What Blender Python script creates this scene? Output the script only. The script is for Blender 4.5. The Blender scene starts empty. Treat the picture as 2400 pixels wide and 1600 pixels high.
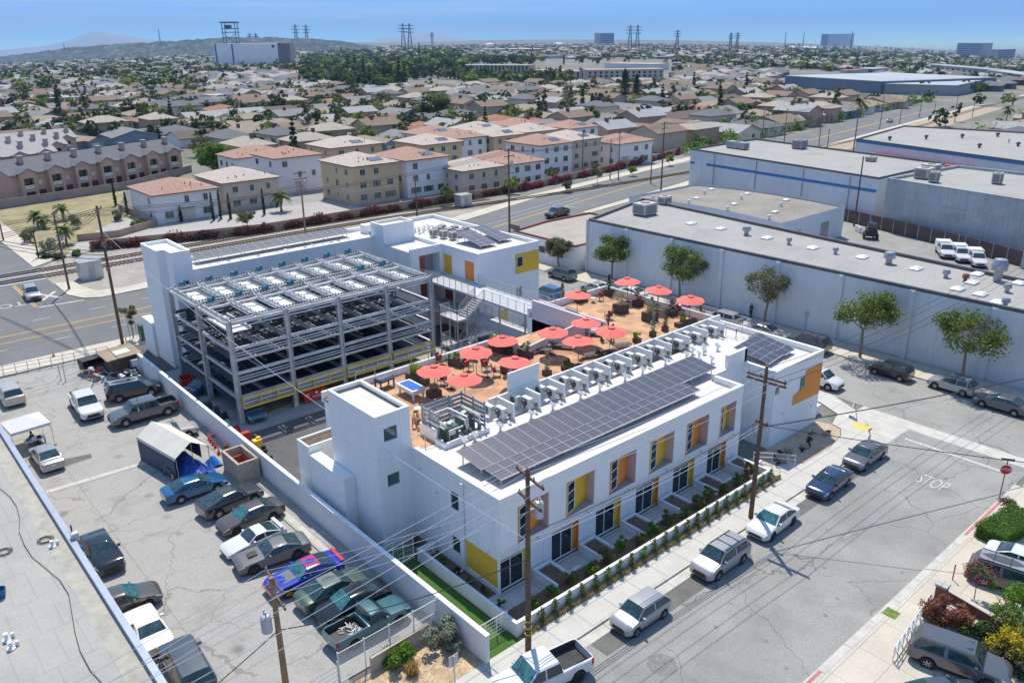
import bpy, bmesh, math, random
from mathutils import Vector, Matrix
import numpy as np
C = bpy.context.scene.collection
SC = bpy.context.scene
R_ = math.radians
PI = math.pi
random.seed(7)

# ---------------------------------------------------------------- camera, sky, sun
# world axes follow the street grid: x runs along the front street, y away from it, metres
FPX, HY, CAMH, ROLL, YAW = 1900.0, 88.0, 33.0, R_(-0.6), R_(-41.0)
CAM = np.array([-26.962, -32.33, CAMH])
_p = math.atan((800 - HY) / FPX)
_f = np.array([0, math.cos(_p), -math.sin(_p)]); _r = np.array([1.0, 0, 0]); _u = np.cross(_r, _f)
_R = _r * math.cos(ROLL) + _u * math.sin(ROLL); _U = -_r * math.sin(ROLL) + _u * math.cos(ROLL)
def _rz(v, a): return np.array([v[0]*math.cos(a)-v[1]*math.sin(a), v[0]*math.sin(a)+v[1]*math.cos(a), v[2]])
VF, VR, VU = _rz(_f, YAW), _rz(_R, YAW), _rz(_U, YAW)
HF = _rz(np.array([0, 1.0, 0]), YAW); HR = _rz(np.array([1.0, 0, 0]), YAW)
cam = bpy.data.objects.new("camera", bpy.data.cameras.new("camera"))
C.objects.link(cam)
cam.data.sensor_width = 36; cam.data.lens = FPX / 2400 * 36
cam.data.clip_start = 0.5; cam.data.clip_end = 30000
cam.matrix_world = Matrix(((VR[0], VU[0], -VF[0], CAM[0]), (VR[1], VU[1], -VF[1], CAM[1]), (VR[2], VU[2], -VF[2], CAM[2]), (0, 0, 0, 1)))
SC.camera = cam
SUN_AZ, SUN_EL = R_(56), R_(61)
SUNV = Vector((math.cos(SUN_AZ)*math.cos(SUN_EL), math.sin(SUN_AZ)*math.cos(SUN_EL), math.sin(SUN_EL)))
w = bpy.data.worlds.new("World"); SC.world = w; w.use_nodes = True
nt = w.node_tree; bg = nt.nodes["Background"]
sky = nt.nodes.new("ShaderNodeTexSky"); sky.sky_type = 'NISHITA'; sky.sun_disc = False
sky.sun_elevation = SUN_EL; sky.sun_rotation = PI/2 - SUN_AZ; sky.altitude = 0; sky.air_density = 1.35; sky.dust_density = 0.4; sky.ozone_density = 4.0
tc = nt.nodes.new("ShaderNodeTexCoord"); mp = nt.nodes.new("ShaderNodeMapping"); mp.inputs['Scale'].default_value = (1.0, 1.0, 34)
mp.inputs['Rotation'].default_value = (R_(3), R_(4), R_(20))
nz = nt.nodes.new("ShaderNodeTexNoise"); nz.inputs['Scale'].default_value = 2.1; nz.inputs['Detail'].default_value = 7; nz.inputs['Roughness'].default_value = 0.62
rp = nt.nodes.new("ShaderNodeValToRGB"); rp.color_ramp.elements[0].position = 0.45; rp.color_ramp.elements[1].position = 0.63
rp.color_ramp.elements[1].color = (0.5, 0.5, 0.5, 1); rp.color_ramp.elements[0].color = (0, 0, 0, 1)
mx = nt.nodes.new("ShaderNodeMixRGB"); mx.inputs[2].default_value = (4.2, 5.1, 6.2, 1)
L_ = nt.links.new
L_(tc.outputs['Generated'], mp.inputs[0]); L_(mp.outputs[0], nz.inputs['Vector']); L_(nz.outputs['Fac'], rp.inputs[0]); L_(rp.outputs[0], mx.inputs[0])
vm = nt.nodes.new("ShaderNodeVectorMath"); vm.operation = 'MULTIPLY_ADD'; vm.inputs[1].default_value = (1, 1, 9); vm.inputs[2].default_value = (0, 0, .14)
vn = nt.nodes.new("ShaderNodeVectorMath"); vn.operation = 'NORMALIZE'; L_(tc.outputs['Generated'], vm.inputs[0]); L_(vm.outputs[0], vn.inputs[0]); L_(vn.outputs[0], sky.inputs['Vector'])
tn = nt.nodes.new("ShaderNodeMixRGB"); tn.blend_type = 'MULTIPLY'; tn.inputs[0].default_value = 1; tn.inputs[2].default_value = (.66, .93, 1.08, 1); L_(sky.outputs[0], tn.inputs[1])
L_(tn.outputs[0], mx.inputs[1]); L_(mx.outputs[0], bg.inputs['Color'])
bg.inputs['Strength'].default_value = 0.148
sl = bpy.data.lights.new("sun", 'SUN'); sl.energy = 4.8; sl.angle = R_(0.5); sl.color = (1.0, 0.93, 0.80)
so = bpy.data.objects.new("sun", sl); C.objects.link(so); so.rotation_euler = SUNV.to_track_quat('Z', 'Y').to_euler(); so.location = (0, 0, 80)
SC.view_settings.view_transform = 'Standard'; SC.view_settings.look = 'None'; SC.view_settings.gamma = 1; SC.view_settings.exposure = 0.08
SC.cycles.max_bounces = 5; SC.cycles.diffuse_bounces = 3; SC.cycles.glossy_bounces = 3; SC.cycles.transmission_bounces = 3; SC.cycles.volume_bounces = 0
SC.cycles.use_denoising = True

# ---------------------------------------------------------------- photograph measuring: crop pixel -> place on the ground
CR = dict(A1=(0,0,2.904),A2=(800,0,2.904),A3=(1600,0,2.904),B1=(0,500,3.136),B2=(300,500,3.136),B3=(850,500,3.647),B4=(1350,500,3.647),B5=(1850,500,3.647),
 C1=(0,850,3.136),C2=(0,1150,3.36),C3=(550,1150,3.36),C4=(700,850,3.136),C5=(1150,850,3.136),C6=(1200,1150,3.36),C7=(1750,850,3.337),C8=(1750,1150,3.485),F=(0,0,1))
def terrain(x, y):
    d = (x-CAM[0])*HF[0] + (y-CAM[1])*HF[1]; l = (x-CAM[0])*HR[0] + (y-CAM[1])*HR[1]
    if d < 380: return 0.0
    r = max(-.8, min(.8, l/d)); k = 0.0158*(r/.63)**2 if r < 0 else 0.0255*(r/.63)**2
    q = d-380
    return -k*q*min(1, q/400)
def G(c, x, y, z=0.0):
    a, b, s = CR[c]; px = a+x/s; py = b+y/s
    d = VF + VR*(px-1200)/FPX + VU*(800-py)/FPX
    if d[2] > -1e-4: d[2] = -1e-4
    q = CAM + d*((z-CAMH)/d[2])
    for _ in range(12):
        h = terrain(q[0], q[1])
        if h == 0: break
        q = q*.4 + .6*(CAM + d*((z+h-CAMH)/d[2]))
    return q
def px_of(x, y, z=0):
    v = np.array([x, y, z]) - CAM; k = v @ VF
    return 1200+FPX*(v@VR)/k, 800-FPX*(v@VU)/k, k

# ---------------------------------------------------------------- materials
_M = {}
def newmat(name):
    m = bpy.data.materials.new(name); m.use_nodes = True
    return m, m.node_tree, m.node_tree.nodes["Principled BSDF"]
def mat(name, col=(.5,.5,.5), rough=.8, metal=0.0, noise=1.5, amt=.12, noise2=None, amt2=.0, bump=0.0, spec=.5, alpha=1.0, coat=0.0, emit=None):
    if name in _M: return _M[name]
    m, t, b = newmat(name); N = t.nodes.new; K = t.links.new
    b.inputs['Roughness'].default_value = rough; b.inputs['Metallic'].default_value = metal; b.inputs['Specular IOR Level'].default_value = spec
    b.inputs['Coat Weight'].default_value = coat; b.inputs['Coat Roughness'].default_value = 0.05
    c = tuple(col) + (1,)
    tcn = N("ShaderNodeTexCoord"); n = N("ShaderNodeTexNoise"); n.inputs['Scale'].default_value = noise; n.inputs['Detail'].default_value = 5; n.inputs['Roughness'].default_value = .65
    K(tcn.outputs['Object'], n.inputs['Vector'])
    mr = N("ShaderNodeMapRange"); mr.inputs[1].default_value = .3; mr.inputs[2].default_value = .7; mr.inputs[3].default_value = 1-amt; mr.inputs[4].default_value = 1+amt
    K(n.outputs['Fac'], mr.inputs[0])
    v = N("ShaderNodeVectorMath"); v.operation = 'SCALE'; v.inputs[0].default_value = c[:3]; K(mr.outputs[0], v.inputs['Scale'])
    last = v.outputs[0]
    if noise2:
        n2 = N("ShaderNodeTexNoise"); n2.inputs['Scale'].default_value = noise2; n2.inputs['Detail'].default_value = 3; K(tcn.outputs['Object'], n2.inputs['Vector'])
        m2 = N("ShaderNodeMapRange"); m2.inputs[1].default_value = .3; m2.inputs[2].default_value = .7; m2.inputs[3].default_value = 1-amt2; m2.inputs[4].default_value = 1+amt2
        K(n2.outputs['Fac'], m2.inputs[0]); v2 = N("ShaderNodeVectorMath"); v2.operation = 'SCALE'; K(last, v2.inputs[0]); K(m2.outputs[0], v2.inputs['Scale']); last = v2.outputs[0]
    K(last, b.inputs['Base Color'])
    if bump:
        bp = N("ShaderNodeBump"); bp.inputs['Strength'].default_value = bump; bp.inputs['Distance'].default_value = .05; K((n2 if noise2 else n).outputs['Fac'], bp.inputs['Height']); K(bp.outputs[0], b.inputs['Normal'])
    if alpha < 1: b.inputs['Alpha'].default_value = alpha
    _M[name] = m
    m['last'] = 0
    return m
def overlay(m, build):
    """build(t, coords, lastcolor) -> new colour socket"""
    t = m.node_tree; b = t.nodes["Principled BSDF"]; lk = b.inputs['Base Color'].links[0]; s = lk.from_socket
    tcn = [n for n in t.nodes if n.type == 'TEX_COORD'][0]
    out = build(t, tcn.outputs['Object'], s); t.links.new(out, b.inputs['Base Color'])
    return m
def mixc(t, fac, a, col):
    n = t.nodes.new("ShaderNodeMixRGB"); t.links.new(fac, n.inputs[0]); t.links.new(a, n.inputs[1]); n.inputs[2].default_value = tuple(col)+(1,); return n.outputs[0]
def math_n(t, op, a, b=None, c=None):
    n = t.nodes.new("ShaderNodeMath"); n.operation = op
    for i, v in enumerate((a, b, c)):
        if v is None: continue
        if isinstance(v, (int, float)): n.inputs[i].default_value = v
        else: t.links.new(v, n.inputs[i])
    return n.outputs[0]
def cracks(scale=.35, width=.012, col=(.05,.05,.05), dens=.5, seed=0, warp=1.2):
    def f(t, co, last):
        N = t.nodes.new; K = t.links.new
        ns = N("ShaderNodeTexNoise"); ns.inputs['Scale'].default_value = .7; ns.inputs['Detail'].default_value = 4
        K(co, ns.inputs['Vector'])
        sc = N("ShaderNodeVectorMath"); sc.operation = 'MULTIPLY_ADD'; K(ns.outputs['Color'], sc.inputs[0]); sc.inputs[1].default_value = (warp*2,)*3; K(co, sc.inputs[2])
        fl = N("ShaderNodeVectorMath"); fl.operation = 'MULTIPLY'; fl.inputs[1].default_value = (1, 1, 0); K(sc.outputs[0], fl.inputs[0])
        ad = N("ShaderNodeVectorMath"); ad.operation = 'ADD'; ad.inputs[1].default_value = (seed*13.7, seed*5.1, 0); K(fl.outputs[0], ad.inputs[0])
        vo = N("ShaderNodeTexVoronoi"); vo.feature = 'DISTANCE_TO_EDGE'; vo.inputs['Scale'].default_value = scale; K(ad.outputs[0], vo.inputs['Vector'])
        ln = math_n(t, 'LESS_THAN', vo.outputs['Distance'], width)
        mk = N("ShaderNodeTexNoise"); mk.inputs['Scale'].default_value = .12; K(ad.outputs[0], mk.inputs['Vector'])
        ms = math_n(t, 'GREATER_THAN', mk.outputs['Fac'], 1-dens)
        return mixc(t, math_n(t, 'MULTIPLY', math_n(t, 'MULTIPLY', ln, ms), .62), last, col)
    return f
def joints(w=1.5, h=1.5, mortar=.012, col=(.2,.19,.18), off=0.0, fac=.6, axis='XY', var=.0):
    """slab, block or board joints; axis names the two object axes the pattern lies in"""
    def f(t, co, last):
        N = t.nodes.new; K = t.links.new
        sp = N("ShaderNodeSeparateXYZ"); K(co, sp.inputs[0]); cb = N("ShaderNodeCombineXYZ")
        ax = {'X': sp.outputs[0], 'Y': sp.outputs[1], 'Z': sp.outputs[2], 'H': math_n(t, 'ADD', sp.outputs[0], sp.outputs[1])}
        K(ax[axis[0]], cb.inputs[0]); K(ax[axis[1]], cb.inputs[1])
        br = N("ShaderNodeTexBrick"); br.offset = off; br.inputs['Scale'].default_value = 1; br.inputs['Brick Width'].default_value = w; br.inputs['Row Height'].default_value = h
        br.inputs['Mortar Size'].default_value = mortar; br.inputs['Mortar Smooth'].default_value = .1
        br.inputs['Color1'].default_value = (0,0,0,1); br.inputs['Color2'].default_value = (1,1,1,1); br.inputs['Mortar'].default_value = (.5,.5,.5,1)
        K(cb.outputs[0], br.inputs['Vector'])
        if var:
            mr = N("ShaderNodeMapRange"); mr.inputs[3].default_value = 1-var; mr.inputs[4].default_value = 1+var; K(br.outputs['Color'], mr.inputs[0])
            v = N("ShaderNodeVectorMath"); v.operation = 'SCALE'; K(last, v.inputs[0]); K(mr.outputs[0], v.inputs['Scale']); last = v.outputs[0]
        return mixc(t, math_n(t, 'MULTIPLY', br.outputs['Fac'], fac), last, col)
    return f
def stains(scale=.15, lo=.55, hi=.75, col=(.2,.2,.2), fac=.4):
    def f(t, co, last):
        N = t.nodes.new; K = t.links.new
        n = N("ShaderNodeTexNoise"); n.inputs['Scale'].default_value = scale; n.inputs['Detail'].default_value = 6; n.inputs['Roughness'].default_value = .7; K(co, n.inputs['Vector'])
        mr = N("ShaderNodeMapRange"); mr.inputs[1].default_value = lo; mr.inputs[2].default_value = hi; mr.inputs[3].default_value = 0; mr.inputs[4].default_value = fac; K(n.outputs['Fac'], mr.inputs[0])
        return mixc(t, mr.outputs[0], last, col)
    return f

def streaks(col=(.55,.55,.57), fac=.3, sx=2.2, sz=.16, lo=.52, hi=.72):
    def f(t, co, last):
        N = t.nodes.new; K = t.links.new
        v = N("ShaderNodeVectorMath"); v.operation = 'MULTIPLY'; v.inputs[1].default_value = (sx, sx, sz); K(co, v.inputs[0])
        n = N("ShaderNodeTexNoise"); n.inputs['Scale'].default_value = 1; n.inputs['Detail'].default_value = 6; n.inputs['Roughness'].default_value = .7; K(v.outputs[0], n.inputs['Vector'])
        mr = N("ShaderNodeMapRange"); mr.inputs[1].default_value = lo; mr.inputs[2].default_value = hi; mr.inputs[3].default_value = 0; mr.inputs[4].default_value = fac; K(n.outputs['Fac'], mr.inputs[0])
        return mixc(t, mr.outputs[0], last, col)
    return f
def spots(scale=.55, rad=.10, col=(.07,.07,.07), fac=.5, dens=.35):
    def f(t, co, last):
        N = t.nodes.new; K = t.links.new
        vo = N("ShaderNodeTexVoronoi"); vo.inputs['Scale'].default_value = scale; K(co, vo.inputs['Vector'])
        mr = N("ShaderNodeMapRange"); mr.inputs[1].default_value = rad; mr.inputs[2].default_value = rad*3; mr.inputs[3].default_value = fac; mr.inputs[4].default_value = 0; K(vo.outputs['Distance'], mr.inputs[0])
        sp = N("ShaderNodeSeparateXYZ"); K(vo.outputs['Color'], sp.inputs[0])
        return mixc(t, math_n(t, 'MULTIPLY', mr.outputs[0], math_n(t, 'LESS_THAN', sp.outputs[0], dens)), last, col)
    return f

# ---------------------------------------------------------------- mesh builder
class MB:
    def __init__(s): s.v = []; s.f = []; s.m = []; s.T = None
    def add(s, vs, fs, mi=0):
        o = len(s.v)
        if s.T is not None: vs = [tuple(s.T @ Vector(p)) for p in vs]
        s.v += [tuple(map(float, p)) for p in vs]; s.f += [tuple(i+o for i in f) for f in fs]; s.m += [mi]*len(fs)
        return s
    def box(s, x0, x1, y0, y1, z0, z1, mi=0):
        return s.add([(x0,y0,z0),(x1,y0,z0),(x1,y1,z0),(x0,y1,z0),(x0,y0,z1),(x1,y0,z1),(x1,y1,z1),(x0,y1,z1)],
                     [(3,2,1,0),(4,5,6,7),(0,1,5,4),(1,2,6,5),(2,3,7,6),(3,0,4,7)], mi)
    def quad(s, a, b, c, d, mi=0): return s.add([a,b,c,d], [(0,1,2,3)], mi)
    def poly(s, pts, mi=0): return s.add(pts, [tuple(range(len(pts)))], mi)
    def prism(s, pts, z0, z1, mi=0):
        n = len(pts); a = sum(pts[i][0]*pts[(i+1)%n][1]-pts[(i+1)%n][0]*pts[i][1] for i in range(n))
        if a < 0: pts = pts[::-1]
        return s.add([(p[0],p[1],z0) for p in pts]+[(p[0],p[1],z1) for p in pts], [tuple(range(n-1,-1,-1)), tuple(range(n,2*n))]+[(i,(i+1)%n,(i+1)%n+n,i+n) for i in range(n)], mi)
    def tube(s, pts, r, n=6, mi=0, cap=True, r1=None):
        pts = [Vector(p) for p in pts]; k = len(pts); vs = []
        for i, p in enumerate(pts):
            d = (pts[min(i+1,k-1)]-pts[max(i-1,0)]).normalized()
            a = d.cross(Vector((0,0,1)) if abs(d.z) < .95 else Vector((1,0,0))).normalized(); b = d.cross(a)
            rr = r if r1 is None else r+(r1-r)*i/(k-1)
            for j in range(n):
                t = 2*PI*j/n; vs.append(p+a*math.cos(t)*rr+b*math.sin(t)*rr)
        fs = [(i*n+j, (i+1)*n+j, (i+1)*n+(j+1)%n, i*n+(j+1)%n) for i in range(k-1) for j in range(n)]
        if cap: fs += [tuple(range(n)), tuple(range((k-1)*n+n-1, (k-1)*n-1, -1))]
        return s.add(vs, fs, mi)
    def bar(s, a, b, w, h, mi=0):
        """rectangular bar of width w, height h between two points"""
        a, b = Vector(a), Vector(b); d = (b-a).normalized()
        sd = d.cross(Vector((0,0,1))); sd = sd.normalized() if sd.length > 1e-4 else Vector((1,0,0)); up = sd.cross(d)
        vs = [p+sd*i*w/2+up*j*h/2 for p in (a,b) for i, j in ((-1,-1),(1,-1),(1,1),(-1,1))]
        return s.add(vs, [(0,1,2,3),(7,6,5,4),(0,4,5,1),(1,5,6,2),(2,6,7,3),(3,7,4,0)], mi)
    def lathe(s, prof, n=12, c=(0,0,0), mi=0, ax='z'):
        vs = []
        for r, z in prof:
            for j in range(n):
                t = 2*PI*j/n; p = (r*math.cos(t), r*math.sin(t), z)
                if ax == 'y': p = (p[0], z, p[1])
                if ax == 'x': p = (z, p[0], p[1])
                vs.append((p[0]+c[0], p[1]+c[1], p[2]+c[2]))
        k = len(prof); fs = [(i*n+j, i*n+(j+1)%n, (i+1)*n+(j+1)%n, (i+1)*n+j) for i in range(k-1) for j in range(n)]
        fs += [tuple(range(n-1,-1,-1)), tuple(range((k-1)*n, k*n))]
        return s.add(vs, fs, mi)
    def mesh(s, name, mats, smooth=False):
        me = bpy.data.meshes.new(name); me.from_pydata(s.v, [], s.f)
        mats = mats if isinstance(mats, (list, tuple)) else [mats]
        for m in mats: me.materials.append(m)
        if len(mats) > 1: me.polygons.foreach_set('material_index', s.m)
        if smooth: me.polygons.foreach_set('use_smooth', [True]*len(me.polygons))
        me.update(); return me
def thing(name, label, cat, loc=(0,0,0), rz=0.0, group=None, kind=None):
    o = bpy.data.objects.new(name, None); C.objects.link(o); o.location = [float(v) for v in loc]; o.rotation_euler = (0, 0, rz)
    return tag(o, label, cat, group, kind)
def tag(o, label, cat, group=None, kind=None):
    o['label'] = label; o['category'] = cat
    if group: o['group'] = group
    if kind: o['kind'] = kind
    return o
def part(name, mb, m, parent=None, smooth=False, loc=None):
    me = mb.mesh(name, m, smooth) if isinstance(mb, MB) else mb
    o = bpy.data.objects.new(name, me); C.objects.link(o)
    if parent is not None: o.parent = parent
    if loc is not None: o.location = [float(v) for v in loc]
    return o
def structure(name, mb, m, smooth=False):
    o = part(name, mb, m, None, smooth); o['kind'] = 'structure'; return o
def dup(root, loc=None, rz=None, label=None, group=None, keep=None):
    r = root.copy(); C.objects.link(r)
    if loc is not None: r.location = [float(v) for v in loc]
    if rz is not None: r.rotation_euler = (0, 0, rz)
    if label: r['label'] = label
    if group: r['group'] = group
    for ch in list(root.children):
        c = ch.copy(); C.objects.link(c); c.parent = r
        for g in list(ch.children):
            d = g.copy(); C.objects.link(d); d.parent = c
    return r
def hide_tree(o):
    for c in list(o.children):
        for g in list(c.children): bpy.data.objects.remove(g)
        bpy.data.objects.remove(c)
    bpy.data.objects.remove(o)
FONT = None
def text_mesh(txt, size, m, name, parent=None, mtx=None, ext=.004, sx=1.0):
    cu = bpy.data.curves.new('t', 'FONT'); cu.body = txt; cu.size = size; cu.extrude = ext; cu.align_x = 'CENTER'; cu.align_y = 'CENTER'; cu.resolution_u = 3
    to = bpy.data.objects.new('t', cu); C.objects.link(to); bpy.context.view_layer.update()
    me = bpy.data.meshes.new_from_object(to.evaluated_get(bpy.context.evaluated_depsgraph_get())); bpy.data.objects.remove(to)
    me.transform(Matrix.Diagonal((sx, 1, 1, 1)))
    if mtx is not None: me.transform(mtx)
    me.materials.clear(); me.materials.append(m)
    o = bpy.data.objects.new(name, me); C.objects.link(o)
    if parent: o.parent = parent
    return o
# ---------------------------------------------------------------- ground materials
M_ASPH = overlay(overlay(mat('asphalt', (.285,.28,.265), .9, noise=.25, amt=.14, noise2=9, amt2=.16), stains(.22,.52,.72,(.16,.16,.155),.5)), cracks(.15,.0045,(.08,.08,.08),.6,1,.9))
M_ASPH2 = overlay(overlay(mat('asphalt_main', (.15,.152,.158), .9, noise=.12, amt=.12, noise2=6, amt2=.14), stains(.3,.58,.8,(.25,.25,.24),.3)), cracks(.07,.003,(.08,.08,.08),.5,3,1.5))
M_LOT = overlay(overlay(overlay(mat('parking_concrete', (.345,.335,.315), .92, noise=.3, amt=.10, noise2=7, amt2=.12), stains(.3,.5,.68,(.2,.19,.175),.6)), cracks(.17,.006,(.17,.16,.15),.62,5,1.1)), joints(8,11,.05,(.2,.19,.18),0,.45))
M_WALK = overlay(overlay(mat('sidewalk_concrete', (.50,.485,.455), .9, noise=.4, amt=.08, noise2=8, amt2=.07), joints(2.35,2.1,.035,(.27,.26,.24),0,.8)), stains(.6,.6,.8,(.36,.33,.28),.35))
M_WALK2 = overlay(overlay(mat('old_sidewalk_concrete', (.52,.475,.40), .9, noise=.35, amt=.12, noise2=9, amt2=.08), joints(3.1,1.9,.03,(.3,.27,.22),0,.7)), stains(.5,.55,.8,(.42,.36,.28),.4))
M_CURB = overlay(mat('kerb_concrete', (.50,.48,.44), .9, noise=.8, amt=.16, noise2=10, amt2=.08), joints(3,50,.04,(.25,.24,.22),0,.7))
M_DIRT = mat('dry_dirt', (.40,.31,.22), 1, noise=.5, amt=.22, noise2=6, amt2=.22, bump=.4)
M_MULCH = mat('bark_mulch', (.16,.105,.075), 1, noise=2, amt=.3, noise2=20, amt2=.35, bump=.6)
M_GRAV = mat('ballast_gravel', (.34,.31,.27), 1, noise=.3, amt=.2, noise2=5, amt2=.3, bump=.6)
M_LAWN = overlay(mat('artificial_turf', (.05,.125,.014), .95, noise=3, amt=.2, noise2=30, amt2=.3, bump=.5), joints(40,.8,.03,(.05,.12,.02),0,.25))
M_WPAINT = mat('white_road_paint', (.48,.48,.465), .8, noise=3, amt=.25, noise2=14, amt2=.3)
M_YPAINT = mat('yellow_road_paint', (.70,.43,.08), .8, noise=3, amt=.15, noise2=14, amt2=.2)
M_RPAINT = mat('red_kerb_paint', (.44,.17,.16), .8, noise=3, amt=.2)
def city(t, co, last):
    N = t.nodes.new; K = t.links.new
    vo = N("ShaderNodeTexVoronoi"); vo.inputs['Scale'].default_value = .045; K(co, vo.inputs['Vector'])
    rp = N("ShaderNodeValToRGB"); e = rp.color_ramp.elements; e[0].color = (.15,.145,.13,1); e[1].color = (.30,.26,.20,1)
    for p, c in ((.25,(.10,.12,.05,1)),(.45,(.24,.235,.23,1)),(.65,(.13,.14,.07,1)),(.8,(.19,.185,.175,1))):
        q = e.new(p); q.color = c
    sp = N("ShaderNodeSeparateXYZ"); K(vo.outputs['Color'], sp.inputs[0]); K(sp.outputs[0], rp.inputs[0])
    m = N("ShaderNodeMixRGB"); m.inputs[0].default_value = .5; K(last, m.inputs[1]); K(rp.outputs[0], m.inputs[2]); return m.outputs[0]
M_CITY = overlay(mat('city_ground', (.20,.19,.17), 1, noise=.02, amt=.2, noise2=.3, amt2=.2), city)

mb = MB(); rows = [-45]
while rows[-1] < 12000: rows.append(rows[-1] + max(20, abs(rows[-1])*.07))
cols = [(-1.3+2.6*i/40) for i in range(41)]
for d in rows:
    for r in cols:
        l = r*(d+120); x = CAM[0]+HF[0]*d+HR[0]*l; y = CAM[1]+HF[1]*d+HR[1]*l; mb.v.append((x, y, terrain(x, y)-.03))
for i in range(len(rows)-1):
    for j in range(40): a = i*41+j; mb.f.append((a, a+1, a+42, a+41)); mb.m.append(0)
structure('ground', mb, M_CITY, True)

def flat(name, pts, z, m, step=None):
    mb = MB()
    if step:   # long strip given as two edges, draped on the terrain
        a, b = pts
        for i in range(len(a)-1):
            mb.quad((*a[i], z+terrain(*a[i])), (*a[i+1], z+terrain(*a[i+1])), (*b[i+1], z+terrain(*b[i+1])), (*b[i], z+terrain(*b[i])))
    else:
        pts = list(pts); ar = sum(pts[i][0]*pts[(i+1)%len(pts)][1]-pts[(i+1)%len(pts)][0]*pts[i][1] for i in range(len(pts)))
        if ar < 0: pts = pts[::-1]
        mb.poly([(p[0], p[1], z) for p in pts])
    return structure(name, mb, m)
def slab(name, pts, z0, z1, m):
    mb = MB(); mb.prism(pts, z0, z1); return structure(name, mb, m)
def R4(x0, x1, y0, y1): return [(x0,y0),(x1,y0),(x1,y1),(x0,y1)]

near = [(-140,66),(-40,66),(20,66),(50,71),(67,76.5),(100,82.5),(141,90),(216,100),(304,113),(399,126),(520,141),(640,152)]
far  = [(-140,85.5),(-40,85.5),(10,85.5),(45,87),(68,90),(97,98.5),(145,106),(216,118.5),(304,131),(399,145),(520,160),(640,171)]
flat('main_road', (near, far), .0, M_ASPH2, True)
flat('front_street', R4(-70, 42.1, -16.4, -5.8), .0, M_ASPH)
flat('cross_street', R4(43.8, 54.2, -70, 66.2), .002, M_ASPH)
flat('cross_gutter', R4(42.1, 43.8, -16.4, -1.6), .004, M_CURB)
slab('front_sidewalk', R4(-60, -22, -5.8, -3.75)+[], -.2, .12, M_WALK)
slab('front_sidewalk', [(-22,-5.65),(35.8,-5.65),(38.2,-4.9),(40.2,-3.7),(42.2,-1.6),(43.62,1.2),(43.62,63),(41.4,63),(41.4,1.5),(40.2,-.9),(37.9,-1.6),(37.6,-2.6),(36.3,-3.3),(33.5,-3.75),(-22,-3.75)], -.2, .12, M_WALK)
mb = MB(); mb.box(-60,35.8,-5.85,-5.66,-.2,.124); mb.box(43.63,43.8,1.2,63,-.2,.124)
structure('kerb', mb, M_CURB)
flat('street_gutter', R4(-60, 37.6, -6.6, -5.85), .006, M_CURB)
flat('corner_apron', [(35.2,-6.6),(42.1,-6.6),(42.1,-1.8),(40.3,-3.8),(38.3,-5.05),(35.9,-5.84)], .01, M_CURB)
flat('asphalt_patch', R4(1.2, 15.5, -7.9, -6.6), .008, mat('asphalt_patch', (.135,.133,.125), .9, noise=.7, amt=.2, noise2=9, amt2=.25))
flat('asphalt_patch', R4(17.5, 33, -7.6, -6.6), .008, _M['asphalt_patch'])
slab('far_street_sidewalk', R4(54.4, 58.2, -60, 66), -.2, .12, M_WALK2)
mb = MB(); mb.box(54.2,54.39,-60,66,-.2,.124); structure('kerb', mb, M_CURB)
slab('right_sidewalk', R4(-40, 42.0, -21.2, -16.9), -.2, .12, M_WALK2)
mb = MB(); mb.box(-40,38.5,-16.89,-16.4,-.2,.122); structure('kerb', mb, M_CURB)
flat('right_driveway', R4(-40, 60, -60, -21.2), .05, M_WALK2)
mb = MB(); mb.box(28.5,35.4,-16.72,-16.52,.12,.128); mb.box(7.2,9.0,-16.72,-16.52,.12,.128)
structure('red_kerb', mb, M_RPAINT)
flat('corner_pavement', [(42.02,-16.4),(42.02,-60),(43.8,-60),(43.8,-16.4)], .05, M_WALK2)
# inner court, lot, lawn, beds
flat('parking_lot', R4(-60, -4.3, .4, 62.3), .0, M_LOT)
flat('lot_asphalt_patch', [tuple(G('C1',x,y)[:2]) for x,y in ((480,705),(665,668),(680,695),(470,765))], .006, _M['asphalt_patch'])
slab('lot_parking_kerb', R4(-6.1, -5.5, 2, 22), -.1, .1, M_CURB)
structure('expansion_joint', MB().bar((-18.2,33.6,.01),(-10.3,33.2,.01),.55,.02), M_CURB)
flat('service_court', R4(-4.2, 43, 15.2, 62.5), .012, mat('court_asphalt', (.10,.10,.105), .9, noise=.4, amt=.2, noise2=8, amt2=.15))
slab('garage_slab', R4(-3.9, 23, 32.4, 51.8), -.1, .16, mat('garage_slab_concrete', (.33,.33,.33), .85, noise=.5, amt=.15))
slab('near_main_sidewalk', R4(-140, 43.6, 62.5, 66), -.2, .12, M_WALK2)
flat('turf_strip', R4(-4.1, -1.65, -3.72, 12), .02, M_LAWN)
flat('planting_bed', R4(-1.5, .2, -2.9, 9), .1, M_MULCH)
flat('front_bed', R4(-1.2, 25.1, -2.95, -1.5), .35, M_MULCH)
slab('patio', R4(-1.2, 26, -1.5, .4), -.1, .14, M_WALK)
flat('plant_strip', R4(-1.2, 26, -3.75, -3.3), .10, mat('plant_strip_soil', (.33,.24,.16), 1, noise=3, amt=.3, noise2=15, amt2=.3))
flat('rock_garden', [(26.2,-.35),(37.4,-.35),(37.8,-1.6),(37.5,-2.6),(36.2,-3.25),(33.4,-3.7),(29.5,-3.7),(28.9,-2.0),(26.2,-1.6)], .09, mat('decomposed_granite', (.46,.36,.26), 1, noise=1, amt=.2, noise2=12, amt2=.25))
flat('ramp', [(26,-3.74),(29.4,-3.74),(28.8,-2.0),(26,-1.6)], .1, M_CURB)
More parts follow.
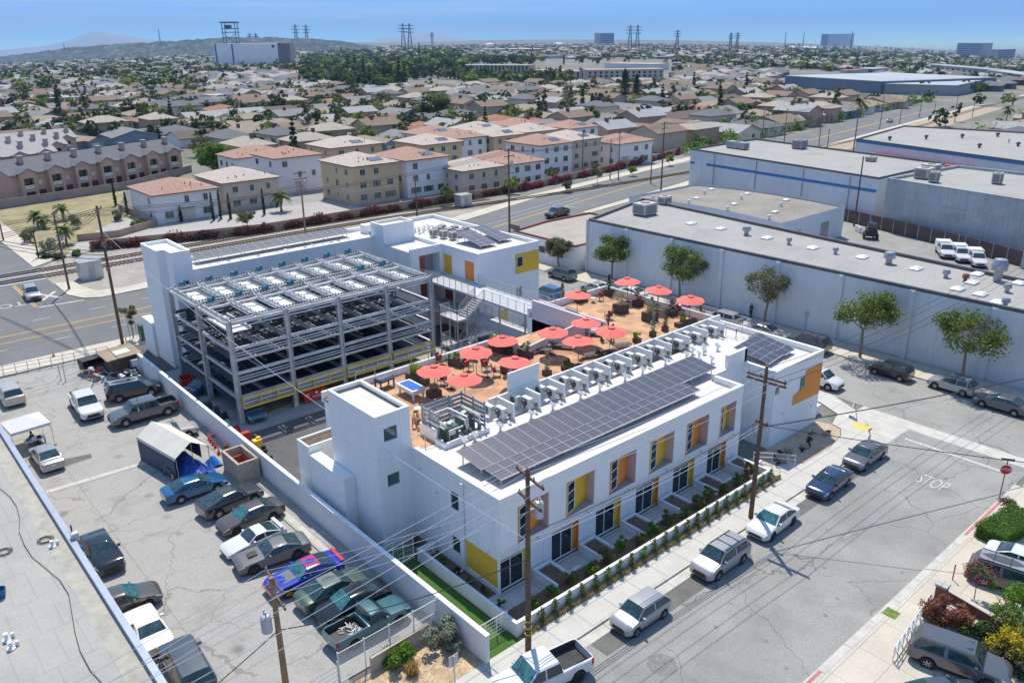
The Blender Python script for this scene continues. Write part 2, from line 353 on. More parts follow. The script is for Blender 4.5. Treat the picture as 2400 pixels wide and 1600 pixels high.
flat('lot_planter_soil', [(-10.6,-3.8),(-4.45,-3.8),(-4.45,.0),(-10.6,.0)], .06, overlay(mat('planter_soil', (.47,.35,.23), 1, noise=1, amt=.2, noise2=9, amt2=.35, bump=.5), stains(2.5,.5,.65,(.25,.16,.09),.6)))
flat('lot_driveway_apron', R4(-30, -10.7, -3.8, .4), .03, M_LOT)
overlay(M_LOT, spots()); overlay(M_LOT, spots(1.7,.05,(.10,.10,.095),.5,.3)); overlay(M_ASPH, spots(.9,.06,(.09,.09,.09),.55,.3)); overlay(M_ASPH, streaks((.14,.14,.14),.35,.05,1,.5,.7))
# markings
mb = MB()
def strip(a, b, w, z=.012, off=0): mb.bar((a[0],a[1],z),(b[0],b[1],z),w,.012)
for x0, x1 in ((-110,-13.5),):
    pass
x = -109.5
while x < 60:
    strip((x, 71.35), (x+2.1, 71.35), .14); strip((x, 80.9), (x+2.1, 80.9), .14); x += 6.7
strip((-7, 86.6), (-1.6, 85.9), .4); strip((-26, 86.8), (-11.5, 85.6), .15)
strip((-60,84.2),(-26,84.2),.12)
strip((67,84),(100,91),.14); strip((75,88),(120,97.5),.14); strip((86,75.5),(82,78),.3); strip((92.5,84.8),(90,88.5),.35)
for i in range(16):
    t = 145+i*16; strip((t, 94.5+(t-145)*.135), (t+5, 95.2+(t-145)*.135), .16)
    strip((t, 103.5+(t-145)*.135), (t+5, 104.2+(t-145)*.135), .16)
strip((40.1,-15.4),(40.1,-7.2),.32)   # stop line, front street
structure('white_road_markings', mb, M_WPAINT)
mb = MB()
for o in (-.14, .14):
    strip((-7.2+o, 87), (-7.2+o, 100.5), .12); strip((-110, 76.6+o), (10, 76.6+o), .11)
    strip((10,76.6+o),(50,79+o),.11); strip((50,79+o),(68,82+o),.12); strip((68,82+o),(115,92+o),.13); strip((115,92+o),(150,97+o),.14); strip((150,97+o),(216,108.5+o),.16); strip((216,108.5+o),(304,121.5+o),.2); strip((304,121.5+o),(399,135+o),.2)
    strip((-110,74+o),(10,74+o),.09)
structure('yellow_road_markings', mb, M_YPAINT)
structure('tactile_pad', MB().box(38.6,39.9,-4.35,-2.9,.12,.126), mat('yellow_tactile', (.62,.48,.14), .8))
def marktxt(s, x, y, rz, size, sx=1.0, sy=1.0, m=None):
    o = text_mesh(s, size, m or M_WPAINT, 'road_lettering', None, Matrix.Translation((x, y, .016)) @ Matrix.Rotation(rz, 4, 'Z') @ Matrix.Diagonal((sx, sy, 1, 1)))
    o['kind'] = 'structure'; return o
marktxt('STOP', 34.2, -12.0, R_(-90), 1.5, .62, 1.65)
marktxt('STOP', -9.6, 90.2, R_(180), 2.4, 1.0, 1.2)
for k, (a, b) in enumerate((((-5.6,93.5),(-3.6,89.3)),((-3.4,93.2),(-5.9,89.6)))):
    structure('crossing_mark', MB().bar((a[0],a[1],.012+k*.003),(b[0],b[1],.012+k*.003),.5,.01), M_WPAINT)
# side street at the left, its sidewalk, the railway and the dry strip
flat('side_street', R4(-15.5, -2.6, 85.5, 260), .003, M_ASPH2)
slab('side_sidewalk', [(-2.6,109.5),(-2.6,250),(.9,250),(.9,112.5)], -.1, .1, M_WALK2)
slab('corner_island', [(-2.5,97.4),(-2.6,90),(-1.4,86.8),(.6,85.5),(60,87.6),(60,90),(4,88.5),(1.2,89.3),(.4,91),(-.2,97)], -.1, .1, M_WALK2)
RAIL = [(-140,0),(-20,0),(40,0),(62,-.8),(85,-3),(110,-5.3),(143,-6.5),(180,-6),(230,-3.8),(304,1.5),(381,14),(470,26),(560,36)]
def track(off): return [(x, 103+off+y) for x, y in RAIL]
bal0 = [(x, 97.5+y) for x, y in RAIL[2:]]; bal1 = [(x, 107.2+y) for x, y in RAIL[2:]]
flat('railway_ballast', [(.5,88.7),(58,90.3),(68,91),(80,95.5),(62,106.6),(34,106.4),(7,114.6),(.5,111.5),(-2.6,108),(-2.6,98)], -.012, M_GRAV)
flat('railside_ground', ([(216,90),(304,97),(399,111),(520,126)], [(216,99.6),(304,112.4),(399,125.4),(520,140)]), -.012, M_DIRT, True)
flat('railside_sidewalk', ([(90,78.5),(141,86.5),(216,97.5),(304,110.3),(399,123),(520,138)], [(90,80.2),(141,89.5),(216,99.5),(304,112.6),(399,125.6),(520,140.4)]), .05, M_WALK2, True)
flat('far_sidewalk', ([(68,90.4),(97,98.9),(145,106.4),(216,119)], [(66,93.5),(96,101.5),(145,110),(216,121.5)]), .04, M_WALK2, True)
M_RAILS = mat('rusty_rail_steel', (.10,.065,.05), .55, .6)
M_TIE = mat('railway_tie', (.16,.12,.095), .95)
for nm, off in (('railway_track', 0), ('railway_track', 4.1)):
    root = thing(nm, ('nearer' if off == 0 else 'farther')+' railway track running along the bougainvillea wall', 'railway track', (0,0,0))
    p = track(off); n = 13 if off == 0 else 5
    for sgn in (-.72, .72):
        m1 = MB()
        for i in range(n-1):
            m1.bar((p[i][0],p[i][1]+sgn,terrain(*p[i])+.12),(p[i+1][0],p[i+1][1]+sgn,terrain(*p[i+1])+.12),.13,.14)
        part('rail', m1, M_RAILS, root)
    m1 = MB(); x = -2.0
    while x < (190 if off == 0 else 60):
        yy = np.interp(x, [q[0] for q in RAIL], [q[1] for q in RAIL]); m1.box(x-.12, x+.12, 103+off+yy-1.25, 103+off+yy+1.25, -.03, .06); x += .62
    part('ties', m1, M_TIE, root)
mb = MB()
for i, c in enumerate((101.6, 104.4, 105.7, 108.5)): mb.box(-15.4, -2.7, c-.2, c+.2, .004, .03)
structure('crossing_panel', mb, mat('crossing_panel_concrete', (.55,.55,.55), .9))
flat('dry_field', [(1,113),(24.3,125.5),(22.5,128),(22,150),(31,173),(7,169),(1,165)], .0, overlay(mat('dry_grass_ground', (.30,.25,.14), 1, noise=.2, amt=.25, noise2=3, amt2=.2), stains(.3,.5,.7,(.13,.15,.05),.7)))
flat('entrance_paving', [(3,113.5),(8,115.4),(35,108.6),(60,107),(60,127.8),(24.5,127.8),(22.8,139),(18.8,139),(7.5,124)], .02, overlay(mat('entrance_pavers', (.38,.355,.34), .9, noise=.3, amt=.12, noise2=6, amt2=.12), joints(1,1,.03,(.25,.23,.22),.5,.5)))
flat('housing_court', R4(36, 165, 107.6, 152), .008, mat('court_paving', (.27,.265,.26), .9, noise=.2, amt=.15))
flat('warehouse_yard', [(74.2,-40),(124,-30),(124,40),(86,40),(86,62),(74.2,62)], .01, M_ASPH)
mb = MB()
for i in range(7): mb.bar((100-i*1.4, 36-i*4.6, .03), (104.6-i*1.4, 34.8-i*4.6, .03), .15, .01)
structure('yard_bay_lines', mb, M_WPAINT)
# ---------------------------------------------------------------- the white apartment complex
M_STUC = overlay(mat('white_stucco', (.85,.85,.85), .85, noise=.5, amt=.035, noise2=14, amt2=.03), stains(.35,.6,.8,(.62,.62,.64),.25))
M_STUCJ = overlay(overlay(mat('white_stucco_panels', (.85,.85,.85), .85, noise=.5, amt=.035, noise2=14, amt2=.03), joints(2.1,3.45,.025,(.55,.55,.58),0,.38,'HZ')), stains(.5,.5,.75,(.62,.62,.64),.3))
M_ROOF = overlay(overlay(mat('white_roof_membrane', (.60,.585,.555), .8, noise=.4, amt=.05, noise2=6, amt2=.04), joints(30,1.05,.035,(.50,.49,.46),0,.5)), stains(.5,.52,.7,(.52,.48,.42),.45))
M_CAP = mat('parapet_cap', (.84,.83,.81), .6, noise=2, amt=.04)
M_YEL = mat('yellow_panel', (.80,.48,.035), .6, noise=1, amt=.05)
M_ORG = mat('orange_panel', (.78,.27,.04), .6, noise=1, amt=.05)
M_RED = mat('rust_red_panel', (.30,.055,.025), .6, noise=1, amt=.06)
M_MAU = mat('mauve_reveal', (.58,.48,.48), .8, noise=1, amt=.05)
M_SILL = mat('grey_sill', (.36,.35,.38), .8, noise=1, amt=.06)
M_GLASS = mat('dark_window_glass', (.012,.02,.026), .08, noise=.6, amt=.6, spec=.8)
M_GLASSG = mat('green_window_glass', (.03,.075,.07), .06, noise=.6, amt=.5, spec=.8)
M_FRAME = mat('white_window_frame', (.75,.75,.76), .5)
M_METAL = mat('galvanised_metal', (.50,.51,.53), .45, .55, noise=1.5, amt=.12)
M_GREY = mat('grey_rail_paint', (.50,.51,.53), .5, .2, noise=1.5, amt=.06)
M_CMU = overlay(overlay(mat('white_block_wall', (.74,.74,.76), .9, noise=.6, amt=.05, noise2=12, amt2=.04), joints(.4,.2,.012,(.5,.5,.53),.5,.4,'HZ')), stains(.4,.55,.75,(.6,.6,.62),.25))
def deckpat(t, co, last):
    N = t.nodes.new; K = t.links.new
    ch = N("ShaderNodeTexChecker"); ch.inputs['Scale'].default_value = 1.15; K(co, ch.inputs['Vector'])
    sp = N("ShaderNodeSeparateXYZ"); K(co, sp.inputs[0])
    a = math_n(t, 'LESS_THAN', math_n(t, 'FRACT', math_n(t, 'MULTIPLY', sp.outputs[0], 4.6)), .2)
    b = math_n(t, 'LESS_THAN', math_n(t, 'FRACT', math_n(t, 'MULTIPLY', sp.outputs[1], 4.6)), .2)
    m = N("ShaderNodeMix"); K(ch.outputs['Fac'], m.inputs[0]); K(a, m.inputs[2]); K(b, m.inputs[3])
    x = mixc(t, math_n(t, 'MULTIPLY', m.outputs[0], .6), last, (.16,.075,.035))
    w = N("ShaderNodeTexWhiteNoise"); w.noise_dimensions = '2D'
    fl = N("ShaderNodeVectorMath"); fl.operation = 'FLOOR'; sc = N("ShaderNodeVectorMath"); sc.operation = 'SCALE'; sc.inputs['Scale'].default_value = 1.15; K(co, sc.inputs[0]); K(sc.outputs[0], fl.inputs[0]); K(fl.outputs[0], w.inputs['Vector'])
    mr = N("ShaderNodeMapRange"); mr.inputs[3].default_value = .70; mr.inputs[4].default_value = 1.25; K(w.outputs['Value'], mr.inputs[0])
    v = N("ShaderNodeVectorMath"); v.operation = 'SCALE'; K(x, v.inputs[0]); K(mr.outputs[0], v.inputs['Scale']); return v.outputs[0]
M_DECK = overlay(mat('terracotta_deck_tiles', (.52,.30,.17), .8, noise=.7, amt=.10, noise2=25, amt2=.12), deckpat)

overlay(M_STUC, streaks((.62,.62,.64),.35)); overlay(M_STUCJ, streaks((.62,.62,.64),.35)); overlay(M_CMU, streaks((.55,.55,.57),.4))
def wall_holes(mb, o, u, W, z0, z1, holes, n, th=.25, mi=0, rev=0):
    """wall face from point o along unit vector u with rectangular holes (u0,u1,z0,z1); n is the outward normal; reveals go th inwards"""
    o = Vector(o); u = Vector(u); n = Vector(n)
    us = sorted({0, W} | {h[0] for h in holes} | {h[1] for h in holes}); zs = sorted({z0, z1} | {h[2] for h in holes} | {h[3] for h in holes})
    P = lambda a, z, d=0: tuple(o+u*a+Vector((0,0,z))-n*d)
    for i in range(len(us)-1):
        for j in range(len(zs)-1):
            cu, cz = (us[i]+us[i+1])/2, (zs[j]+zs[j+1])/2
            if any(h[0] < cu < h[1] and h[2] < cz < h[3] for h in holes): continue
            mb.quad(P(us[i],zs[j]), P(us[i+1],zs[j]), P(us[i+1],zs[j+1]), P(us[i],zs[j+1]), mi)
    for h in holes:
        a, b, c, d = h[:4]
        for p, q in (((a,c),(b,c)),((b,c),(b,d)),((b,d),(a,d)),((a,d),(a,c))):
            mb.quad(P(*p), P(*q), P(q[0],q[1],th), P(p[0],p[1],th), rev)

BLD = thing('apartment_building', 'white stucco apartment complex with orange and yellow window niches, roof deck and rear wing', 'building', (0,0,0))
# -- front wing walls
UW = [(1.53,4.1,0),(5.74,8.33,1),(9.93,12.57,0),(14.13,16.8,1),(18.34,21.0,0),(22.58,24.6,1)]
DW = [(.12,2.75,1),(4.67,7.2,0),(8.9,11.45,1),(13.1,15.65,0),(17.38,19.95,1),(21.65,24.1,0)]
mb = MB()
wall_holes(mb, (0,0,0), (1,0,0), 25.4, 3.3, 7.1, [(a,b,3.42,6.02) for a,b,_ in UW], (0,-1,0), .03)
wall_holes(mb, (0,.28,0), (1,0,0), 25.9, .1, 3.3, [(a,b,.14,2.52) for a,b,_ in DW], (0,-1,0), .3)
mb.quad((0,.28,3.3),(25.4,.28,3.3),(25.4,0,3.3),(0,0,3.3))
wall_holes(mb, (0,9.2,0), (0,-1,0), 9.2, 0, 7.1, [(4.3,5.15,4.4,5.62),(4.32,5.12,1.15,2.25),(5.75,8.92,.5,2.64)], (-1,0,0), .12)
mb.quad((25.4,0,3.3),(25.4,2.8,3.3),(25.4,2.8,7.1),(25.4,0,7.1)); mb.quad((25.9,.28,0),(25.9,2.8,0),(25.9,2.8,3.3),(25.9,.28,3.3)); mb.quad((25.4,0.05,3.3),(25.9,.28,3.3),(25.9,2.8,3.3),(25.4,2.8,3.3))
mb.quad((25.4,2.8,0),(29.6,2.8,0),(29.6,2.8,7.1),(25.4,2.8,7.1)); mb.quad((29.6,2.8,0),(29.6,-.3,0),(29.6,-.3,7.1),(29.6,2.8,7.1))
part('front_wall', mb, M_STUCJ, BLD)
mb = MB()
wall_holes(mb, (29.6,-.3,0), (1,0,0), 7.6, 0, 7.1, [(4.1,4.75,4.2,5.4)], (0,-1,0), .12)
mb.quad((37.2,-.3,0),(37.2,25.6,0),(37.2,25.6,7.1),(37.2,-.3,7.1)); mb.quad((25.5,25.6,0),(37.2,25.6,0),(37.2,25.6,7.1),(25.5,25.6,7.1))
part('corner_block_wall', mb, M_STUCJ, BLD)
part('orange_wall_panel', MB().add([(32.75,-.33,5.84),(33.68,-.33,5.87),(33.68,-.33,4.25),(32.72,-.33,4.05),(32.72,-.33,3.1),(37.16,-.33,2.95),(37.16,-.33,5.94),(34.4,-.33,5.9),(34.4,-.33,4.2)],[(2,3,4,5,8),(8,5,6,7)]).add([(32.75,-.3,5.84),(33.68,-.3,5.87)],[]), M_ORG, BLD)
part('wall_window', MB().box(33.7,34.35,-.36,-.27,4.2,5.4).box(29.75,30.25,-.34,-.29,5.0,5.6), M_GLASSG, BLD)
# roof + parapets
mb = MB(); mb.box(.3,25.1,.3,8.6,6.4,6.62); mb.box(25.1,36.9,2.9,8.6,6.4,6.62); mb.box(29.8,36.9,0,2.9,6.4,6.62); mb.box(30.2,36.9,8.6,10.45,6.4,6.615); mb.box(.3,7.9,8.6,9.2,6.4,6.615)
part('roof', mb, M_ROOF, BLD)
mb = MB(); t_ = .3
for x0,x1,y0,y1,h in ((0,25.4,0,t_,7.12),(0,t_,t_,8.9,7.12),(25.1,25.4,t_,2.6,7.12),(25.4,27.2,2.8,3.1,7.12),(27.2,29.9,2.8,3.1,8.3),(29.6,29.9,-.3,2.8,7.12),(29.9,37.2,-.3,0,7.12),(36.9,37.2,0,10.6,7.12),(37.0,37.2,10.6,25.6,7.3),(25.5,37.0,25.4,25.6,7.3)):
    mb.box(x0,x1,y0,y1,6.45,h)
mb.box(29.6,29.9,2.8,2.805,7.1,8.3)
mb.v = [(18.6+(a-18.6)*1.0008, (b-20)*1.0008+20, c) for a, b, c in mb.v]
part('parapet', mb, M_CAP, BLD)
# upper niches
for i, (a, b, k) in enumerate(UW):
    col = M_YEL if k else M_ORG; z0, z1 = 3.42, 6.02; dp = .75; xs = a+.38*(b-a); ys = .03+dp*.38
    nb = MB()
    nb.quad((a,.03,z0),(xs,ys,z0),(xs,ys,z1),(a,.03,z1)); nb.quad((xs,ys,z0),(b,dp,z0),(b,dp,z1),(xs,ys,z1))
    nb.poly([(a,.0,z1),(b,.0,z1),(b,dp,z1),(a,.03,z1)])
    f = part('window_niche', nb, col, BLD)
    part('side_reveal', MB().quad((b-.003,.0,z0),(b-.003,dp,z0),(b-.003,dp,z1),(b-.003,.0,z1)), M_MAU, f)
    part('sill', MB().poly([(a,-.0,z0+.004),(b,-.0,z0+.004),(b,dp,z0+.004)]), M_SILL, f)
    n = Vector((dp*.38-.0, -(xs-a), 0)).normalized()*.03; e = Vector((xs-a, ys-.03, 0)).normalized()
    P = lambda q, z, o=1.0: tuple(Vector((a,.03,0))+e*q*(xs-a)*1.04+n*o+Vector((0,0,z)))
    part('glass', MB().quad(P(.08,z0+.22),P(.94,z0+.22),P(.94,z1-.22),P(.08,z1-.22)), M_GLASS, f)
    mb = MB()
    for z in (z0+.2, z0+.95, z0+1.7, z1-.22): mb.bar(P(.07,z,1.6), P(.96,z,1.6), .04, .055)
    for q in (.07,.96): mb.bar(P(q,z0+.2,1.6), P(q,z1-.2,1.6), .04, .05)
    part('frame', mb, M_FRAME, f)
    th = MB()   # thin coloured surround on the wall face
    th.box(a-.07,a,-.02,.02,z0-.07,z1+.02)
    part('surround', th, col, f)
# lower doors
for i, (a, b, k) in enumerate(DW):
    col = M_YEL if k else M_ORG; y = .5; g1 = b-.5
    d = part('sliding_door', MB().box(a,b,y,y+.05,.14,2.52), col, BLD)
    part('glass', MB().box(a+.06,g1-.03,y-.02,y-.001,.18,2.18), M_GLASS, d)
    mb = MB()
    for x in (a+.03,(a+g1)/2,g1): mb.box(x-.035,x+.035,y-.05,y-.021,.15,2.25)
    mb.box(a,g1+.03,y-.052,y-.022,2.18,2.26); mb.box(a,g1,y-.052,y-.022,.14,.2)
    part('frame', mb, M_FRAME, d)
    part('reveal_panel', MB().quad((b-.004,.285,.14),(b-.004,.5,.14),(b-.004,.5,2.52),(b-.004,.285,2.52)).quad((a,.285,2.516),(b,.285,2.516),(b,.5,2.516),(a,.5,2.516)), col, d)
for zz in ((4.4,5.62),(1.15,2.25)):
    f = part('window', MB().box(.05,.1,4.05,4.9,zz[0],zz[1]), M_GLASSG, BLD)
    part('frame', MB().box(-.02,.04,4.03,4.08,zz[0],zz[1]).box(-.02,.04,4.87,4.92,zz[0],zz[1]).box(-.02,.04,4.05,4.9,zz[1],zz[1]+.04).box(-.02,.04,4.05,4.9,zz[0]-.04,zz[0]), M_FRAME, f)
part('yellow_wall_panel', MB().box(.05,.11,.28,3.45,.5,2.64), M_YEL, BLD)
part('downpipe', MB().tube([(-.09,3.52,6.5),(-.09,3.52,.6),(-.3,3.6,.25),(-.7,3.7,.2)], .07, 8).box(-.2,-.02,3.4,3.64,6.4,6.75), M_FRAME, BLD)
def lamp(x, y, z, dx, dy):
    l = part('wall_lamp', MB().tube([(x,y,z),(x+dx*.14,y+dy*.14,z+.02)], .018, 5).lathe([(.02,.02),(.06,-.01),(.08,-.06),(.05,-.07)], 8, (x+dx*.17,y+dy*.17,z)), M_METAL, BLD)
for x, y, z in ((0,6.3,4.9),(0,6.3,2.2),(0,2.2,1.6),(0,1.1,2.9),(0,8.1,5.9)): lamp(x, y, z, -1, 0)
for x, z in ((3.3,2.9),(7.9,2.9),(12.1,2.9),(16.3,2.9),(20.6,2.9),(24.8,2.9),(31,5.9),(31.2,2.9),(35.8,2.2)): lamp(x, .28 if x < 26 else -.3, z, 0, -1)
# -- elevator tower
mb = MB()
wall_holes(mb, (-2.7,15.3,0), (0,-1,0), 6.1, 0, 10.0, [], (-1,0,0))
wall_holes(mb, (-2.7,9.2,0), (1,0,0), 2.7, 0, 10.1, [(.62,1.66,8.12,9.12),(.66,1.64,4.72,5.65)], (0,-1,0), .15)
mb.quad((0,9.2,0),(0,15.3,0),(0,15.3,10.1),(0,9.2,10.1)); mb.quad((-2.7,15.3,0),(0,15.3,0),(0,15.3,10.1),(-2.7,15.3,10.1))
f = part('elevator_tower', mb, M_STUCJ, BLD)
part('tower_parapet', MB().box(-2.71,-2.5,9.19,15.31,9.9,10.14).box(-.2,.01,9.19,15.31,9.9,10.14).box(-2.5,-.2,9.19,9.4,9.9,10.14).box(-2.5,-.2,15.1,15.31,9.9,10.14), M_CAP, f)
part('tower_roof', MB().box(-2.5,-.2,9.4,15.1,9.4,9.72), overlay(mat('tower_roof_membrane', (.60,.57,.51), .85, noise=.6, amt=.08), joints(.95,30,.04,(.48,.46,.42),0,.6)), f)
for z0, z1 in ((8.12,9.12),(4.72,5.65)):
    g = part('tower_window', MB().box(-2.08,-1.04,9.33,9.36,z0,z1), M_GLASSG, f)
# low block beside tower + service yard walls
part('utility_block', MB().box(-3.6,-2.72,12.4,17.4,0,4.4), M_STUC, BLD)
part('utility_block_cap', MB().box(-3.62,-2.74,12.38,17.42,4.41,4.55), M_CAP, BLD)
part('planter_wall', MB().box(-3.6,-.2,17.45,17.6,0,5.1).box(-3.6,-3.45,17.6,19.2,0,5.1).box(-3.45,-.2,19.05,19.2,0,5.1), M_CAP, BLD)
part('planter_soil', MB().box(-3.44,-.2,17.61,19.04,4.6,4.9), M_MULCH, BLD)
# roof-deck block
mb = MB()
mb.box(.1,25.3,9.25,21.5,0.02,6.38); mb.box(25.4,37.1,10.65,25.5,0.02,6.38)
part('deck_block', mb, M_STUC, BLD)
part('roof_deck', MB().box(0,25.45,12.1,21.3,6.42,6.6).box(7.9,25.45,10.5,12.1,6.42,6.6).box(0,2.4,9.25,12.1,6.42,6.6).box(25.45,37.0,10.6,17.0,6.42,6.6).box(27.8,37.0,17.0,25.4,6.42,6.6), M_DECK, BLD)
mb = MB(); mb.box(-.1,17.4,21.3,21.5,6.3,7.15); mb.box(17.4,17.6,17.4,21.5,6.3,7.6)
part('deck_parapet', mb, M_CAP, BLD)
mb = MB(); mb.add([(17.4,17.2,6.6),(25.4,17.2,6.6),(25.4,17.2,8.2),(17.4,17.2,7.35),(17.4,17.4,6.6),(25.4,17.4,6.6),(25.4,17.4,8.2),(17.4,17.4,7.35)],[(0,1,2,3),(7,6,5,4),(3,2,6,7),(0,3,7,4),(1,5,6,2)])
mb.box(25.4,25.65,16.9,24.8,0,8.35); mb.box(27.6,27.8,16.9,25.4,6.6,7.55)
part('screen_wall', mb, mat('lilac_white_wall', (.66,.60,.64), .85, noise=.6, amt=.04), BLD)
part('stair_roof', MB().box(25.65,27.6,17,25.2,6.4,6.9), M_SILL, BLD)
# AC bay walls
ys0, ys1 = 8.4, 10.4
mb = MB(); mb.box(7.9,36.9,10.4,10.55,6.6,7.75)
part('bay_back_wall', mb, M_CAP, BLD)
for i in range(11):
    x = 8.5+i*2.612; part('partition_wall', MB().box(x,x+.14,8.4,10.4,6.6,7.85), M_CAP, BLD)
part('tall_screen_wall', MB().box(9.9,13.1,10.56,10.7,6.6,9.2), M_CAP, BLD)
# -- rear wing
mb = MB()
wall_holes(mb, (28.9,59.4,0), (0,-1,0), 21.7, 0, 10, [(15.1,16.75,6.6,8.9),(19.2,20.95,6.6,8.9),(15.1,16.75,3.3,5.5),(19.2,20.95,3.3,5.5)], (-1,0,0), .15)
wall_holes(mb, (28.9,37.7,0), (1,0,0), 9.5, 0, 10, [(5.7,9.4,6.6,9.0),(5.8,6.7,3.7,4.9)], (0,-1,0), .12)
mb.quad((38.4,37.7,0),(38.4,59.4,0),(38.4,59.4,10),(38.4,37.7,10)); mb.quad((1.5,59.4,0),(38.4,59.4,0),(38.4,59.4,10),(1.5,59.4,10))
mb.quad((1.5,52.4,0),(24.4,52.4,0),(24.4,52.4,10.3),(1.5,52.4,10.3))
mb.quad((24.4,52.4,0),(24.4,44.6,0),(24.4,44.6,9.6),(24.4,52.4,9.6)); 
wall_holes(mb, (24.4,44.6,0), (1,0,0), 4.5, 0, 10, [(1.2,4.2,6.6,9.1),(1.2,4.2,3.3,5.8)], (0,-1,0), 1.6)
mb.quad((24.4,50.2,9.6),(24.4,53,9.6),(24.4,53,12),(24.4,50.2,12)); mb.quad((24.4,50.2,9.6),(28.9,50.2,9.6),(28.9,50.2,12),(24.4,50.2,12)); mb.quad((28.9,50.2,9.6),(28.9,53,9.6),(28.9,53,12),(28.9,50.2,12)); mb.quad((24.4,53,9.6),(28.9,53,9.6),(28.9,53,12),(24.4,53,12))
part('rear_wing_wall', mb, M_STUCJ, BLD)
part('rear_roof', MB().box(1.7,38.2,52.7,59.2,9.3,9.6).box(29.1,38.2,37.9,52.7,9.3,9.6).box(24.6,29.1,44.8,52.7,9.3,9.6).box(24.6,28.7,50.4,52.8,11.5,11.7), M_ROOF, BLD)
mb = MB()
for b_ in ((28.9,38.4,37.7,37.95,9.5,10.06),(38.15,38.4,37.95,59.4,9.5,10.06),(1.5,38.15,59.15,59.4,9.5,10.06),(28.9,29.15,37.95,44.6,9.5,10.06),(24.4,28.9,44.6,44.85,9.5,10.05),(1.5,24.4,52.4,52.65,10.0,10.36),(1.5,1.75,52.65,59.15,9.5,10.06),(24.4,28.9,50.2,50.4,11.7,12.04),(24.4,24.6,50.4,53,11.7,12.04),(28.7,28.9,50.4,53,11.7,12.04),(24.6,28.7,52.8,53,11.7,12.04)): mb.box(*b_)
mb.v = [(18.6+(a-18.6)*1.0008, (b-20)*1.0008+20, c) for a, b, c in mb.v]
part('rear_parapet', mb, M_CAP, BLD)
for (y0, y1, z0, z1, m) in ((42.65,44.3,6.6,8.9,M_YEL),(38.45,40.2,6.6,8.9,M_ORG),(42.65,44.3,3.3,5.5,M_RED),(38.45,40.2,3.3,5.5,M_YEL)):
    d = part('apartment_door', MB().box(28.99,29.04,y0,y1,z0,z1), m, BLD)
    part('handle', MB().box(28.95,28.99,y0+.75,y0+.8,z0+.95,z0+1.15), M_METAL, d)
part('red_door', MB().box(25.9,26.5,44.75,44.8,6.6,8.8).box(25.9,26.5,44.75,44.8,3.3,5.5), M_RED, BLD)
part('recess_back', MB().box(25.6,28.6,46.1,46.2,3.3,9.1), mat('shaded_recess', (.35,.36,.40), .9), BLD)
part('yellow_wall_panel', MB().box(34.62,38.28,37.62,37.72,6.62,8.98), M_YEL, BLD)
g = part('window', MB().box(34.75,35.6,37.57,37.6,7.5,8.6).box(34.72,35.55,37.75,37.8,3.72,4.88), M_GLASS, BLD)
part('frame', MB().box(34.7,34.75,37.54,37.61,7.45,8.65).box(35.6,35.65,37.54,37.61,7.45,8.65).box(34.7,35.65,37.54,37.61,8.6,8.66).box(34.7,35.65,37.54,37.61,7.44,7.5), M_FRAME, g)
part('yellow_wall_panel', MB().box(33.0,36.8,37.58,37.69,3.4,5.2) if False else MB().box(32.2,33.2,37.6,37.7,.3,2.6), M_YEL, BLD)
# -- garage stair tower
mb = MB(); ftp = [(-1.3,57.2),(-1.3,52.5),(-.5,52.5),(-.5,50.6),(1.5,50.6),(1.5,57.2)]
mb.prism(ftp, 0, 12.6)
f = part('stair_tower', mb, M_STUCJ, BLD)
mb = MB()
for i in range(6):
    a, b = Vector(ftp[i]), Vector(ftp[(i+1)%6]); d = (b-a).normalized(); nn = Vector((-d.y, d.x))*-.1*(1 if i != 9 else 1)
    mb.bar((a.x-nn.x, a.y-nn.y, 12.77), (b.x-nn.x, b.y-nn.y, 12.77), .22, .36+.004*i)
part('tower_parapet', mb, M_CAP, f)
for z in (5.4,8.6): part('tower_window', MB().box(.1,.9,50.56,50.6,z,z+1.2), M_GLASSG, f)
part('tower_annex', MB().box(-1.6,-.6,57.3,60.5,0,4), M_STUC, BLD)

# walkways, bridges, stairs, railings
M_WALKW = mat('walkway_concrete', (.52,.52,.53), .8, noise=1, amt=.08)
mb = MB()
for z in (6.6, 3.3):
    mb.box(25.5,28.88,38.0,44.5,z-.28,z-.02); mb.box(25.6,28.88,24.9 if z > 4 else 20.0,38.0,z-.25,z-.03)
part('walkway', mb, M_WALKW, BLD)
def railing(name, pts, h=1.07, parent=BLD, m=None, step=1.2, mesh=True, solid=False):
    mb = MB(); m = m or M_GREY
    for i in range(len(pts)-1):
        a, b = Vector(pts[i]), Vector(pts[i+1]); L = (b-a).length; n = max(1, round(L/step))
        mb.tube([a+Vector((0,0,h)), b+Vector((0,0,h))], .028, 5)
        mb.tube([a+Vector((0,0,.1)), b+Vector((0,0,.1))], .018, 4)
        for j in range(n+1):
            p = a+(b-a)*j/n; mb.box(p.x-.025,p.x+.025,p.y-.025,p.y+.025,p.z,p.z+h)
        if mesh:
            k = max(1, int(L/.13))
            for j in range(k):
                p = a+(b-a)*(j+.5)/k; mb.bar((p.x,p.y,p.z+.1),(p.x,p.y,p.z+h),.012,.012)
            for q in range(1,5):
                mb.bar(a+Vector((0,0,.1+q*(h-.1)/5)), b+Vector((0,0,.1+q*(h-.1)/5)), .01, .01)
    return part(name, mb, m, parent)
for z in (6.6, 3.3):
    y0 = 24.9 if z > 4 else 21
    railing('railing', [(25.55,44.4,z),(25.55,34.2,z)]); railing('railing', [(25.62,32.6,z),(25.62,y0,z)]); railing('railing', [(28.8,37.6,z),(28.8,y0,z)])
mb = MB()
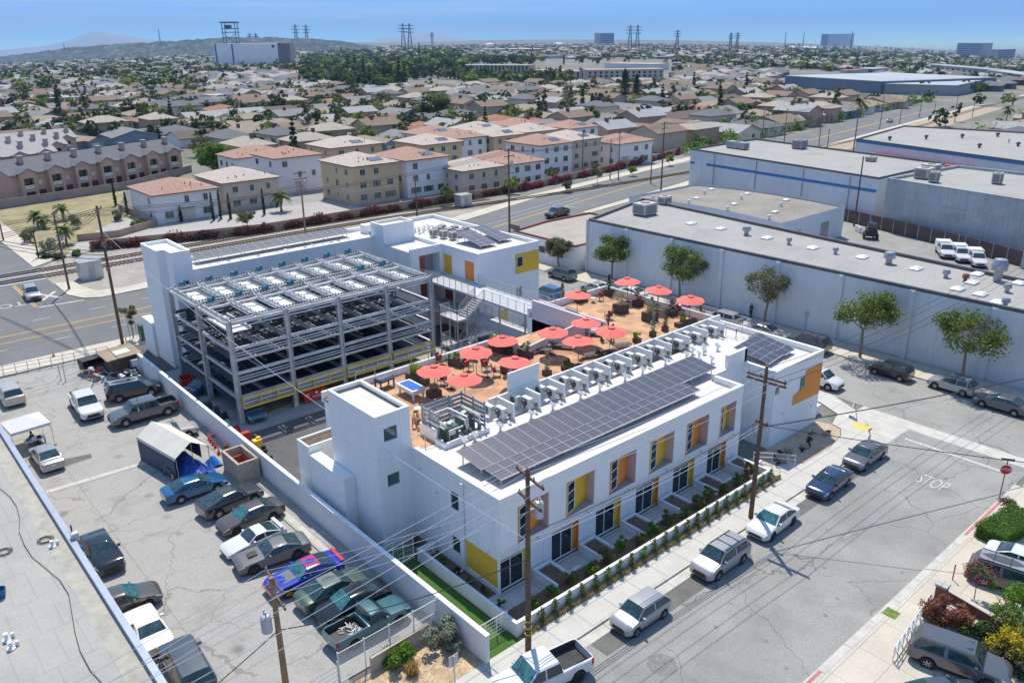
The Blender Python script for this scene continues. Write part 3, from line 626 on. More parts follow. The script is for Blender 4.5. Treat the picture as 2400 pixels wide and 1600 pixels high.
for z in (4.95, 1.65):
    mb.box(21.9,23.3,32.7,35.9,z-.22,z)
    n = 9
    for i in range(n):    # up to the walkway, and down from the one below
        x = 23.3+i*(2.3/n); mb.box(x,x+2.3/n+.03,32.8,34.1,z+(i+1)*1.65/n-.06,z+(i+1)*1.65/n)
        mb.box(x,x+2.3/n+.03,34.4,35.7,z-(i+1)*1.65/n-.06,z-(i+1)*1.65/n)
    for y in (32.75,34.15): mb.bar((23.3,y,z-.05),(25.6,y,z+1.6),.06,.3)
    for y in (34.38,35.75): mb.bar((23.3,y,z-.05),(25.6,y,z-1.7),.06,.3)
for x, y in ((21.95,32.75),(21.95,35.8),(23.2,32.75),(23.2,35.8)): mb.box(x,x+.12,y,y+.12,0,4.8)
for y in (26,30,34.2,38,42): mb.box(25.55,25.7,y,y+.15,0,6.4)
part('staircase', mb, M_METAL, BLD)
for z in (4.95, 1.65):
    railing('railing', [(23.3,32.75,z),(21.95,32.75,z),(21.95,35.85,z),(23.3,35.85,z)])
    railing('railing', [(23.3,32.75,z),(25.6,32.75,z+1.65)]); railing('railing', [(23.3,34.15,z),(25.6,34.15,z+1.65)])
# roof edge railings of the deck
railing('deck_railing', [(3.0,21.4,7.15),(17.4,21.4,7.15)], .75, step=1.9, mesh=False)
railing('deck_railing', [(28.5,25.5,7.3),(37.1,25.5,7.3),(37.1,7.2,7.3)], .8, step=1.9, mesh=False)
railing('deck_railing', [(36.8,7.2,7.15),(34.9,7.2,6.62),(34.9,8.3,6.62)], 1.0, step=1.2, mesh=False)
railing('deck_railing', [(.1,9.3,6.62),(2.3,9.3,6.62)], 1.0, mesh=False)

# patio planters, retaining wall, lawn wall
M_PLW = mat('planter_plaster', (.72,.73,.76), .85, noise=1, amt=.05)
for i in range(7):
    x = -1.3+4.23*i+ (0 if i else .9); pl = MB(); y0, y1, h = -2.1, .1, .78
    if i == 0: continue
    x0, x1 = x-.15, x+1.25
    pl.box(x0,x0+.18,y0,y1,.14,h); pl.box(x0+.18,x1,y1-.18,y1,.14,h); pl.box(x1,x1+.18,y0+.6,y1,.14,h); pl.box(x1+.18,x1+1.5,y0+.6,y0+.78,.14,h-.3)
    p = part('patio_planter', pl, M_PLW, BLD); part('soil', MB().box(x0+.19,x1-.01,y0+.1,y1-.19,.2,.62), M_MULCH, p)
mb = MB(); mb.box(-1.4,25.2,-3.3,-3.08,-.05,.95); mb.box(-1.62,-1.4,-3.3,6.8,-.05,.95); mb.box(25.0,25.2,-3.08,-1.5,0,.95); mb.box(-1.4,-.2,6.6,6.8,0,.95)
part('retaining_wall', mb, M_CMU, BLD)
part('corner_planter_box', MB().box(37.6,39.4,.4,.6,0,.9).box(37.6,37.8,.6,3.6,0,.9).box(39.2,39.4,.6,3.6,0,.9).box(37.8,39.2,.6,3.5,0,.7), M_STUC, BLD)
mb = MB()
for pts in ([(26.2,-.6,.1),(28.0,-2.8,.1)],): pass
def hrail(pts, parent=BLD):
    mb = MB(); mb.tube([(p[0],p[1],p[2]+.9) for p in pts], .03, 6); mb.tube([(p[0],p[1],p[2]+.5) for p in pts], .03, 6)
    for p in pts: mb.tube([p, (p[0],p[1],p[2]+.9)], .03, 6)
    part('handrail', mb, M_FRAME, parent)
hrail([(26.6,-.8,.1),(27.6,-1.9,.1),(28.3,-2.9,.1),(28.6,-3.4,.1)]); hrail([(25.4,-1.8,.1),(25.8,-3.0,.1),(26.0,-3.6,.1)])

# ---- boundary wall, gates
bw = part('boundary_wall', MB().box(-4.4,-4.15,-3.9,58,-.1,2.0), M_CMU); part('sunlit_wall_cap', MB().box(-4.43,-4.12,-3.93,58,2.0,2.06), mat('sunlit_cap_white', (.85,.85,.85), .8), bw)  # cap added in brighter white to paint the sunlit rim of the wall
tag(bw, 'long white block wall with a sloping foot between the parking lot and the complex', 'wall')
gt = thing('lawn_gate', 'white slatted gate across the turf strip near the sidewalk', 'gate', (-2.8,-2.45,0))
railing('gate_panel', [(-1.3,0,0),(1.2,0,0)], 1.4, gt, M_FRAME, .8)
gt = thing('side_gate', 'white mesh gate at the shaded end of the turf strip', 'gate', (-2.9,7.1,0))
railing('gate_panel', [(-1.2,0,0),(1.2,0,0)], 2.0, gt, M_FRAME, .8)

# ---------------------------------------------------------------- steel parking frame
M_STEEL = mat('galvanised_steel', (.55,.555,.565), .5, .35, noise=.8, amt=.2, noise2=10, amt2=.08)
M_DKST = mat('dark_steel_and_shade', (.11,.125,.15), .55, .4, noise=.8, amt=.2)  # dark steel; on inner beams and lower platforms it paints the frame's shade
M_PALL = mat('car_platform_sheet', (.66,.66,.64), .55, .1, noise=.8, amt=.12)
M_MOT = mat('teal_motor_paint', (.02,.17,.26), .4, noise=2, amt=.2)
M_SAFE = mat('yellow_rail_paint', (.90,.62,.02), .5, noise=1, amt=.08)
PK = thing('parking_frame', 'open galvanised steel car stacking frame four levels high beside the white tower', 'parking structure', (0,0,0))
XS = [-1.7,3.7,9.1,14.5,19.9]; YS = [34.5,41.6,48.8]; LV = [2.6,4.9,7.2,9.6]
for y in YS:
    for x in XS:
        mb = MB(); h = 10 if y == YS[0] else 9.9
        mb.box(x-.21,x+.21,y-.03,y+.03,.16,h); mb.box(x-.21,x-.17,y-.2,y+.2,.16,h-.01); mb.box(x+.17,x+.21,y-.2,y+.2,.16,h-.01)
        part('column', mb, M_STEEL, PK)
for y in YS:
    for z in LV:
        mb = MB(); q = 0.02 if y == YS[0] else 0
        for s in range(4):
            mb.bar((XS[s]+.18,y-.05+q,z+.15),(XS[s+1]-.18,y-.05+q,z+.15),.14,.30)
            mb.tube([(XS[s]+.18,y-.3,z-.42),(XS[s+1]-.18,y-.3,z-.42)], .07, 6) if z < 9 else None
            mb.bar((XS[s]+.18,y-.2,z-.2),(XS[s+1]-.18,y-.2,z-.2),.25,.06)
            if z < 9: mb.bar((XS[s]+.18,y-.12,z-.85),(XS[s+1]-.18,y-.12,z-.85),.12,.24)
        part('cross_beam', mb, M_STEEL if z > 9 or y == YS[0] else M_DKST, PK)  # inner beams get the dark copy as painted shade
for x in (XS[0], XS[-1]):
    for z in LV:
        part('side_beam', MB().bar((x,YS[0]+.18,z),(x,YS[1]-.18,z),.16,.26).bar((x,YS[1]+.18,z),(x,YS[2]-.18,z),.16,.26), M_STEEL, PK)
rnd = random.Random(3)
for bay in range(8):
    x0 = XS[0]+bay*2.7+.12; x1 = x0+2.46
    for row in (0,1):
        y0 = YS[row]+.3; y1 = YS[row+1]-.4
        mb = MB(); z = 9.78
        for x in (x0,x1-.12):
            mb.box(x,x+.12,y0,y1,z,z+.22); mb.box(x-.1,x,y0,y1,z+.0,z+.04)
            mb.tube([(x+.06,y0,z+.32),(x+.06,y1,z+.32)], .035, 5)
            for k in range(6): yy = y0+.3+k*(y1-y0-.6)/5; mb.box(x+.02,x+.1,yy,yy+.08,z+.2,z+.45)
        for y in (y0,y1-.2,(y0+y1)/2+1.6): mb.box(x0+.12,x1-.12,y,y+.2,z,z+.2)
        part('lift_frame', mb, M_STEEL, PK)
        mb = MB()
        for y in (y1-.15, y0+.15):
            for k in range(7): mb.box(x0+.25+k*.3,x0+.33+k*.3,y,y+.1,z+.18,z+.38)
            mb.tube([(x0,y+.05,z+.28),(x1,y+.05,z+.28)], .04, 6)
        part('drive_chain', mb, M_DKST, PK)
        if row == 1 or bay in (0,1,2,3,6,7):
            m1 = MB(); yy = y1-.1 if row == 0 else y1-.05
            m1.lathe([(.13,-.35),(.17,-.33),(.17,.1),(.12,.12),(.12,.3),(.05,.32)], 10, (x0+1.0+rnd.random()*.2,yy,z+.55), 0, 'x'); m1.box(x0+.75,x0+1.15,yy-.15,yy+.15,z+.3,z+.5); m1.box(x0+1.2,x0+1.38,yy-.2,yy+.2,z+.3,z+.8)
            part('lift_motor', m1, M_MOT, PK)
        # hanging car platforms on every level, lower ones widened and dark for inner shade
        for lv, zz in enumerate((9.25 if not (bay == 0 and row == 0) else 8.6, 6.2, 3.9, 1.7)):
            
            mb = MB(); mb.box(x0+(.2 if lv == 0 else -.08),x1-(.2 if lv == 0 else -.08),y0+(.5 if lv == 0 else .1),y1-(.5 if lv == 0 else .1),zz,zz+.05); mb.box(x0+.2,x0+.32,y0+.5,y1-.5,zz+.05,zz+.2); mb.box(x1-.32,x1-.2,y0+.5,y1-.5,zz+.05,zz+.2)
            mb.box((x0+x1)/2-.25,(x0+x1)/2+.25,y0+.5,y1-.5,zz+.05,zz+.09)
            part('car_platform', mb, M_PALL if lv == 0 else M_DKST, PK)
    for z in LV[:3]:
        for row in (0,1): part('rail_beam', MB().box(x0-.06,x0+.06,YS[row]+.2,YS[row+1]-.2,z-.1,z+.12).box(x1-.02,x1+.08,YS[row]+.2,YS[row+1]-.2,z-.1,z+.12), M_STEEL if row == 0 else M_DKST, PK)  # back row darkened to stand for shade inside the frame
for s in range(4):
    a, b = XS[s]+.2, XS[s+1]-.2; mb = MB()
    for z in (1.75,2.75): mb.bar((a,34.0,z),(b,34.0,z),.07,.12)
    for k in range(4): x = a+(b-a)*k/3; mb.bar((x,34.0,1.75),(x,34.0,2.75),.07,.12)
    part('safety_frame', mb, M_SAFE, PK)
    part('gate_panel', MB().box(a+.05,b-.05,34.2,34.25,2.0,2.25).box(a+.05,b-.05,34.2,34.25,2.35,2.6), M_STEEL, PK)
for x in (XS[0],): part('side_mesh', MB().box(x-.03,x+.03,42,48.4,.3,2.2), M_DKST, PK)
# ---------------------------------------------------------------- solar arrays
def cells(w, h):
    def f(t, co, last):
        a = joints(w, h, .022, (.50,.48,.56), 0, .8)(t, co, last)
        return joints(w/6, h/10, .004, (.20,.20,.25), 0, .6)(t, co, a)
    return f
M_PV = overlay(mat('solar_cells', (.04,.042,.065), .36, .0, noise=.5, amt=.15, spec=.6, coat=.18), cells(1.05, .87))
M_PV.node_tree.nodes["Principled BSDF"].inputs['Coat Roughness'].default_value = .2
M_ALU = mat('aluminium_frame', (.62,.62,.64), .4, .5)
def solar(label, x, y, z, w, d, rise, rows, colw=1.0, legs=True, group=None, rz=0):
    """a tilted array: w along x, d along y, rising by rise from its front edge to its back edge"""
    r = thing('solar_array', label, 'solar panels', (x, y, z), rz, group)
    L = math.hypot(d, rise); ang = math.atan2(rise, d); n = rows; h = L/n
    for i in range(n):
        a = i*h+.015; b = (i+1)*h-.015; mb = MB(); mb.box(0, w, a, b, 0, .04)
        o = part('panel_row', mb, M_PV, r); o.rotation_euler = (ang, 0, 0)
    mb = MB(); k = max(2, int(w/2.6))
    for i in range(k+1):
        xx = .3+(w-.6)*i/k
        mb.box(xx-.03, xx+.03, .25, .31, -z+6.6 if z < 9 else -z+9.6, .25*rise/d); mb.box(xx-.03, xx+.03, d-.4, d-.34, -z+6.6 if z < 9 else -z+9.6, rise*(d-.4)/d)
        mb.bar((xx,0,-.05),(xx,d,rise-.05),.05,.06)
    mb.bar((0,.28,.0),(w,.28,.0),.05,.05); mb.bar((0,0,-.01),(w,0,-.01),.04,.07)
    part('support_rack', mb, M_ALU, r)
    return r
solar('long dark solar array of three panel rows running along the white roof', 1.3, 3.36, 7.25, 25.2, 2.6, .3, 3)
solar('lower and shorter solar array of two panel rows in front of the long one', 1.55, 1.72, 7.12, 20.5, 1.58, .1, 2)
solar('small tilted solar array nearer the end of the white roof', 30.9, 1.25, 7.0, 3.3, 3.3, .65, 2, rz=R_(7))
solar('small tilted solar array beside the cross street parapet', 33.7, 1.45, 7.0, 1.9, 3.6, .7, 2, rz=R_(5))
solar('long row of solar panels on the rear wing roof behind the steel frame', 4.2, 56.9, 10.25, 19.5, 1.7, .3, 2)
solar('small solar array on the rear wing roof near its corner', 31.6, 40.6, 10.0, 2.6, 5.0, .8, 2)
solar('narrow solar array on the rear wing roof beside the parapet', 35.0, 41.2, 10.0, 2.3, 5.2, .8, 2)
# ---------------------------------------------------------------- condensers
M_ACW = mat('ivory_condenser_case', (.74,.73,.68), .5, noise=2, amt=.04)
M_ACD = mat('condenser_grille', (.22,.22,.22), .6)
M_DKM = mat('dark_pipe_metal', (.12,.13,.15), .5, .4)
def make_ac(label):
    r = thing('condenser', label, 'condenser', (0,0,0), 0, 'air conditioners in the roof bays')
    part('case', MB().box(-.2,.2,-.45,.45,.12,.92).box(-.18,.18,-.4,-.3,0,.12).box(-.18,.18,.3,.4,0,.12), M_ACW, r)
    part('fan_grille', MB().lathe([(.31,-.01),(.31,.02),(.1,.03),(.02,.03)], 16, (-.2,.08,.52), 0, 'x').lathe([(.31,-.03),(.31,-.03)], 4, (-.2,.08,.52), 0, 'x'), M_ACD, r)
    part('pipe', MB().tube([(0,-.46,.6),(.0,-.7,.75),(.1,-.85,.4),(.15,-.95,.05)], .035, 5).box(-.1,.1,-1.05,-.9,.5,.8), M_DKM, r)
    return r
ords = ['first','second','third','fourth','fifth','sixth','seventh','eighth','ninth','tenth','eleventh','twelfth','thirteenth']
def nth(k):
    if k < 13: return ords[k]
    if k < 19: return ('fourteenth','fifteenth','sixteenth','seventeenth','eighteenth','nineteenth')[k-13]
    t, u = divmod(k+1, 10); T_ = ('','','twent','thirt','fort','fift','sixt','sevent','eight','ninet')[t]
    return T_+'ieth' if u == 0 else T_+'y-'+ords[u-1]
ac0 = None
for i in range(11):
    for j in (0, 1):
        x = 8.5+i*2.612-.85+j*.02; y = 9.25+j*.0; x -= 0 if j == 0 else 0
        lab = 'ivory air conditioner nearest the open side of the %s roof bay from the louvre screen' % ords[i] if j == 0 else 'ivory air conditioner at the back wall of the %s roof bay from the louvre screen' % ords[i]
        xx, yy = (8.5+i*2.612-.55, 9.15) if j == 0 else (8.5+i*2.612-.95, 10.1)
        if ac0 is None: ac0 = make_ac(lab); ac0.location = (xx,yy,6.62)
        else: dup(ac0, (xx,yy,6.62), 0, lab)
for i, (x, y) in enumerate(((25.6,54.6),(27.0,55.3))):
    dup(ac0, (x,y,9.62), 0, ('ivory','second ivory')[i]+' air conditioner beside the stair box of the rear wing', 'rear roof air conditioners')
def make_top(label):
    r = thing('roof_condenser', label, 'condenser', (0,0,0), 0, 'condensers on the rear wing roof')
    part('case', MB().box(-.38,.38,-.38,.38,.1,1.0), M_ACW, r); part('coil', MB().box(-.39,-.381,-.33,.33,.2,.9).box(-.33,.33,-.39,-.381,.2,.9), M_ACD, r)
    part('fan_grille', MB().lathe([(.33,1.0),(.33,1.03),(.05,1.05)], 14), M_ACD, r)
    return r
t0 = None
for i, (x, y) in enumerate([(31.4,49.6),(32.6,50.4),(33.8,51.0),(31.9,48.2),(33.2,48.9),(34.6,49.4),(32.3,46.8),(33.8,47.4),(35.2,47.9)]):
    lab = 'square condenser on the rear wing roof, %s one counting from the stair box' % ords[i]
    if t0 is None: t0 = make_top(lab); t0.location = (x,y,9.62)
    else: dup(t0, (x,y,9.62), 0, lab)
# roof vents
def make_vent(label):
    r = thing('roof_vent', label, 'roof vent', (0,0,0), 0, 'small roof vents')
    part('pipe', MB().tube([(0,0,0),(0,0,.4)], .09, 8), M_ALU, r); part('hood', MB().add([(-.22,-.2,.38),(.22,-.2,.38),(.22,.2,.62),(-.22,.2,.62),(-.22,-.2,.42),(.22,-.2,.42),(.22,.2,.66),(-.22,.2,.66)],[(3,2,1,0),(4,5,6,7),(0,1,5,4),(1,2,6,5),(2,3,7,6),(3,0,4,7)]), M_ALU, r)
    return r
v0 = None; vr = random.Random(5)
spots = [(3.3,7.6),(4.3,7.7)]+[(6.6+k*2.6+(k%2)*.4,7.65) for k in range(8)]+[(27.5,7.2),(28.5,6.6),(28.9,7.6),(29.6,6.9),(30.3,7.4),(27.2,5.5),(28.4,5.2),(31.2,6.6)]
for i, (x, y) in enumerate(spots):
    lab = ('metal roof vent between condenser bays and solar array, %s along' % ords[i]) if i < 10 else 'metal roof vent in the cluster past the array end, %s one' % ords[i-10]
    if v0 is None: v0 = make_vent(lab); v0.location = (x,y,6.6)
    else: dup(v0, (x,y,6.6), vr.random()*.6, lab)
for i in range(16):
    x, y = 4.5+i*1.15, 53.6+(i%3)*.35
    dup(v0, (x,y,9.6), vr.random()*3, 'little white vent below the rear roof solar row, %s from the tower' % nth(i), 'rear roof vents')
for i in range(12):
    dup(v0, (29.8+(i%6)*.75, 52.5+(i//6)*1.0+(i%2)*.3, 9.6), vr.random()*3, 'little white vent clustered by the rear stair box, %s one' % ords[i], 'rear roof vents')
bx = part('hatch_box', MB().box(26.0,28.4,57.0,58.2,9.6,10.7), M_CAP); tag(bx, 'pale rectangular hatch box standing on the rear wing roof edge', 'roof hatch')
# ---------------------------------------------------------------- mechanical pen
M_LOUV = mat('grey_louvre', (.33,.38,.42), .5, .3, noise=2, amt=.1)
r = thing('louvre_screen', 'grey horizontal louvre screen around the roof machinery', 'louvre screen', (0,0,0))
mb = MB(); m2 = MB()
for k in range(6):
    z = 6.9+k*.33
    mb.bar((2.4,11.25,z),(5.95,11.25,z),.04,.22); mb.bar((2.4,11.2,z),(2.4,9.3,z),.04,.22); mb.bar((5.95,11.2,z),(5.95,8.6,z),.04,.22)
part('slats', mb, M_LOUV, r)
for x, y in ((2.4,11.25),(3.6,11.3),(4.8,11.3),(5.95,11.25),(2.4,9.3),(2.4,10.3),(5.95,8.6),(5.95,9.9)): m2.box(x-.05,x+.05,y-.05,y+.05,6.6,8.8)
m2.bar((3.4,11.1,8.5),(3.4,10,6.7),.05,.05); m2.bar((4.8,11.1,8.5),(4.8,10,6.7),.05,.05)
part('posts', m2, M_LOUV, r)
part('pen_kerb', MB().box(1.95,2.15,8.0,9.2,6.6,7.0).box(2.15,5.9,8.0,8.2,6.6,7.0).box(2.1,2.2,9.2,11.2,6.6,7.5), M_CAP, BLD)
M_GRN = mat('green_boiler_paint', (.055,.12,.115), .4, .3, noise=3, amt=.2)
for i, (x, y) in enumerate(((3.1,9.0),(4.9,9.7))):
    r = thing('water_heater', ('dark green water heater unit nearer the roof edge','dark green water heater unit deeper in the louvre pen')[i], 'water heater', (x,y,6.62), 0, 'roof water heaters')
    part('case', MB().box(-.5,.5,-.4,.4,.1,1.15), M_GRN, r); part('top_cowl', MB().lathe([(.22,1.15),(.22,1.35),(.1,1.4)], 10), M_METAL, r)
    part('control_panel', MB().box(-.3,.2,-.42,-.401,.55,.95), M_ACW, r)
r = thing('pipework', 'silver insulated pipework looping around the roof water heaters', 'pipework', (0,0,0))
mb = MB()
for dz, dx in ((0,0),(.22,.15)):
    mb.tube([(2.3+dx,8.5,7.9+dz),(2.3+dx,10.6,7.9+dz),(4.2,10.6,7.9+dz),(4.2+dx,8.6,7.9+dz),(4.25+dx,8.45,6.7)], .09, 7)
mb.tube([(5.3,8.4,6.6),(5.3,8.4,8.0),(5.3,10.4,8.0)], .11, 7); mb.tube([(2.6,8.35,6.6),(2.6,8.35,7.7),(3.8,8.35,7.7)], .06, 6)
part('pipes', mb, mat('pipe_insulation', (.68,.66,.62), .4, .3, noise=5, amt=.25), r)
mb = MB(); pr = random.Random(9)
for k in range(16):
    x, y = 2.3+pr.random()*3.4, 8.3+pr.random()*2.4; mb.box(x-.08,x+.08,y-.08,y+.08,6.6,6.9+pr.random()*.9)
part('valves', mb, M_DKM, r)

# ---------------------------------------------------------------- plants builder
def leafmat(name, c1, c2, c3=None, amt=1.0):
    if name in _M: return _M[name]
    m, t, b = newmat(name); N = t.nodes.new; K = t.links.new
    g = N("ShaderNodeNewGeometry"); rp = N("ShaderNodeValToRGB"); e = rp.color_ramp.elements
    e[0].color = tuple(c1)+(1,); e[1].color = tuple(c2)+(1,)
    if c3: q = e.new(.92); q.color = tuple(c3)+(1,); e[1].position = .8
    K(g.outputs['Random Per Island'], rp.inputs[0]); K(rp.outputs[0], b.inputs['Base Color'])
    b.inputs['Roughness'].default_value = .6; b.inputs['Specular IOR Level'].default_value = .3
    tr = N("ShaderNodeBsdfTranslucent"); K(rp.outputs[0], tr.inputs[0]); mxs = N("ShaderNodeMixShader"); mxs.inputs[0].default_value = .35
    K(b.outputs[0], mxs.inputs[1]); K(tr.outputs[0], mxs.inputs[2]); K(mxs.outputs[0], [n for n in t.nodes if n.type == 'OUTPUT_MATERIAL'][0].inputs[0])
    _M[name] = m; return m
M_LEAF = leafmat('tree_leaves', (.035,.085,.012), (.13,.20,.03), (.22,.27,.05))
M_LEAFO = leafmat('olive_leaves', (.06,.085,.035), (.17,.19,.09), (.24,.22,.10))
M_LEAFD = leafmat('dark_leaves', (.018,.045,.014), (.05,.09,.025))
M_LEAFL = leafmat('lime_leaves', (.14,.26,.02), (.36,.46,.05))
M_LEAFY = leafmat('silver_leaves', (.16,.20,.13), (.36,.40,.28))
M_REDL = leafmat('red_leaves', (.12,.02,.02), (.34,.07,.05))
M_RUST = leafmat('rust_leaves', (.16,.055,.035), (.36,.15,.09))
M_PINK = leafmat('bougainvillea_bloom', (.05,.09,.02), (.30,.03,.08), (.50,.06,.14))
M_GOLD = leafmat('yellow_flowers', (.30,.28,.02), (.72,.55,.03))
M_BARK = mat('pale_bark', (.24,.19,.15), .95, noise=3, amt=.3, noise2=15, amt2=.3)
M_BARKD = mat('dark_bark', (.10,.075,.055), .95, noise=3, amt=.3)
def leaves(mb, c, rad, n, size, rnd, shell=.55, squash=1.0, mi=0, up=.35):
    for _ in range(n):
        u = Vector((rnd.gauss(0,1), rnd.gauss(0,1), rnd.gauss(0,1))).normalized()*(shell+(1-shell)*rnd.random())
        p = Vector((c[0]+u.x*rad, c[1]+u.y*rad, c[2]+u.z*rad*squash))
        a = Vector((rnd.gauss(0,1), rnd.gauss(0,1), rnd.gauss(0,.6))).normalized()
        nn = (Vector((rnd.gauss(0,.6), rnd.gauss(0,.6), rnd.gauss(up,.6)))+u*.7).normalized(); b = nn.cross(a)
        if b.length < .1: continue
        b.normalize(); a = b.cross(nn); s = size*(.6+.8*rnd.random())
        mb.add([p-a*s-b*s*.3, p-b*s*.55+a*s*.1, p+a*s, p+b*s*.6], [(0,1,2,3)], mi)
def crown_mesh(name, m, seed, clumps, R, H, z0, n, size, squash=.75, flat=1.0):
    """an uneven crown: clumps of leaves scattered in an ellipsoid of radius R, height H above z0"""
    rnd = random.Random(seed); mb = MB()
    for k in range(clumps):
        a = rnd.random()*2*PI; q = rnd.random()**.5*.8; zz = rnd.random(); rr = R*q*math.sqrt(max(.12, 1-(zz*1.6-.8)**2))*1.15
        leaves(mb, (math.cos(a)*rr, math.sin(a)*rr, z0+H*(.12+.76*zz)), R*(.24+.2*rnd.random()), n//clumps, size, rnd, .35, squash)
    return mb.mesh(name, m)
def trunk_mesh(name, m, seed, h, r, z1, R, limbs=5, fork=.45, base=None):
    rnd = random.Random(seed); mb = MB(); lean = Vector((rnd.uniform(-.25,.25), rnd.uniform(-.25,.25), 0))
    zf = h*fork; mb.tube([(0,0,-.1), lean*.3+Vector((0,0,zf*.5)), lean+Vector((0,0,zf))], r, 7, r1=r*.75)
    for k in range(limbs):
        a = 2*PI*k/limbs+rnd.random(); e = Vector((math.cos(a)*R*.6, math.sin(a)*R*.6, z1+rnd.random()*h*.25))
        s = lean+Vector((0,0,zf)); mid = s.lerp(e, .5)+Vector((0,0,-.12*h*rnd.random()))
        mb.tube([s, mid, e], r*.5, 5, r1=r*.15)
        for q in range(2): mb.tube([mid, mid+Vector((rnd.uniform(-1,1)*R*.4, rnd.uniform(-1,1)*R*.4, h*.22))], r*.22, 4, r1=.02)
    return mb.mesh(name, m)
# ---------------------------------------------------------------- roof deck furniture
M_CORAL = mat('coral_umbrella_cloth', (.80,.155,.125), .75, noise=1.5, amt=.06)
M_COR2 = mat('red_cushion', (.50,.03,.03), .8, noise=4, amt=.1)
M_POLE = mat('bronze_pole', (.10,.08,.07), .4, .5)
M_CHAIR = mat('dark_chair_frame', (.045,.035,.035), .5, .2); M_SLING = mat('dark_sling_fabric', (.10,.09,.10), .8)
DZ = 6.605
def make_umb(label):
    r = thing('umbrella', label, 'umbrella', (0,0,DZ), 0, 'coral umbrellas on the roof deck')
    n = 8; mb = MB(); vs = [(0,0,2.6)]; ring = []
    for q, (rr, z) in enumerate(((.5,2.47),(1.0,2.29),(1.42,2.13))):
        for j in range(n*2):
            a = 2*PI*j/(n*2); f = 1 if j%2 == 0 else .965-.01*q; vs.append((math.cos(a)*rr*f, math.sin(a)*rr*f, z-(.0 if j%2 == 0 else .035*(q+1)*.5)))
    m_ = n*2; fs = [(0,1+j,1+(j+1)%m_) for j in range(m_)]
    for q in range(2): fs += [(1+q*m_+j, 1+(q+1)*m_+j, 1+(q+1)*m_+(j+1)%m_, 1+q*m_+(j+1)%m_) for j in range(m_)]
    mb.add(vs, fs); part('canopy', mb, M_CORAL, r)
    part('vent_cap', MB().lathe([(.34,2.585),(.2,2.66),(.03,2.72)], 8), M_CORAL, r)
    part('pole', MB().tube([(0,0,0),(0,0,2.75)], .03, 6).lathe([(.28,0),(.28,.06),(.05,.1)], 10), M_POLE, r)
    mb = MB()
    for j in range(n): a = 2*PI*j/n; mb.tube([(0,0,2.53),(math.cos(a)*1.38,math.sin(a)*1.38,2.1)], .012, 3); mb.tube([(0,0,1.9),(math.cos(a)*.8,math.sin(a)*.8,2.34)], .01, 3)
    part('ribs', mb, M_POLE, r)
    return r
UMB = [((6.73,15.7),'second coral umbrella of the row nearest the blue billiard table, left of it'),((7.39,12.72),'coral umbrella nearest the louvre screen and the blue pool table'),((11.67,16.69),'coral umbrella beside the glass deck railing facing the steel frame'),
 ((12.42,12.81),'coral umbrella just behind the tall white screen wall'),((19.66,15.76),'coral umbrella by the lilac wall above the loungers'),((19.71,12.68),'coral umbrella in the deck middle with a large round shadow beside the condenser bays'),
 ((23.42,15.49),'coral umbrella at the narrow passage by the end of the lilac wall'),((23.52,12.6),'coral umbrella sheltering two standing people'),((16.6,19.0),'half hidden coral umbrella with only its top above the lilac parapet'),
 ((28.92,21.93),'coral umbrella at the far left corner of the far deck'),((36.25,21.58),'coral umbrella farthest along the cross street railing'),((36.14,17.57),'middle coral umbrella along the cross street railing'),((36.0,13.34),'coral umbrella along the cross street railing nearest the condenser bays')]
u0 = None
for i, ((x, y), lab) in enumerate(UMB):
    z = DZ if i != 8 else DZ-.9
    if u0 is None: u0 = make_umb(lab); u0.location = (x,y,z)
    else: dup(u0, (x,y,z), i*.3, lab).rotation_euler = (R_((i*37%7)-3), R_((i*53%7)-3), i*.3)
def make_chair(label, red=True):
    r = thing('patio_chair', label, 'chair', (0,0,DZ), 0, 'patio chairs on the roof deck')
    part('seat', MB().box(-.28,.28,-.28,.3,.4,.45), M_SLING, r)
    b = MB(); b.add([(-.28,-.28,.42),(.28,-.28,.42),(.28,-.5,1.0),(-.28,-.5,1.0),(-.28,-.32,.42),(.28,-.32,.42),(.28,-.54,1.0),(-.28,-.54,1.0)],[(0,1,2,3),(7,6,5,4),(3,2,6,7),(0,3,7,4),(1,5,6,2)]); part('backrest', b, M_SLING, r)
    for s in (-1,1):
        part('arm', MB().bar((s*.31,-.38,.66),(s*.31,.3,.64),.06,.03), M_CHAIR, r)
        for y in (-.3,.28): part('leg', MB().bar((s*.31,y,0),(s*.31,y,.64),.035,.035), M_CHAIR, r)
    if red: part('cushion', MB().box(-.24,.24,-.3,-.12,.46,.86), M_COR2, r)
    return r
def make_lounger(label):
    r = thing('sun_lounger', label, 'sun lounger', (0,0,DZ), 0, 'sun loungers on the roof deck')
    part('bed', MB().box(-.32,.32,-.5,1.25,.3,.35), M_SLING, r)
    part('backrest', MB().add([(-.32,-.5,.32),(.32,-.5,.32),(.32,-1.0,.95),(-.32,-1.0,.95),(-.32,-.54,.30),(.32,-.54,.30),(.32,-1.05,.92),(-.32,-1.05,.92)],[(0,1,2,3),(7,6,5,4),(3,2,6,7),(0,3,7,4),(1,5,6,2)]), M_SLING, r)
    part('frame', MB().bar((-.34,-.5,.3),(-.34,1.25,.3),.04,.05).bar((.34,-.5,.3),(.34,1.25,.3),.04,.05), M_CHAIR, r)
    for s in (-1,1):
        for y in (-.4,1.1): part('leg', MB().box(s*.32-.02,s*.32+.02,y,y+.04,0,.3), M_CHAIR, r)
    return r
def at(c, x, y, z=DZ): q = G(c, x, y, z); return (q[0], q[1], z)
ch0 = None
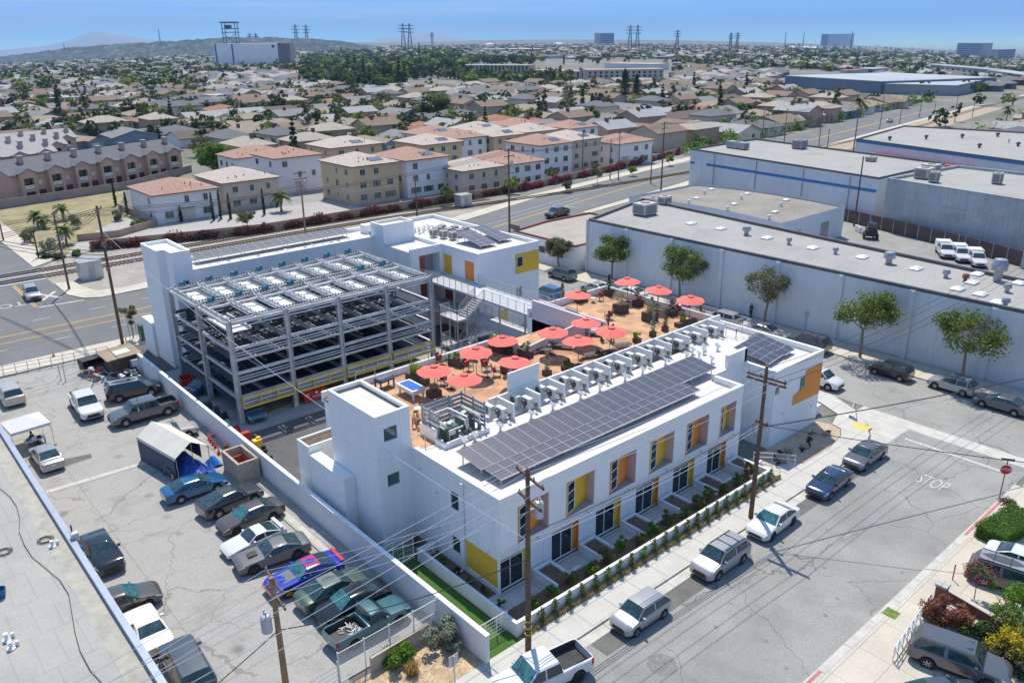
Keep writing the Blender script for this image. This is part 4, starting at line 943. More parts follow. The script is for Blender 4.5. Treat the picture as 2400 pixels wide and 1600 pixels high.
for (c,x,y,rz,red,lab) in [('B3',675,1290,200,1,'dark chair with a red cushion beside the deck railing and lime grass planter'),('B3',905,1345,190,1,'dark chair with a red cushion facing the railing between two umbrellas'),
  ('B3',1060,1345,180,0,'empty dark chair behind the blue table in the seating group'),('B3',930,1250,40,0,'dark chair in shade beneath the railing umbrella'),('B3',1045,1240,320,0,'dark chair left of the long lime grass planter'),
  ('B3',680,1465,120,1,'dark chair with a red cushion left of the umbrella by the louvre screen'),('B3',740,1490,80,0,'dark chair in the shade of the umbrella by the louvre screen'),('B3',1150,1390,230,1,'dark chair with a red cushion under the umbrella by the tall screen wall'),
  ('B3',1245,1385,260,0,'reclined dark chair between tall screen wall and planter box'),('B4',200,745,90,1,'red cushioned chair at the far left of the far deck'),('B4',275,905,60,1,'red cushioned chair by the long white parapet of the far deck'),('B4',905,860,200,1,'red cushioned chair under the umbrella nearest the condenser bays by the street railing')]:
    if ch0 is None: ch0 = make_chair(lab); ch0.location = at(c,x,y); ch0.rotation_euler = (0,0,R_(rz))
    else: dup(ch0, at(c,x,y), R_(rz), lab)
lo0 = None
for (c,x,y,rz,lab) in [('B3',1500,1185,215,'grey lounger closest to the lilac parapet'),('B3',1680,1150,215,'grey lounger under the two middle umbrellas'),('B3',1930,1040,215,'grey lounger at the lilac wall foot'),
   ('B4',360,1150,250,'dark lounger below the condenser bay walls'),('B4',110,1230,250,'dark lounger next to the second condenser bay wall'),('B4',250,1205,250,'dark lounger between umbrella shadow and bay wall'),('B4',720,800,200,'dark lounger by the street railing of the far deck')]:
    if lo0 is None: lo0 = make_lounger(lab); lo0.location = at(c,x,y); lo0.rotation_euler = (0,0,R_(rz))
    else: dup(lo0, at(c,x,y), R_(rz), lab)
M_TOPB = mat('blue_table_top', (.02,.16,.36), .4); M_TOPW = mat('white_table_top', (.7,.7,.72), .4)
for (c,x,y,m,h,lab) in [('B3',1070,1400,M_TOPB,.5,'small blue side table in the seating group'),('B3',765,1500,M_TOPB,.5,'small blue side table near the louvre screen'),('B3',1580,1160,M_TOPW,.5,'small white side table between loungers'),('C4',880,420,M_TOPW,1.0,'tall white bar table beside the tower'),('B3',1970,760,M_TOPW,.5,'small white table on the far deck')]:
    r = thing('side_table', lab, 'table', at(c,x,y), 0, 'little tables on the roof deck'); part('tabletop', MB().lathe([(.3,h-.03),(.3,h)], 14), m, r); part('leg', MB().tube([(0,0,.01),(0,0,h-.03)], .03, 6).lathe([(.2,0),(.2,.03)], 10), M_CHAIR, r)
for i, (x, y) in enumerate(((850,470),(885,480),(860,425))):
    r = thing('bar_stool', ('rust brown bar stool nearest the white tower','rust brown bar stool nearest the louvre pen','rust brown bar stool behind the tall white table')[i], 'bar stool', at('C4',x,y), 0, 'bar stools by the tower'); part('seat', MB().lathe([(.18,.72),(.18,.76)], 10), mat('brown_stool', (.16,.07,.03), .6), r)
    for a in range(4): part('leg', MB().bar((.2*math.cos(a*PI/2),.2*math.sin(a*PI/2),0),(.12*math.cos(a*PI/2),.12*math.sin(a*PI/2),.72),.03,.03), _M['brown_stool'], r)
# pool table and table football
p = at('C4',832,240,DZ)
r = thing('pool_table', 'billiard table with bright blue cloth and white rails near the white tower', 'pool table', (5.45,17.15,DZ), 0)
part('cloth', MB().box(-.5,.5,-1.0,1.0,.78,.80), mat('blue_billiard_cloth', (.02,.14,.52), .8), r)
part('rail', MB().box(-.66,-.5,-1.16,1.16,.7,.84).box(.5,.66,-1.16,1.16,.7,.84).box(-.5,.5,-1.16,-1.0,.7,.84).box(-.5,.5,1.0,1.16,.7,.84), M_FRAME, r)
part('body', MB().box(-.56,.56,-1.06,1.06,.45,.7), M_FRAME, r)
for x in (-.45,.45):
    for y in (-.95,.95): part('leg', MB().box(x-.07,x+.07,y-.07,y+.07,0,.45), M_FRAME, r)
part('ball', MB().lathe([(.001,.8),(.03,.83),(.001,.86)], 8, (0,.3,0)).lathe([(.001,.8),(.03,.83),(.001,.86)], 8, (.1,.4,0)), M_COR2, r)
r = thing('football_table', 'blue table football game with rows of white players by the deck railing', 'football table', (4.75,19.9,DZ), R_(8))
part('cabinet', MB().box(-.75,-.7,-.4,.4,.6,.92).box(.7,.75,-.4,.4,.6,.92).box(-.7,.7,-.4,-.35,.6,.92).box(-.7,.7,.35,.4,.6,.92).box(-.7,.7,-.35,.35,.6,.72), mat('navy_cabinet', (.03,.06,.16), .5), r)
mb = MB(); m2 = MB()
for k in range(8):
    x = -.6+k*.17; mb.tube([(x,-.62,.87),(x,.62,.87)], .012, 5)
    for q in range(4): m2.box(x-.02,x+.02,-.25+q*.16,-.2+q*.16,.76,.97)
part('rods', mb, M_METAL, r); part('players', m2, M_FRAME, r)
for x in (-.68,.68):
    for y in (-.33,.33): part('leg', MB().box(x-.05,x+.05,y-.05,y+.05,0,.6), _M['navy_cabinet'], r)
# planters with plants
M_PBOX = mat('brown_planter', (.085,.06,.05), .8, noise=2, amt=.15)
def grass_tuft(mb, c, R, h, n, rnd):
    for _ in range(n):
        a = rnd.random()*2*PI; q = rnd.random()*R; s = Vector((c[0]+math.cos(a)*q, c[1]+math.sin(a)*q, c[2])); l = h*(.6+.5*rnd.random()); b = rnd.random()*2*PI
        d = Vector((math.cos(b), math.sin(b), 0)); e = s+d*l*(.25+.35*rnd.random())+Vector((0,0,l)); m = s.lerp(e,.5)+Vector((0,0,l*.12)); w_ = Vector((-d.y,d.x,0))*.018
        mb.add([s-w_, s+w_, m+w_, m-w_, e], [(0,1,2,3),(3,2,4)])
def planter(lab, c, x, y, sx, sy, h, kind, m, ph=1.0, rz=0, n=240):
    r = thing('planter', lab, 'planter', at(c,x,y), rz, 'planters on the roof deck'); rnd = random.Random(int(x+y))
    part('box', MB().box(-sx,sx,-sy,sy,0,h), M_PBOX, r); part('soil', MB().box(-sx+.04,sx-.04,-sy+.04,sy-.04,h,h+.02), M_MULCH, r)
    mb = MB()
    if kind == 'grass':
        for k in range(max(1,int(max(sx,sy)*3))): grass_tuft(mb, (rnd.uniform(-sx,sx)*.7, rnd.uniform(-sy,sy)*.7, h), .2, ph, n, rnd)
    elif kind == 'column':
        for k in range(10): leaves(mb, (0,0,h+ph*(k+.7)/10), (.28 if k < 6 else .2)*(1 if k > 0 else .7), n//7, .07, rnd, .4, .8)
    else:
        for k in range(7): leaves(mb, (rnd.uniform(-sx,sx)*.8, rnd.uniform(-sy,sy)*.8, h+.1+rnd.random()*ph*.7), .3*ph, n//5, .07, rnd, .3)
    part('foliage', mb, m, r)
    return r
planter('long brown planter of lime grass by the deck railing near the football table','B3',470,1440,1.15,.28,.6,'grass',M_LEAFL,1.0,R_(-80),90)
planter('brown planter of mixed greenery behind the railing umbrella','B3',800,1300,.75,.3,.6,'bush',M_LEAF,.6,R_(-80))
planter('long planter of tall lime grass in the notch of the lilac parapet','B3',1160,1180,.9,.3,.6,'grass',M_LEAFL,1.1,R_(-80),110)
planter('planter with silvery shrubs right of the tall lime grass','B3',1230,1190,.5,.3,.5,'bush',M_LEAFY,1.1,R_(-80))
planter('brown planter with a low green shrub by the lilac parapet','B3',1390,1220,.7,.3,.6,'bush',M_LEAF,.6,R_(-80))
planter('brown planter under the umbrella behind the tall screen wall','B3',1255,1345,.8,.3,.6,'bush',M_REDL,.3,R_(0))
planter('planter with a slender silver tree in the deck centre','B3',1575,1380,.3,.3,.45,'column',M_LEAFY,1.7)
planter('low planter with dark grass beside the condenser bays','B3',1750,1330,.55,.25,.45,'bush',M_LEAF,.5)
planter('planter with a grey green shrub beside the louvre screen','B3',610,1560,.5,.4,.5,'bush',M_LEAFY,1.0)
planter('square planter with a small conifer at the far left of the far deck','B4',280,700,.4,.4,.7,'column',M_LEAFD,1.6)
planter('large square brown planter with loose shrubs on the far deck','B4',380,845,.6,.6,.9,'bush',M_LEAFY,1.5,0,300)
planter('large square brown planter in the middle of the far deck','B4',630,915,.6,.6,.9,'bush',M_LEAFO,1.7,0,300)
planter('planter with a dark red bush under the farthest umbrella','B4',530,790,.5,.4,.6,'bush',M_REDL,1.1)
planter('planter with a red leaved bush under the last umbrella on the street side','B4',820,870,.5,.4,.6,'bush',M_REDL,1.1)
planter('pot with a slim grey cypress beside the second condenser bay','B4',655,1050,.25,.25,.5,'column',M_LEAFY,1.8)
planter('pot with a slim green cypress beside the lime hedge','B4',760,1005,.25,.25,.5,'column',M_LEAFO,1.7)
planter('long lime green hedge against the far condenser bays','B4',940,950,1.3,.3,.4,'grass',M_LEAFL,.7,R_(-8),120)
planter('potted round cypress at the street end of the lime hedge','B4',1065,875,.3,.3,.5,'column',M_LEAF,1.4)
planter('pot of lime leaves against the bay walls','B4',520,1100,.3,.3,.4,'bush',M_LEAFL,.6)
planter('potted tall cypress at the far left corner by the blue car','B3',1705,740,.25,.25,.4,'column',M_LEAFO,1.5)
planter('potted bush of bright leaves beside the far deck umbrella','B3',1870,755,.7,.3,.7,'bush',M_LEAF,.7)
# ---------------------------------------------------------------- people
M_SKIN = mat('skin', (.42,.24,.16), .6); M_HAIR = mat('dark_hair', (.02,.014,.01), .7)
def person(lab, loc, rz, top, leg, pose='stand', bend=0):
    """one continuous body grown with a skin modifier, clothing as children"""
    r = thing('person', lab, 'person', loc, rz, None)
    if pose == 'stand':
        J = dict(pel=(0,0,.95), ch=(0,.01,1.28), nk=(0,0,1.47), hd=(0,.02,1.6), ht=(0,.01,1.72), ls=(.18,0,1.42), le=(.24,.03,1.14), lw=(.2,.16,.93), rs=(-.18,0,1.42), re=(-.25,.04,1.14), rw=(-.12,.24,1.1), lh=(.09,0,.9), lk=(.1,.03,.5), la=(.1,0,.08), lt=(.11,.15,.03), rh=(-.09,0,.9), rk=(-.12,.05,.5), ra=(-.13,0,.08), rt=(-.14,.15,.03))
    else:
        J = dict(pel=(0,0,.5), ch=(0,.08,.82), nk=(0,.1,1.0), hd=(0,.13,1.13), ht=(0,.12,1.25), ls=(.18,.08,.96), le=(.22,.2,.72), lw=(.12,.4,.72), rs=(-.18,.08,.96), re=(-.22,.2,.72), rw=(-.12,.4,.72), lh=(.1,.02,.5), lk=(.12,.45,.5), la=(.12,.5,.08), lt=(.12,.66,.03), rh=(-.1,.02,.5), rk=(-.12,.45,.5), ra=(-.12,.5,.08), rt=(-.12,.66,.03))
    rad = dict(pel=.14, ch=.15, nk=.055, hd=.095, ht=.07, ls=.065, le=.045, lw=.03, rs=.065, re=.045, rw=.03, lh=.09, lk=.06, la=.04, lt=.035, rh=.09, rk=.06, ra=.04, rt=.035)
    E = [('pel','ch'),('ch','nk'),('nk','hd'),('hd','ht'),('ch','ls'),('ls','le'),('le','lw'),('ch','rs'),('rs','re'),('re','rw'),('pel','lh'),('lh','lk'),('lk','la'),('la','lt'),('pel','rh'),('rh','rk'),('rk','ra'),('ra','rt')]
    for side in ('l','r'):   # five fingers on each hand
        w0 = Vector(J[side+'w']); e0 = Vector(J[side+'e']); d = (w0-e0).normalized(); sd = d.cross(Vector((0,0,1))).normalized()
        J[side+'p'] = tuple(w0+d*.07); rad[side+'p'] = .028; E.append((side+'w', side+'p'))
        for k in range(5):
            o = sd*(k-2)*.018; l = (.05,.075,.08,.07,.05)[k]; J[side+'f%d'%k] = tuple(w0+d*(.08+l)+o*1.6+Vector((0,0,-.02))); rad[side+'f%d'%k] = .009; E.append((side+'p', side+'f%d'%k))
    def skin(name, keys, m, grow=0.0):
        ks = [k for k in J if k in keys]; me = bpy.data.meshes.new(name); idx = {k: i for i, k in enumerate(ks)}
        me.from_pydata([J[k] for k in ks], [(idx[a], idx[b]) for a, b in E if a in idx and b in idx], [])
        o = bpy.data.objects.new(name, me); C.objects.link(o)
        sk = o.modifiers.new('s','SKIN'); su = o.modifiers.new('d','SUBSURF'); su.levels = su.render_levels = 1
        for k in ks: me.skin_vertices[0].data[idx[k]].radius = (rad[k]+grow, rad[k]*(.8 if k in ('ch','pel') else 1)+grow)
        root = 'pel' if 'pel' in idx else 'hd'
        me.skin_vertices[0].data[idx[root]].use_root = True
        bpy.context.view_layer.update(); me2 = bpy.data.meshes.new_from_object(o.evaluated_get(bpy.context.evaluated_depsgraph_get())); bpy.data.objects.remove(o)
        me2.materials.clear(); me2.materials.append(m); me2.polygons.foreach_set('use_smooth', [True]*len(me2.polygons))
        o = bpy.data.objects.new(name, me2); C.objects.link(o); o.parent = r; return o
    skin('body', set(J), M_SKIN)
    skin('shirt', {'pel','ch','ls','le','rs','re'}, top, .018); skin('trousers', {'pel','lh','lk','la','rh','rk','ra'}, leg, .02)
    h = Vector(J['hd']); part('hair', MB().lathe([(.09,-.02),(.108,.03),(.105,.09),(.06,.14),(.01,.155)], 12, (h.x,h.y-.025,h.z)), M_HAIR, r, True)
    part('shoes', MB().box(J['la'][0]-.05,J['la'][0]+.05,J['la'][1]-.07,J['la'][1]+.19,0,.09).box(J['ra'][0]-.05,J['ra'][0]+.05,J['ra'][1]-.07,J['ra'][1]+.19,0,.09), M_HAIR, r)
    return r
M_BLK = mat('black_cloth', (.025,.025,.03), .9); M_NAVY = mat('navy_cloth', (.03,.05,.12), .9); M_DRED = mat('dark_red_cloth', (.16,.03,.03), .9); M_JEAN = mat('denim', (.07,.10,.18), .9)
person('person in dark clothes standing on the shaded pavement by the long warehouse wall', (*G('B4',1492,885,.12)[:2], .12), R_(90), M_BLK, M_BLK)
person('person in navy standing at the far edge of the deck umbrella shade', (*at('B3',2040,1085)[:2], DZ), R_(200), M_NAVY, M_BLK)
person('person in dark red standing beneath the umbrella near the bay walls', (*at('B3',2135,1095)[:2], DZ), R_(120), M_DRED, M_BLK)
person('person in dark red near the parapet opening on the far deck', (*at('B3',2100,980)[:2], DZ), R_(60), M_DRED, M_JEAN)
# ---------------------------------------------------------------- vehicles
M_TYRE = mat('tyre_rubber', (.022,.022,.024), .85); M_RIM = mat('alloy_rim', (.50,.51,.53), .3, .8, noise=6, amt=.2); M_RIMD = mat('dark_rim', (.05,.05,.055), .35, .6); M_RIMG = mat('gold_rim', (.42,.27,.04), .35, .6)
M_CGL = mat('car_glass', (.022,.05,.058), .04, spec=.9, noise=2.5, amt=.7); M_CGT = mat('teal_car_glass', (.035,.14,.15), .05, spec=.9, noise=3, amt=.7)
M_TRIM = mat('black_car_trim', (.02,.02,.022), .6); M_HL = mat('headlamp_glass', (.62,.65,.68), .15, .3); M_TL = mat('red_tail_lamp', (.38,.012,.012), .25)
M_BED = mat('pickup_bed_liner', (.045,.047,.05), .85, noise=3, amt=.3); M_PLATE = mat('number_plate', (.65,.65,.62), .5)
def paint(name, col, rough=.28, metal=.0, coat=.9): return mat('paint_'+name, col, rough, metal, noise=.8, amt=.03, coat=coat)
KIND = dict(  # L, W, H, belt(front,mid,rear), xb, xr0, xr1, xb2 (metres from the nose), wheels (front, rear, radius), type
 sedan=(4.75,.91,1.45,(.70,.95,1.0),1.25,2.05,3.25,4.15,(.92,3.68,.33)), suv=(4.65,.93,1.70,(.82,1.08,1.12),1.1,1.75,4.1,4.5,(.9,3.6,.37)),
 wagon=(4.45,.9,1.58,(.78,1.0,1.04),1.15,1.9,3.7,4.3,(.88,3.5,.34)), hatch=(3.95,.86,1.53,(.76,.98,1.04),.88,1.5,3.35,3.85,(.72,3.2,.31)),
 van=(5.1,.98,1.75,(.78,1.05,1.08),.95,1.85,4.55,4.98,(.95,3.95,.34)), coupe=(4.35,.89,1.24,(.58,.82,.90),1.55,2.2,2.95,3.9,(.9,3.35,.33)),
 muscle=(4.95,.96,1.40,(.78,.96,1.03),1.75,2.45,3.4,4.35,(1.0,3.95,.37)), pickup=(5.85,1.0,1.93,(.98,1.2,1.22),1.5,2.15,3.55,3.75,(1.05,4.75,.41)),
 smallpickup=(5.2,.9,1.65,(.86,1.02,1.05),1.45,2.05,2.75,2.95,(.95,4.05,.34)), oldsedan=(4.75,.88,1.44,(.80,.93,.95),1.5,2.15,3.25,3.8,(.95,3.75,.32)),
 bigsuv=(5.0,.98,1.86,(.98,1.18,1.22),1.3,1.85,4.5,4.88,(.98,3.9,.40)), boxy=(4.15,.9,1.62,(.86,1.08,1.12),1.0,1.45,3.75,4.02,(.82,3.4,.33)), roadster=(4.6,.89,1.26,(.72,.84,.88),1.75,2.15,2.75,3.5,(1.0,3.5,.34)),
 fastback=(4.75,.95,1.55,(.86,1.06,1.12),1.35,2.05,3.1,4.6,(.9,3.75,.38)), crew=(6.0,1.02,1.95,(1.0,1.22,1.24),1.45,2.05,4.05,4.25,(1.1,4.85,.42)))
_CM = {}
def car_meshes(kind):
    if kind in _CM: return _CM[kind]
    L, W, H, (bf, bm, br), xb, xr0, xr1, xb2, (wf, wr, r) = KIND[kind]
    pk = 'pickup' in kind or kind == 'crew'
    xs = sorted({round(i*.085, 3) for i in range(int(L/.085)+1)} | {L, xb, xr0, xr1, xb2, .04, .14, L-.04, L-.14})
    if pk: xs = sorted(set(xs) | {xb2+.08, xb2+.09, L-.09, L-.08})
    def belt(x):
        if x < xb: return bf+(bm-bf)*(x/xb)**.75 if x > 0 else bf
        if x < xb2: return bm+(br-bm)*(x-xb)/(xb2-xb)
        return br-(.0 if pk else .06*((x-xb2)/max(.1, L-xb2))**2)
    def top(x):
        b = belt(x)
        if x <= xb or x >= xb2: return b, 0
        if x < xr0: q = (x-xb)/(xr0-xb); q = q**.9
        elif x > xr1: q = ((xb2-x)/(xb2-xr1))**(.75 if kind in ('coupe','muscle','fastback','sedan') else .9)
        else: q = 1
        m = 1-.035*abs((x-(xr0+xr1)/2)/((xr1-xr0)/2+.01))**2 if q == 1 else .965
        return b+(H-b)*q*m, q
    rings = []; info = []
    base = .21 if not pk and kind != 'bigsuv' else .36
    for x in xs:
        e0 = max(0, 1-x/.42); e1 = max(0, 1-(L-x)/.38); w = W*(1-.20*e0**2.2-.12*e1**2.4)
        zl = base+.10*(e0**2+e1**2)
        for c in (wf, wr):
            dx = abs(x-c); ra = r+.055
            if dx < ra: zl = max(zl, r+math.sqrt(ra*ra-dx*dx))
        b = belt(x); fr = max(e0, 0)**2.0; b -= .10*fr*1.3; b -= .05*max(0,e1)**2
        z, q = top(x); z = max(z, b) if q == 0 else z
        if q == 0: z = b
        z1 = max(zl+.03, base+.13); z2 = max(z1+.02, (base+b)*.52); z2 = min(z2, b-.09); z1 = min(z1, z2-.01)
        bed = pk and xb2+.085 <= x <= L-.085
        wr_ = W*.74 if not pk else W*.80
        if q > 0:
            g5 = (w*.95+(wr_*1.04-w*.95)*q, b+(z-b)*.86); g6 = (w*.86+(wr_*.93-w*.86)*q, b+(z-b)*.97); g7 = (g6[0]*.55, z); g8 = (0, z+.015)
        elif bed: g5 = (w*.84, b+.0); g6 = (w*.83, b-.48); g7 = (w*.4, b-.48); g8 = (0, b-.48)
        else: g5 = (w*.84, b+.012); g6 = (w*.66, b+.028); g7 = (w*.35, b+.038); g8 = (0, b+.04)
        half = [(w*.84, zl), (w*.985, z1), (w, z2), (w*.985, b-.05), (w*.935, b), g5, g6, g7, g8]
        rings.append([(L/2-x, -y, zz) for y, zz in half]+[(L/2-x, y, zz) for y, zz in half[-2::-1]]); info.append((x, q, bed))
    cat = {}
    n = len(rings[0])
    for i in range(len(xs)-1):
        x = (xs[i]+xs[i+1])/2; q = (info[i][1]+info[i+1][1])/2; bed = info[i][2] and info[i+1][2]
        for j in range(n-1):
            k = min(j, n-2-j)      # 0 sill .. 7 roof centre
            c = 'body'
            if k == 4 and q > .12 and xb < x < xb2:
                pil = [(xb+xb2)/2+.05] + ([xr1+.02] if kind in ('suv','van','bigsuv','wagon','boxy') else []) + ([(xb+xb2)/2+.9] if kind == 'van' else [])
                if not any(abs(x-p) < .055 for p in pil) and (q > .25 or x < xr0): c = 'side_window%d%d' % (sum(x > p for p in pil), j > n/2)
                if kind == 'roadster' : c = 'side_window0%d' % (j > n/2) if x < xr0+.3 else 'body'
            if k >= 5 and xb+.03 < x < xr0-.02 and k >= 6: c = 'windshield'
            if k >= 6 and xr1+.03 < x < xb2-.04: c = 'rear_window'
            if bed and k >= 5: c = 'bed'
            if k in (2,3) and x < .40 and x > .04 and c == 'body': c = 'headlight' if k == 3 or x < .0 else c
            if k in (2,3) and x > L-.22 and c == 'body' and (k == 3 or pk): c = 'taillight'
            if k == 0 : c = 'trim'
            if c in ('headlight','taillight'): c = c+('L' if j < n/2 else 'R')
            d = cat.setdefault(c, MB()); d.add([rings[i][j], rings[i+1][j], rings[i+1][j+1], rings[i][j+1]], [(0,3,2,1)])
    b = cat['body']; b.add(rings[0], [tuple(range(n))]); b.add(rings[-1], [tuple(range(n-1,-1,-1))])
    if pk:   # walls at the ends of the bed
        pass
    def weld(mb):
        key = {}; vs = []; mp_ = []
        for v in mb.v:
            kk = (round(v[0],4), round(v[1],4), round(v[2],4))
            if kk not in key: key[kk] = len(vs); vs.append(v)
            mp_.append(key[kk])
        mb.v = vs; fs = []
        for f in mb.f:
            g = []
            for i in f:
                if mp_[i] not in g: g.append(mp_[i])
            if len(g) > 2: fs.append(tuple(g))
        mb.f = fs; mb.m = [0]*len(fs); return mb
    out = {}
    for c, mb in cat.items():
        out[c] = weld(mb)
    out['underbody'] = MB().box(-L/2+.3, L/2-.3, -W*.82, W*.82, .24, min(.62, bf-.15))
    g = MB(); g.box(L/2-.035, L/2+.012, -W*.5, W*.5, bf*.60, bf*.80); g.box(L/2-.03, L/2+.01, -W*.62, W*.62, base+.14, base+.26); out['grille'] = g
    m = MB()
    out['mirrorL'] = MB().box(L/2-xb-.42, L/2-xb-.28, W*.96, W+.16, bm+.0, bm+.14); out['mirrorR'] = MB().box(L/2-xb-.42, L/2-xb-.28, -W-.16, -W*.96, bm, bm+.14)
    out['plate'] = MB().box(-L/2-.012, -L/2+.02, -.16, .16, .62, .76)
    t = MB(); t.lathe([(r*.62,-.10),(r*.97,-.10),(r,-.06),(r,.08),(r*.94,.11),(r*.66,.11)], 22, (0,0,r), 0, 'y')
    rm = MB(); rm.lathe([(r*.64,-.09),(r*.64,.09),(r*.58,.10),(r*.55,.05),(.05,.06),(.04,.11)], 20, (0,0,r), 0, 'y')
    out['tyre'] = t; out['rim'] = rm
    sp = MB()
    for k in range(7):
        a = 2*PI*k/7; sp.bar((.04*math.cos(a), -.105, r+.04*math.sin(a)), (r*.6*math.cos(a), -.105, r+r*.6*math.sin(a)), .04, .05)
    out['spokes'] = sp
    _CM[kind] = {k: v for k, v in out.items()}
    return _CM[kind]
_MESHC = {}
def cm(kind, key, m, smooth=False):
    k = (kind, key, m.name)
    if k not in _MESHC:
        me = car_meshes(kind)[key].mesh(key, m, smooth)
        if smooth:
            try: me.set_sharp_from_angle(angle=R_(34))
            except Exception: pass
        _MESHC[k] = me
    return _MESHC[k]
def car(kind, pm, label, loc, rz, glass=None, rim=None, roof=None, group=None, cat='car', hood=None, rails=False, sunroof=False):
    L, W, H, _, xb, xr0, xr1, xb2, (wf, wr, r) = KIND[kind]; glass = glass or M_CGL; rim = rim or M_RIM
    names = dict(sedan='sedan', suv='sport_utility_car', wagon='estate_car', hatch='hatchback', van='minivan', coupe='sports_coupe', muscle='muscle_car', pickup='pickup_truck', smallpickup='pickup_truck', oldsedan='old_sedan', bigsuv='sport_utility_car', boxy='boxy_hatchback', roadster='roadster', fastback='fastback_car', crew='pickup_truck')
    t = thing(names[kind], label, cat, loc, rz, group)
    body = part('body', cm(kind, 'body', pm, True), None, t)
    for k, m in (('windshield', glass), ('rear_window', M_CGL), *[(k, M_CGL) for k in car_meshes(kind) if k.startswith('side_window')], ('bed', M_BED), ('headlightL', M_HL), ('headlightR', M_HL), ('taillightL', M_TL), ('taillightR', M_TL), ('underbody', M_TRIM), ('trim', M_TRIM), ('grille', M_TRIM), ('mirrorL', pm), ('mirrorR', pm), ('plate', M_PLATE)):
        if k in car_meshes(kind): part({'headlightL':'headlight','headlightR':'headlight','taillightL':'taillight','taillightR':'taillight','mirrorL':'mirror','mirrorR':'mirror','trim':'sill_trim'}.get(k, k.rstrip('0123456789')), cm(kind, k, m, k in ('windshield','rear_window')), None, t)
    for x, sd in ((L/2-wf,-1),(L/2-wf,1),(L/2-wr,-1),(L/2-wr,1)):
        w_ = part('wheel', cm(kind, 'tyre', M_TYRE), None, t, loc=(x, sd*(W-.10), 0)); w_.rotation_euler = (0, 0, 0 if sd < 0 else PI)
        part('rim', cm(kind, 'rim', M_TRIM), None, w_); part('spokes', cm(kind, 'spokes', rim), None, w_)
    zr = H*.982+.006
    if roof: part('roof_panel', MB().box(L/2-xr1+.02, L/2-xr0-.06, -W*.60, W*.60, zr-.0, zr+.022), roof, t)
    if hood: part('hood_panel', MB().add([(L/2-xb+.05,-W*.62,belt_z(kind,xb)+.05),(L/2-.35,-W*.55,belt_z(kind,.35)+.03),(L/2-.35,W*.55,belt_z(kind,.35)+.03),(L/2-xb+.05,W*.62,belt_z(kind,xb)+.05)],[(0,1,2,3)]), hood, t)
    if sunroof: part('sunroof', MB().box(L/2-xr0-.75, L/2-xr0-.12, -W*.42, W*.42, zr, zr+.018), M_CGL, t)
    if rails:
        for s in (-1,1): part('roof_rail', MB().bar((L/2-xr1+.05,s*W*.66,zr+.03),(L/2-xr0-.1,s*W*.66,zr+.03),.04,.04), M_TRIM, t)
        for q in (.35,.7): part('roof_bar', MB().bar((L/2-xr0-(xr1-xr0)*q,-W*.66,zr+.05),(L/2-xr0-(xr1-xr0)*q,W*.66,zr+.05),.05,.03), M_TRIM, t)
    return t
def belt_z(kind, x):
    L, W, H, (bf, bm, br), xb = KIND[kind][:5]; return bf+(bm-bf)*(x/xb)**.75 if x > 0 else bf
def carW(kind, pm, label, c, f, r, side, **k):
    """placed by where the visible front and rear wheels touch the ground in the photograph; side tells which side of the car they are on"""
    L, W = KIND[kind][:2]; wf, wr = KIND[kind][8][:2]
    F = G(c, *f); Rr = G(c, *r); h = math.atan2(F[1]-Rr[1], F[0]-Rr[0])
    if 'snap' in k:
        sn = k.pop('snap'); h = R_(sn)
    d = Vector((math.cos(h), math.sin(h), 0)); left = Vector((-d.y, d.x, 0))
    mid = Vector((F[0]+Rr[0], F[1]+Rr[1], 0))/2 + d*(-(L/2-(wf+wr)/2)) + (left if side == 'R' else -left)*(W-.12)
    return car(kind, pm, label, (mid.x, mid.y, k.pop('z', 0.01)), h, **k)
P_WHT = paint('white', (.64,.64,.65)); P_SIL = paint('silver', (.36,.36,.37), .3, .35); P_CHA = paint('champagne', (.50,.46,.42), .3, .3); P_GRY = paint('grey', (.10,.105,.12), .22, .2)
P_DGR = paint('dark_grey', (.06,.065,.075), .22, .3); P_BLK = paint('black', (.008,.009,.011), .12); P_NVY = paint('navy', (.012,.03,.085), .15); P_BLU = paint('blue', (.008,.10,.24), .2, .2)
P_BRN = paint('bronze_grey', (.10,.088,.08), .22, .25); P_GRN = paint('green', (.045,.085,.055), .35, .2); P_TEA = paint('teal', (.04,.13,.16), .3, .2); P_CRM = paint('cream', (.82,.78,.70)); P_RBL = paint('royal_blue', (.012,.035,.42), .2)
P_RED = paint('red', (.55,.01,.03), .25); P_CAR = paint('carbon', (.10,.105,.11), .5); P_DRB = paint('dull_blue', (.03,.05,.075), .4)
# -- the parking lot
carW('van', P_CHA, 'champagne minivan at the far left edge of the parking lot', 'C1', (-30,225), (48,345), 'L', group='cars in the parking lot')
carW('crew', P_WHT, 'white pickup truck parked beside the junk pile', 'C1', (608,437), (528,318), 'R', group='cars in the parking lot')
carW('crew', P_GRY, 'slate grey pickup truck parked nose out by the boundary wall', 'C1', (935,472), (1235,388), 'L', rim=M_RIM, group='cars in the parking lot')
t = carW('bigsuv', P_BLK, 'old black utility wagon with a silver camper shell parked against the junk', 'C1', (1115,245), (885,293), 'R', group='cars in the parking lot', roof=P_SIL)
carW('oldsedan', P_CHA, 'old silver sedan with its nose behind the tent shed', 'C1', (1390,548), (1145,610), 'R', sunroof=True, group='cars in the parking lot')
carW('sedan', P_SIL, 'silver grey sedan parked by the white canopy tent', 'C1', (238,700), (312,805), 'L', group='cars in the parking lot')
carW('sedan', P_BLU, 'bright blue sedan first in the long parked row', 'C1', (1600,945), (1335,1032), 'R', sunroof=True, rim=M_RIM, group='cars in the parking lot')
carW('fastback', P_DGR, 'dark grey fastback second in the long parked row', 'C1', (1865,1035), (1620,1140), 'R', sunroof=True, group='cars in the parking lot')
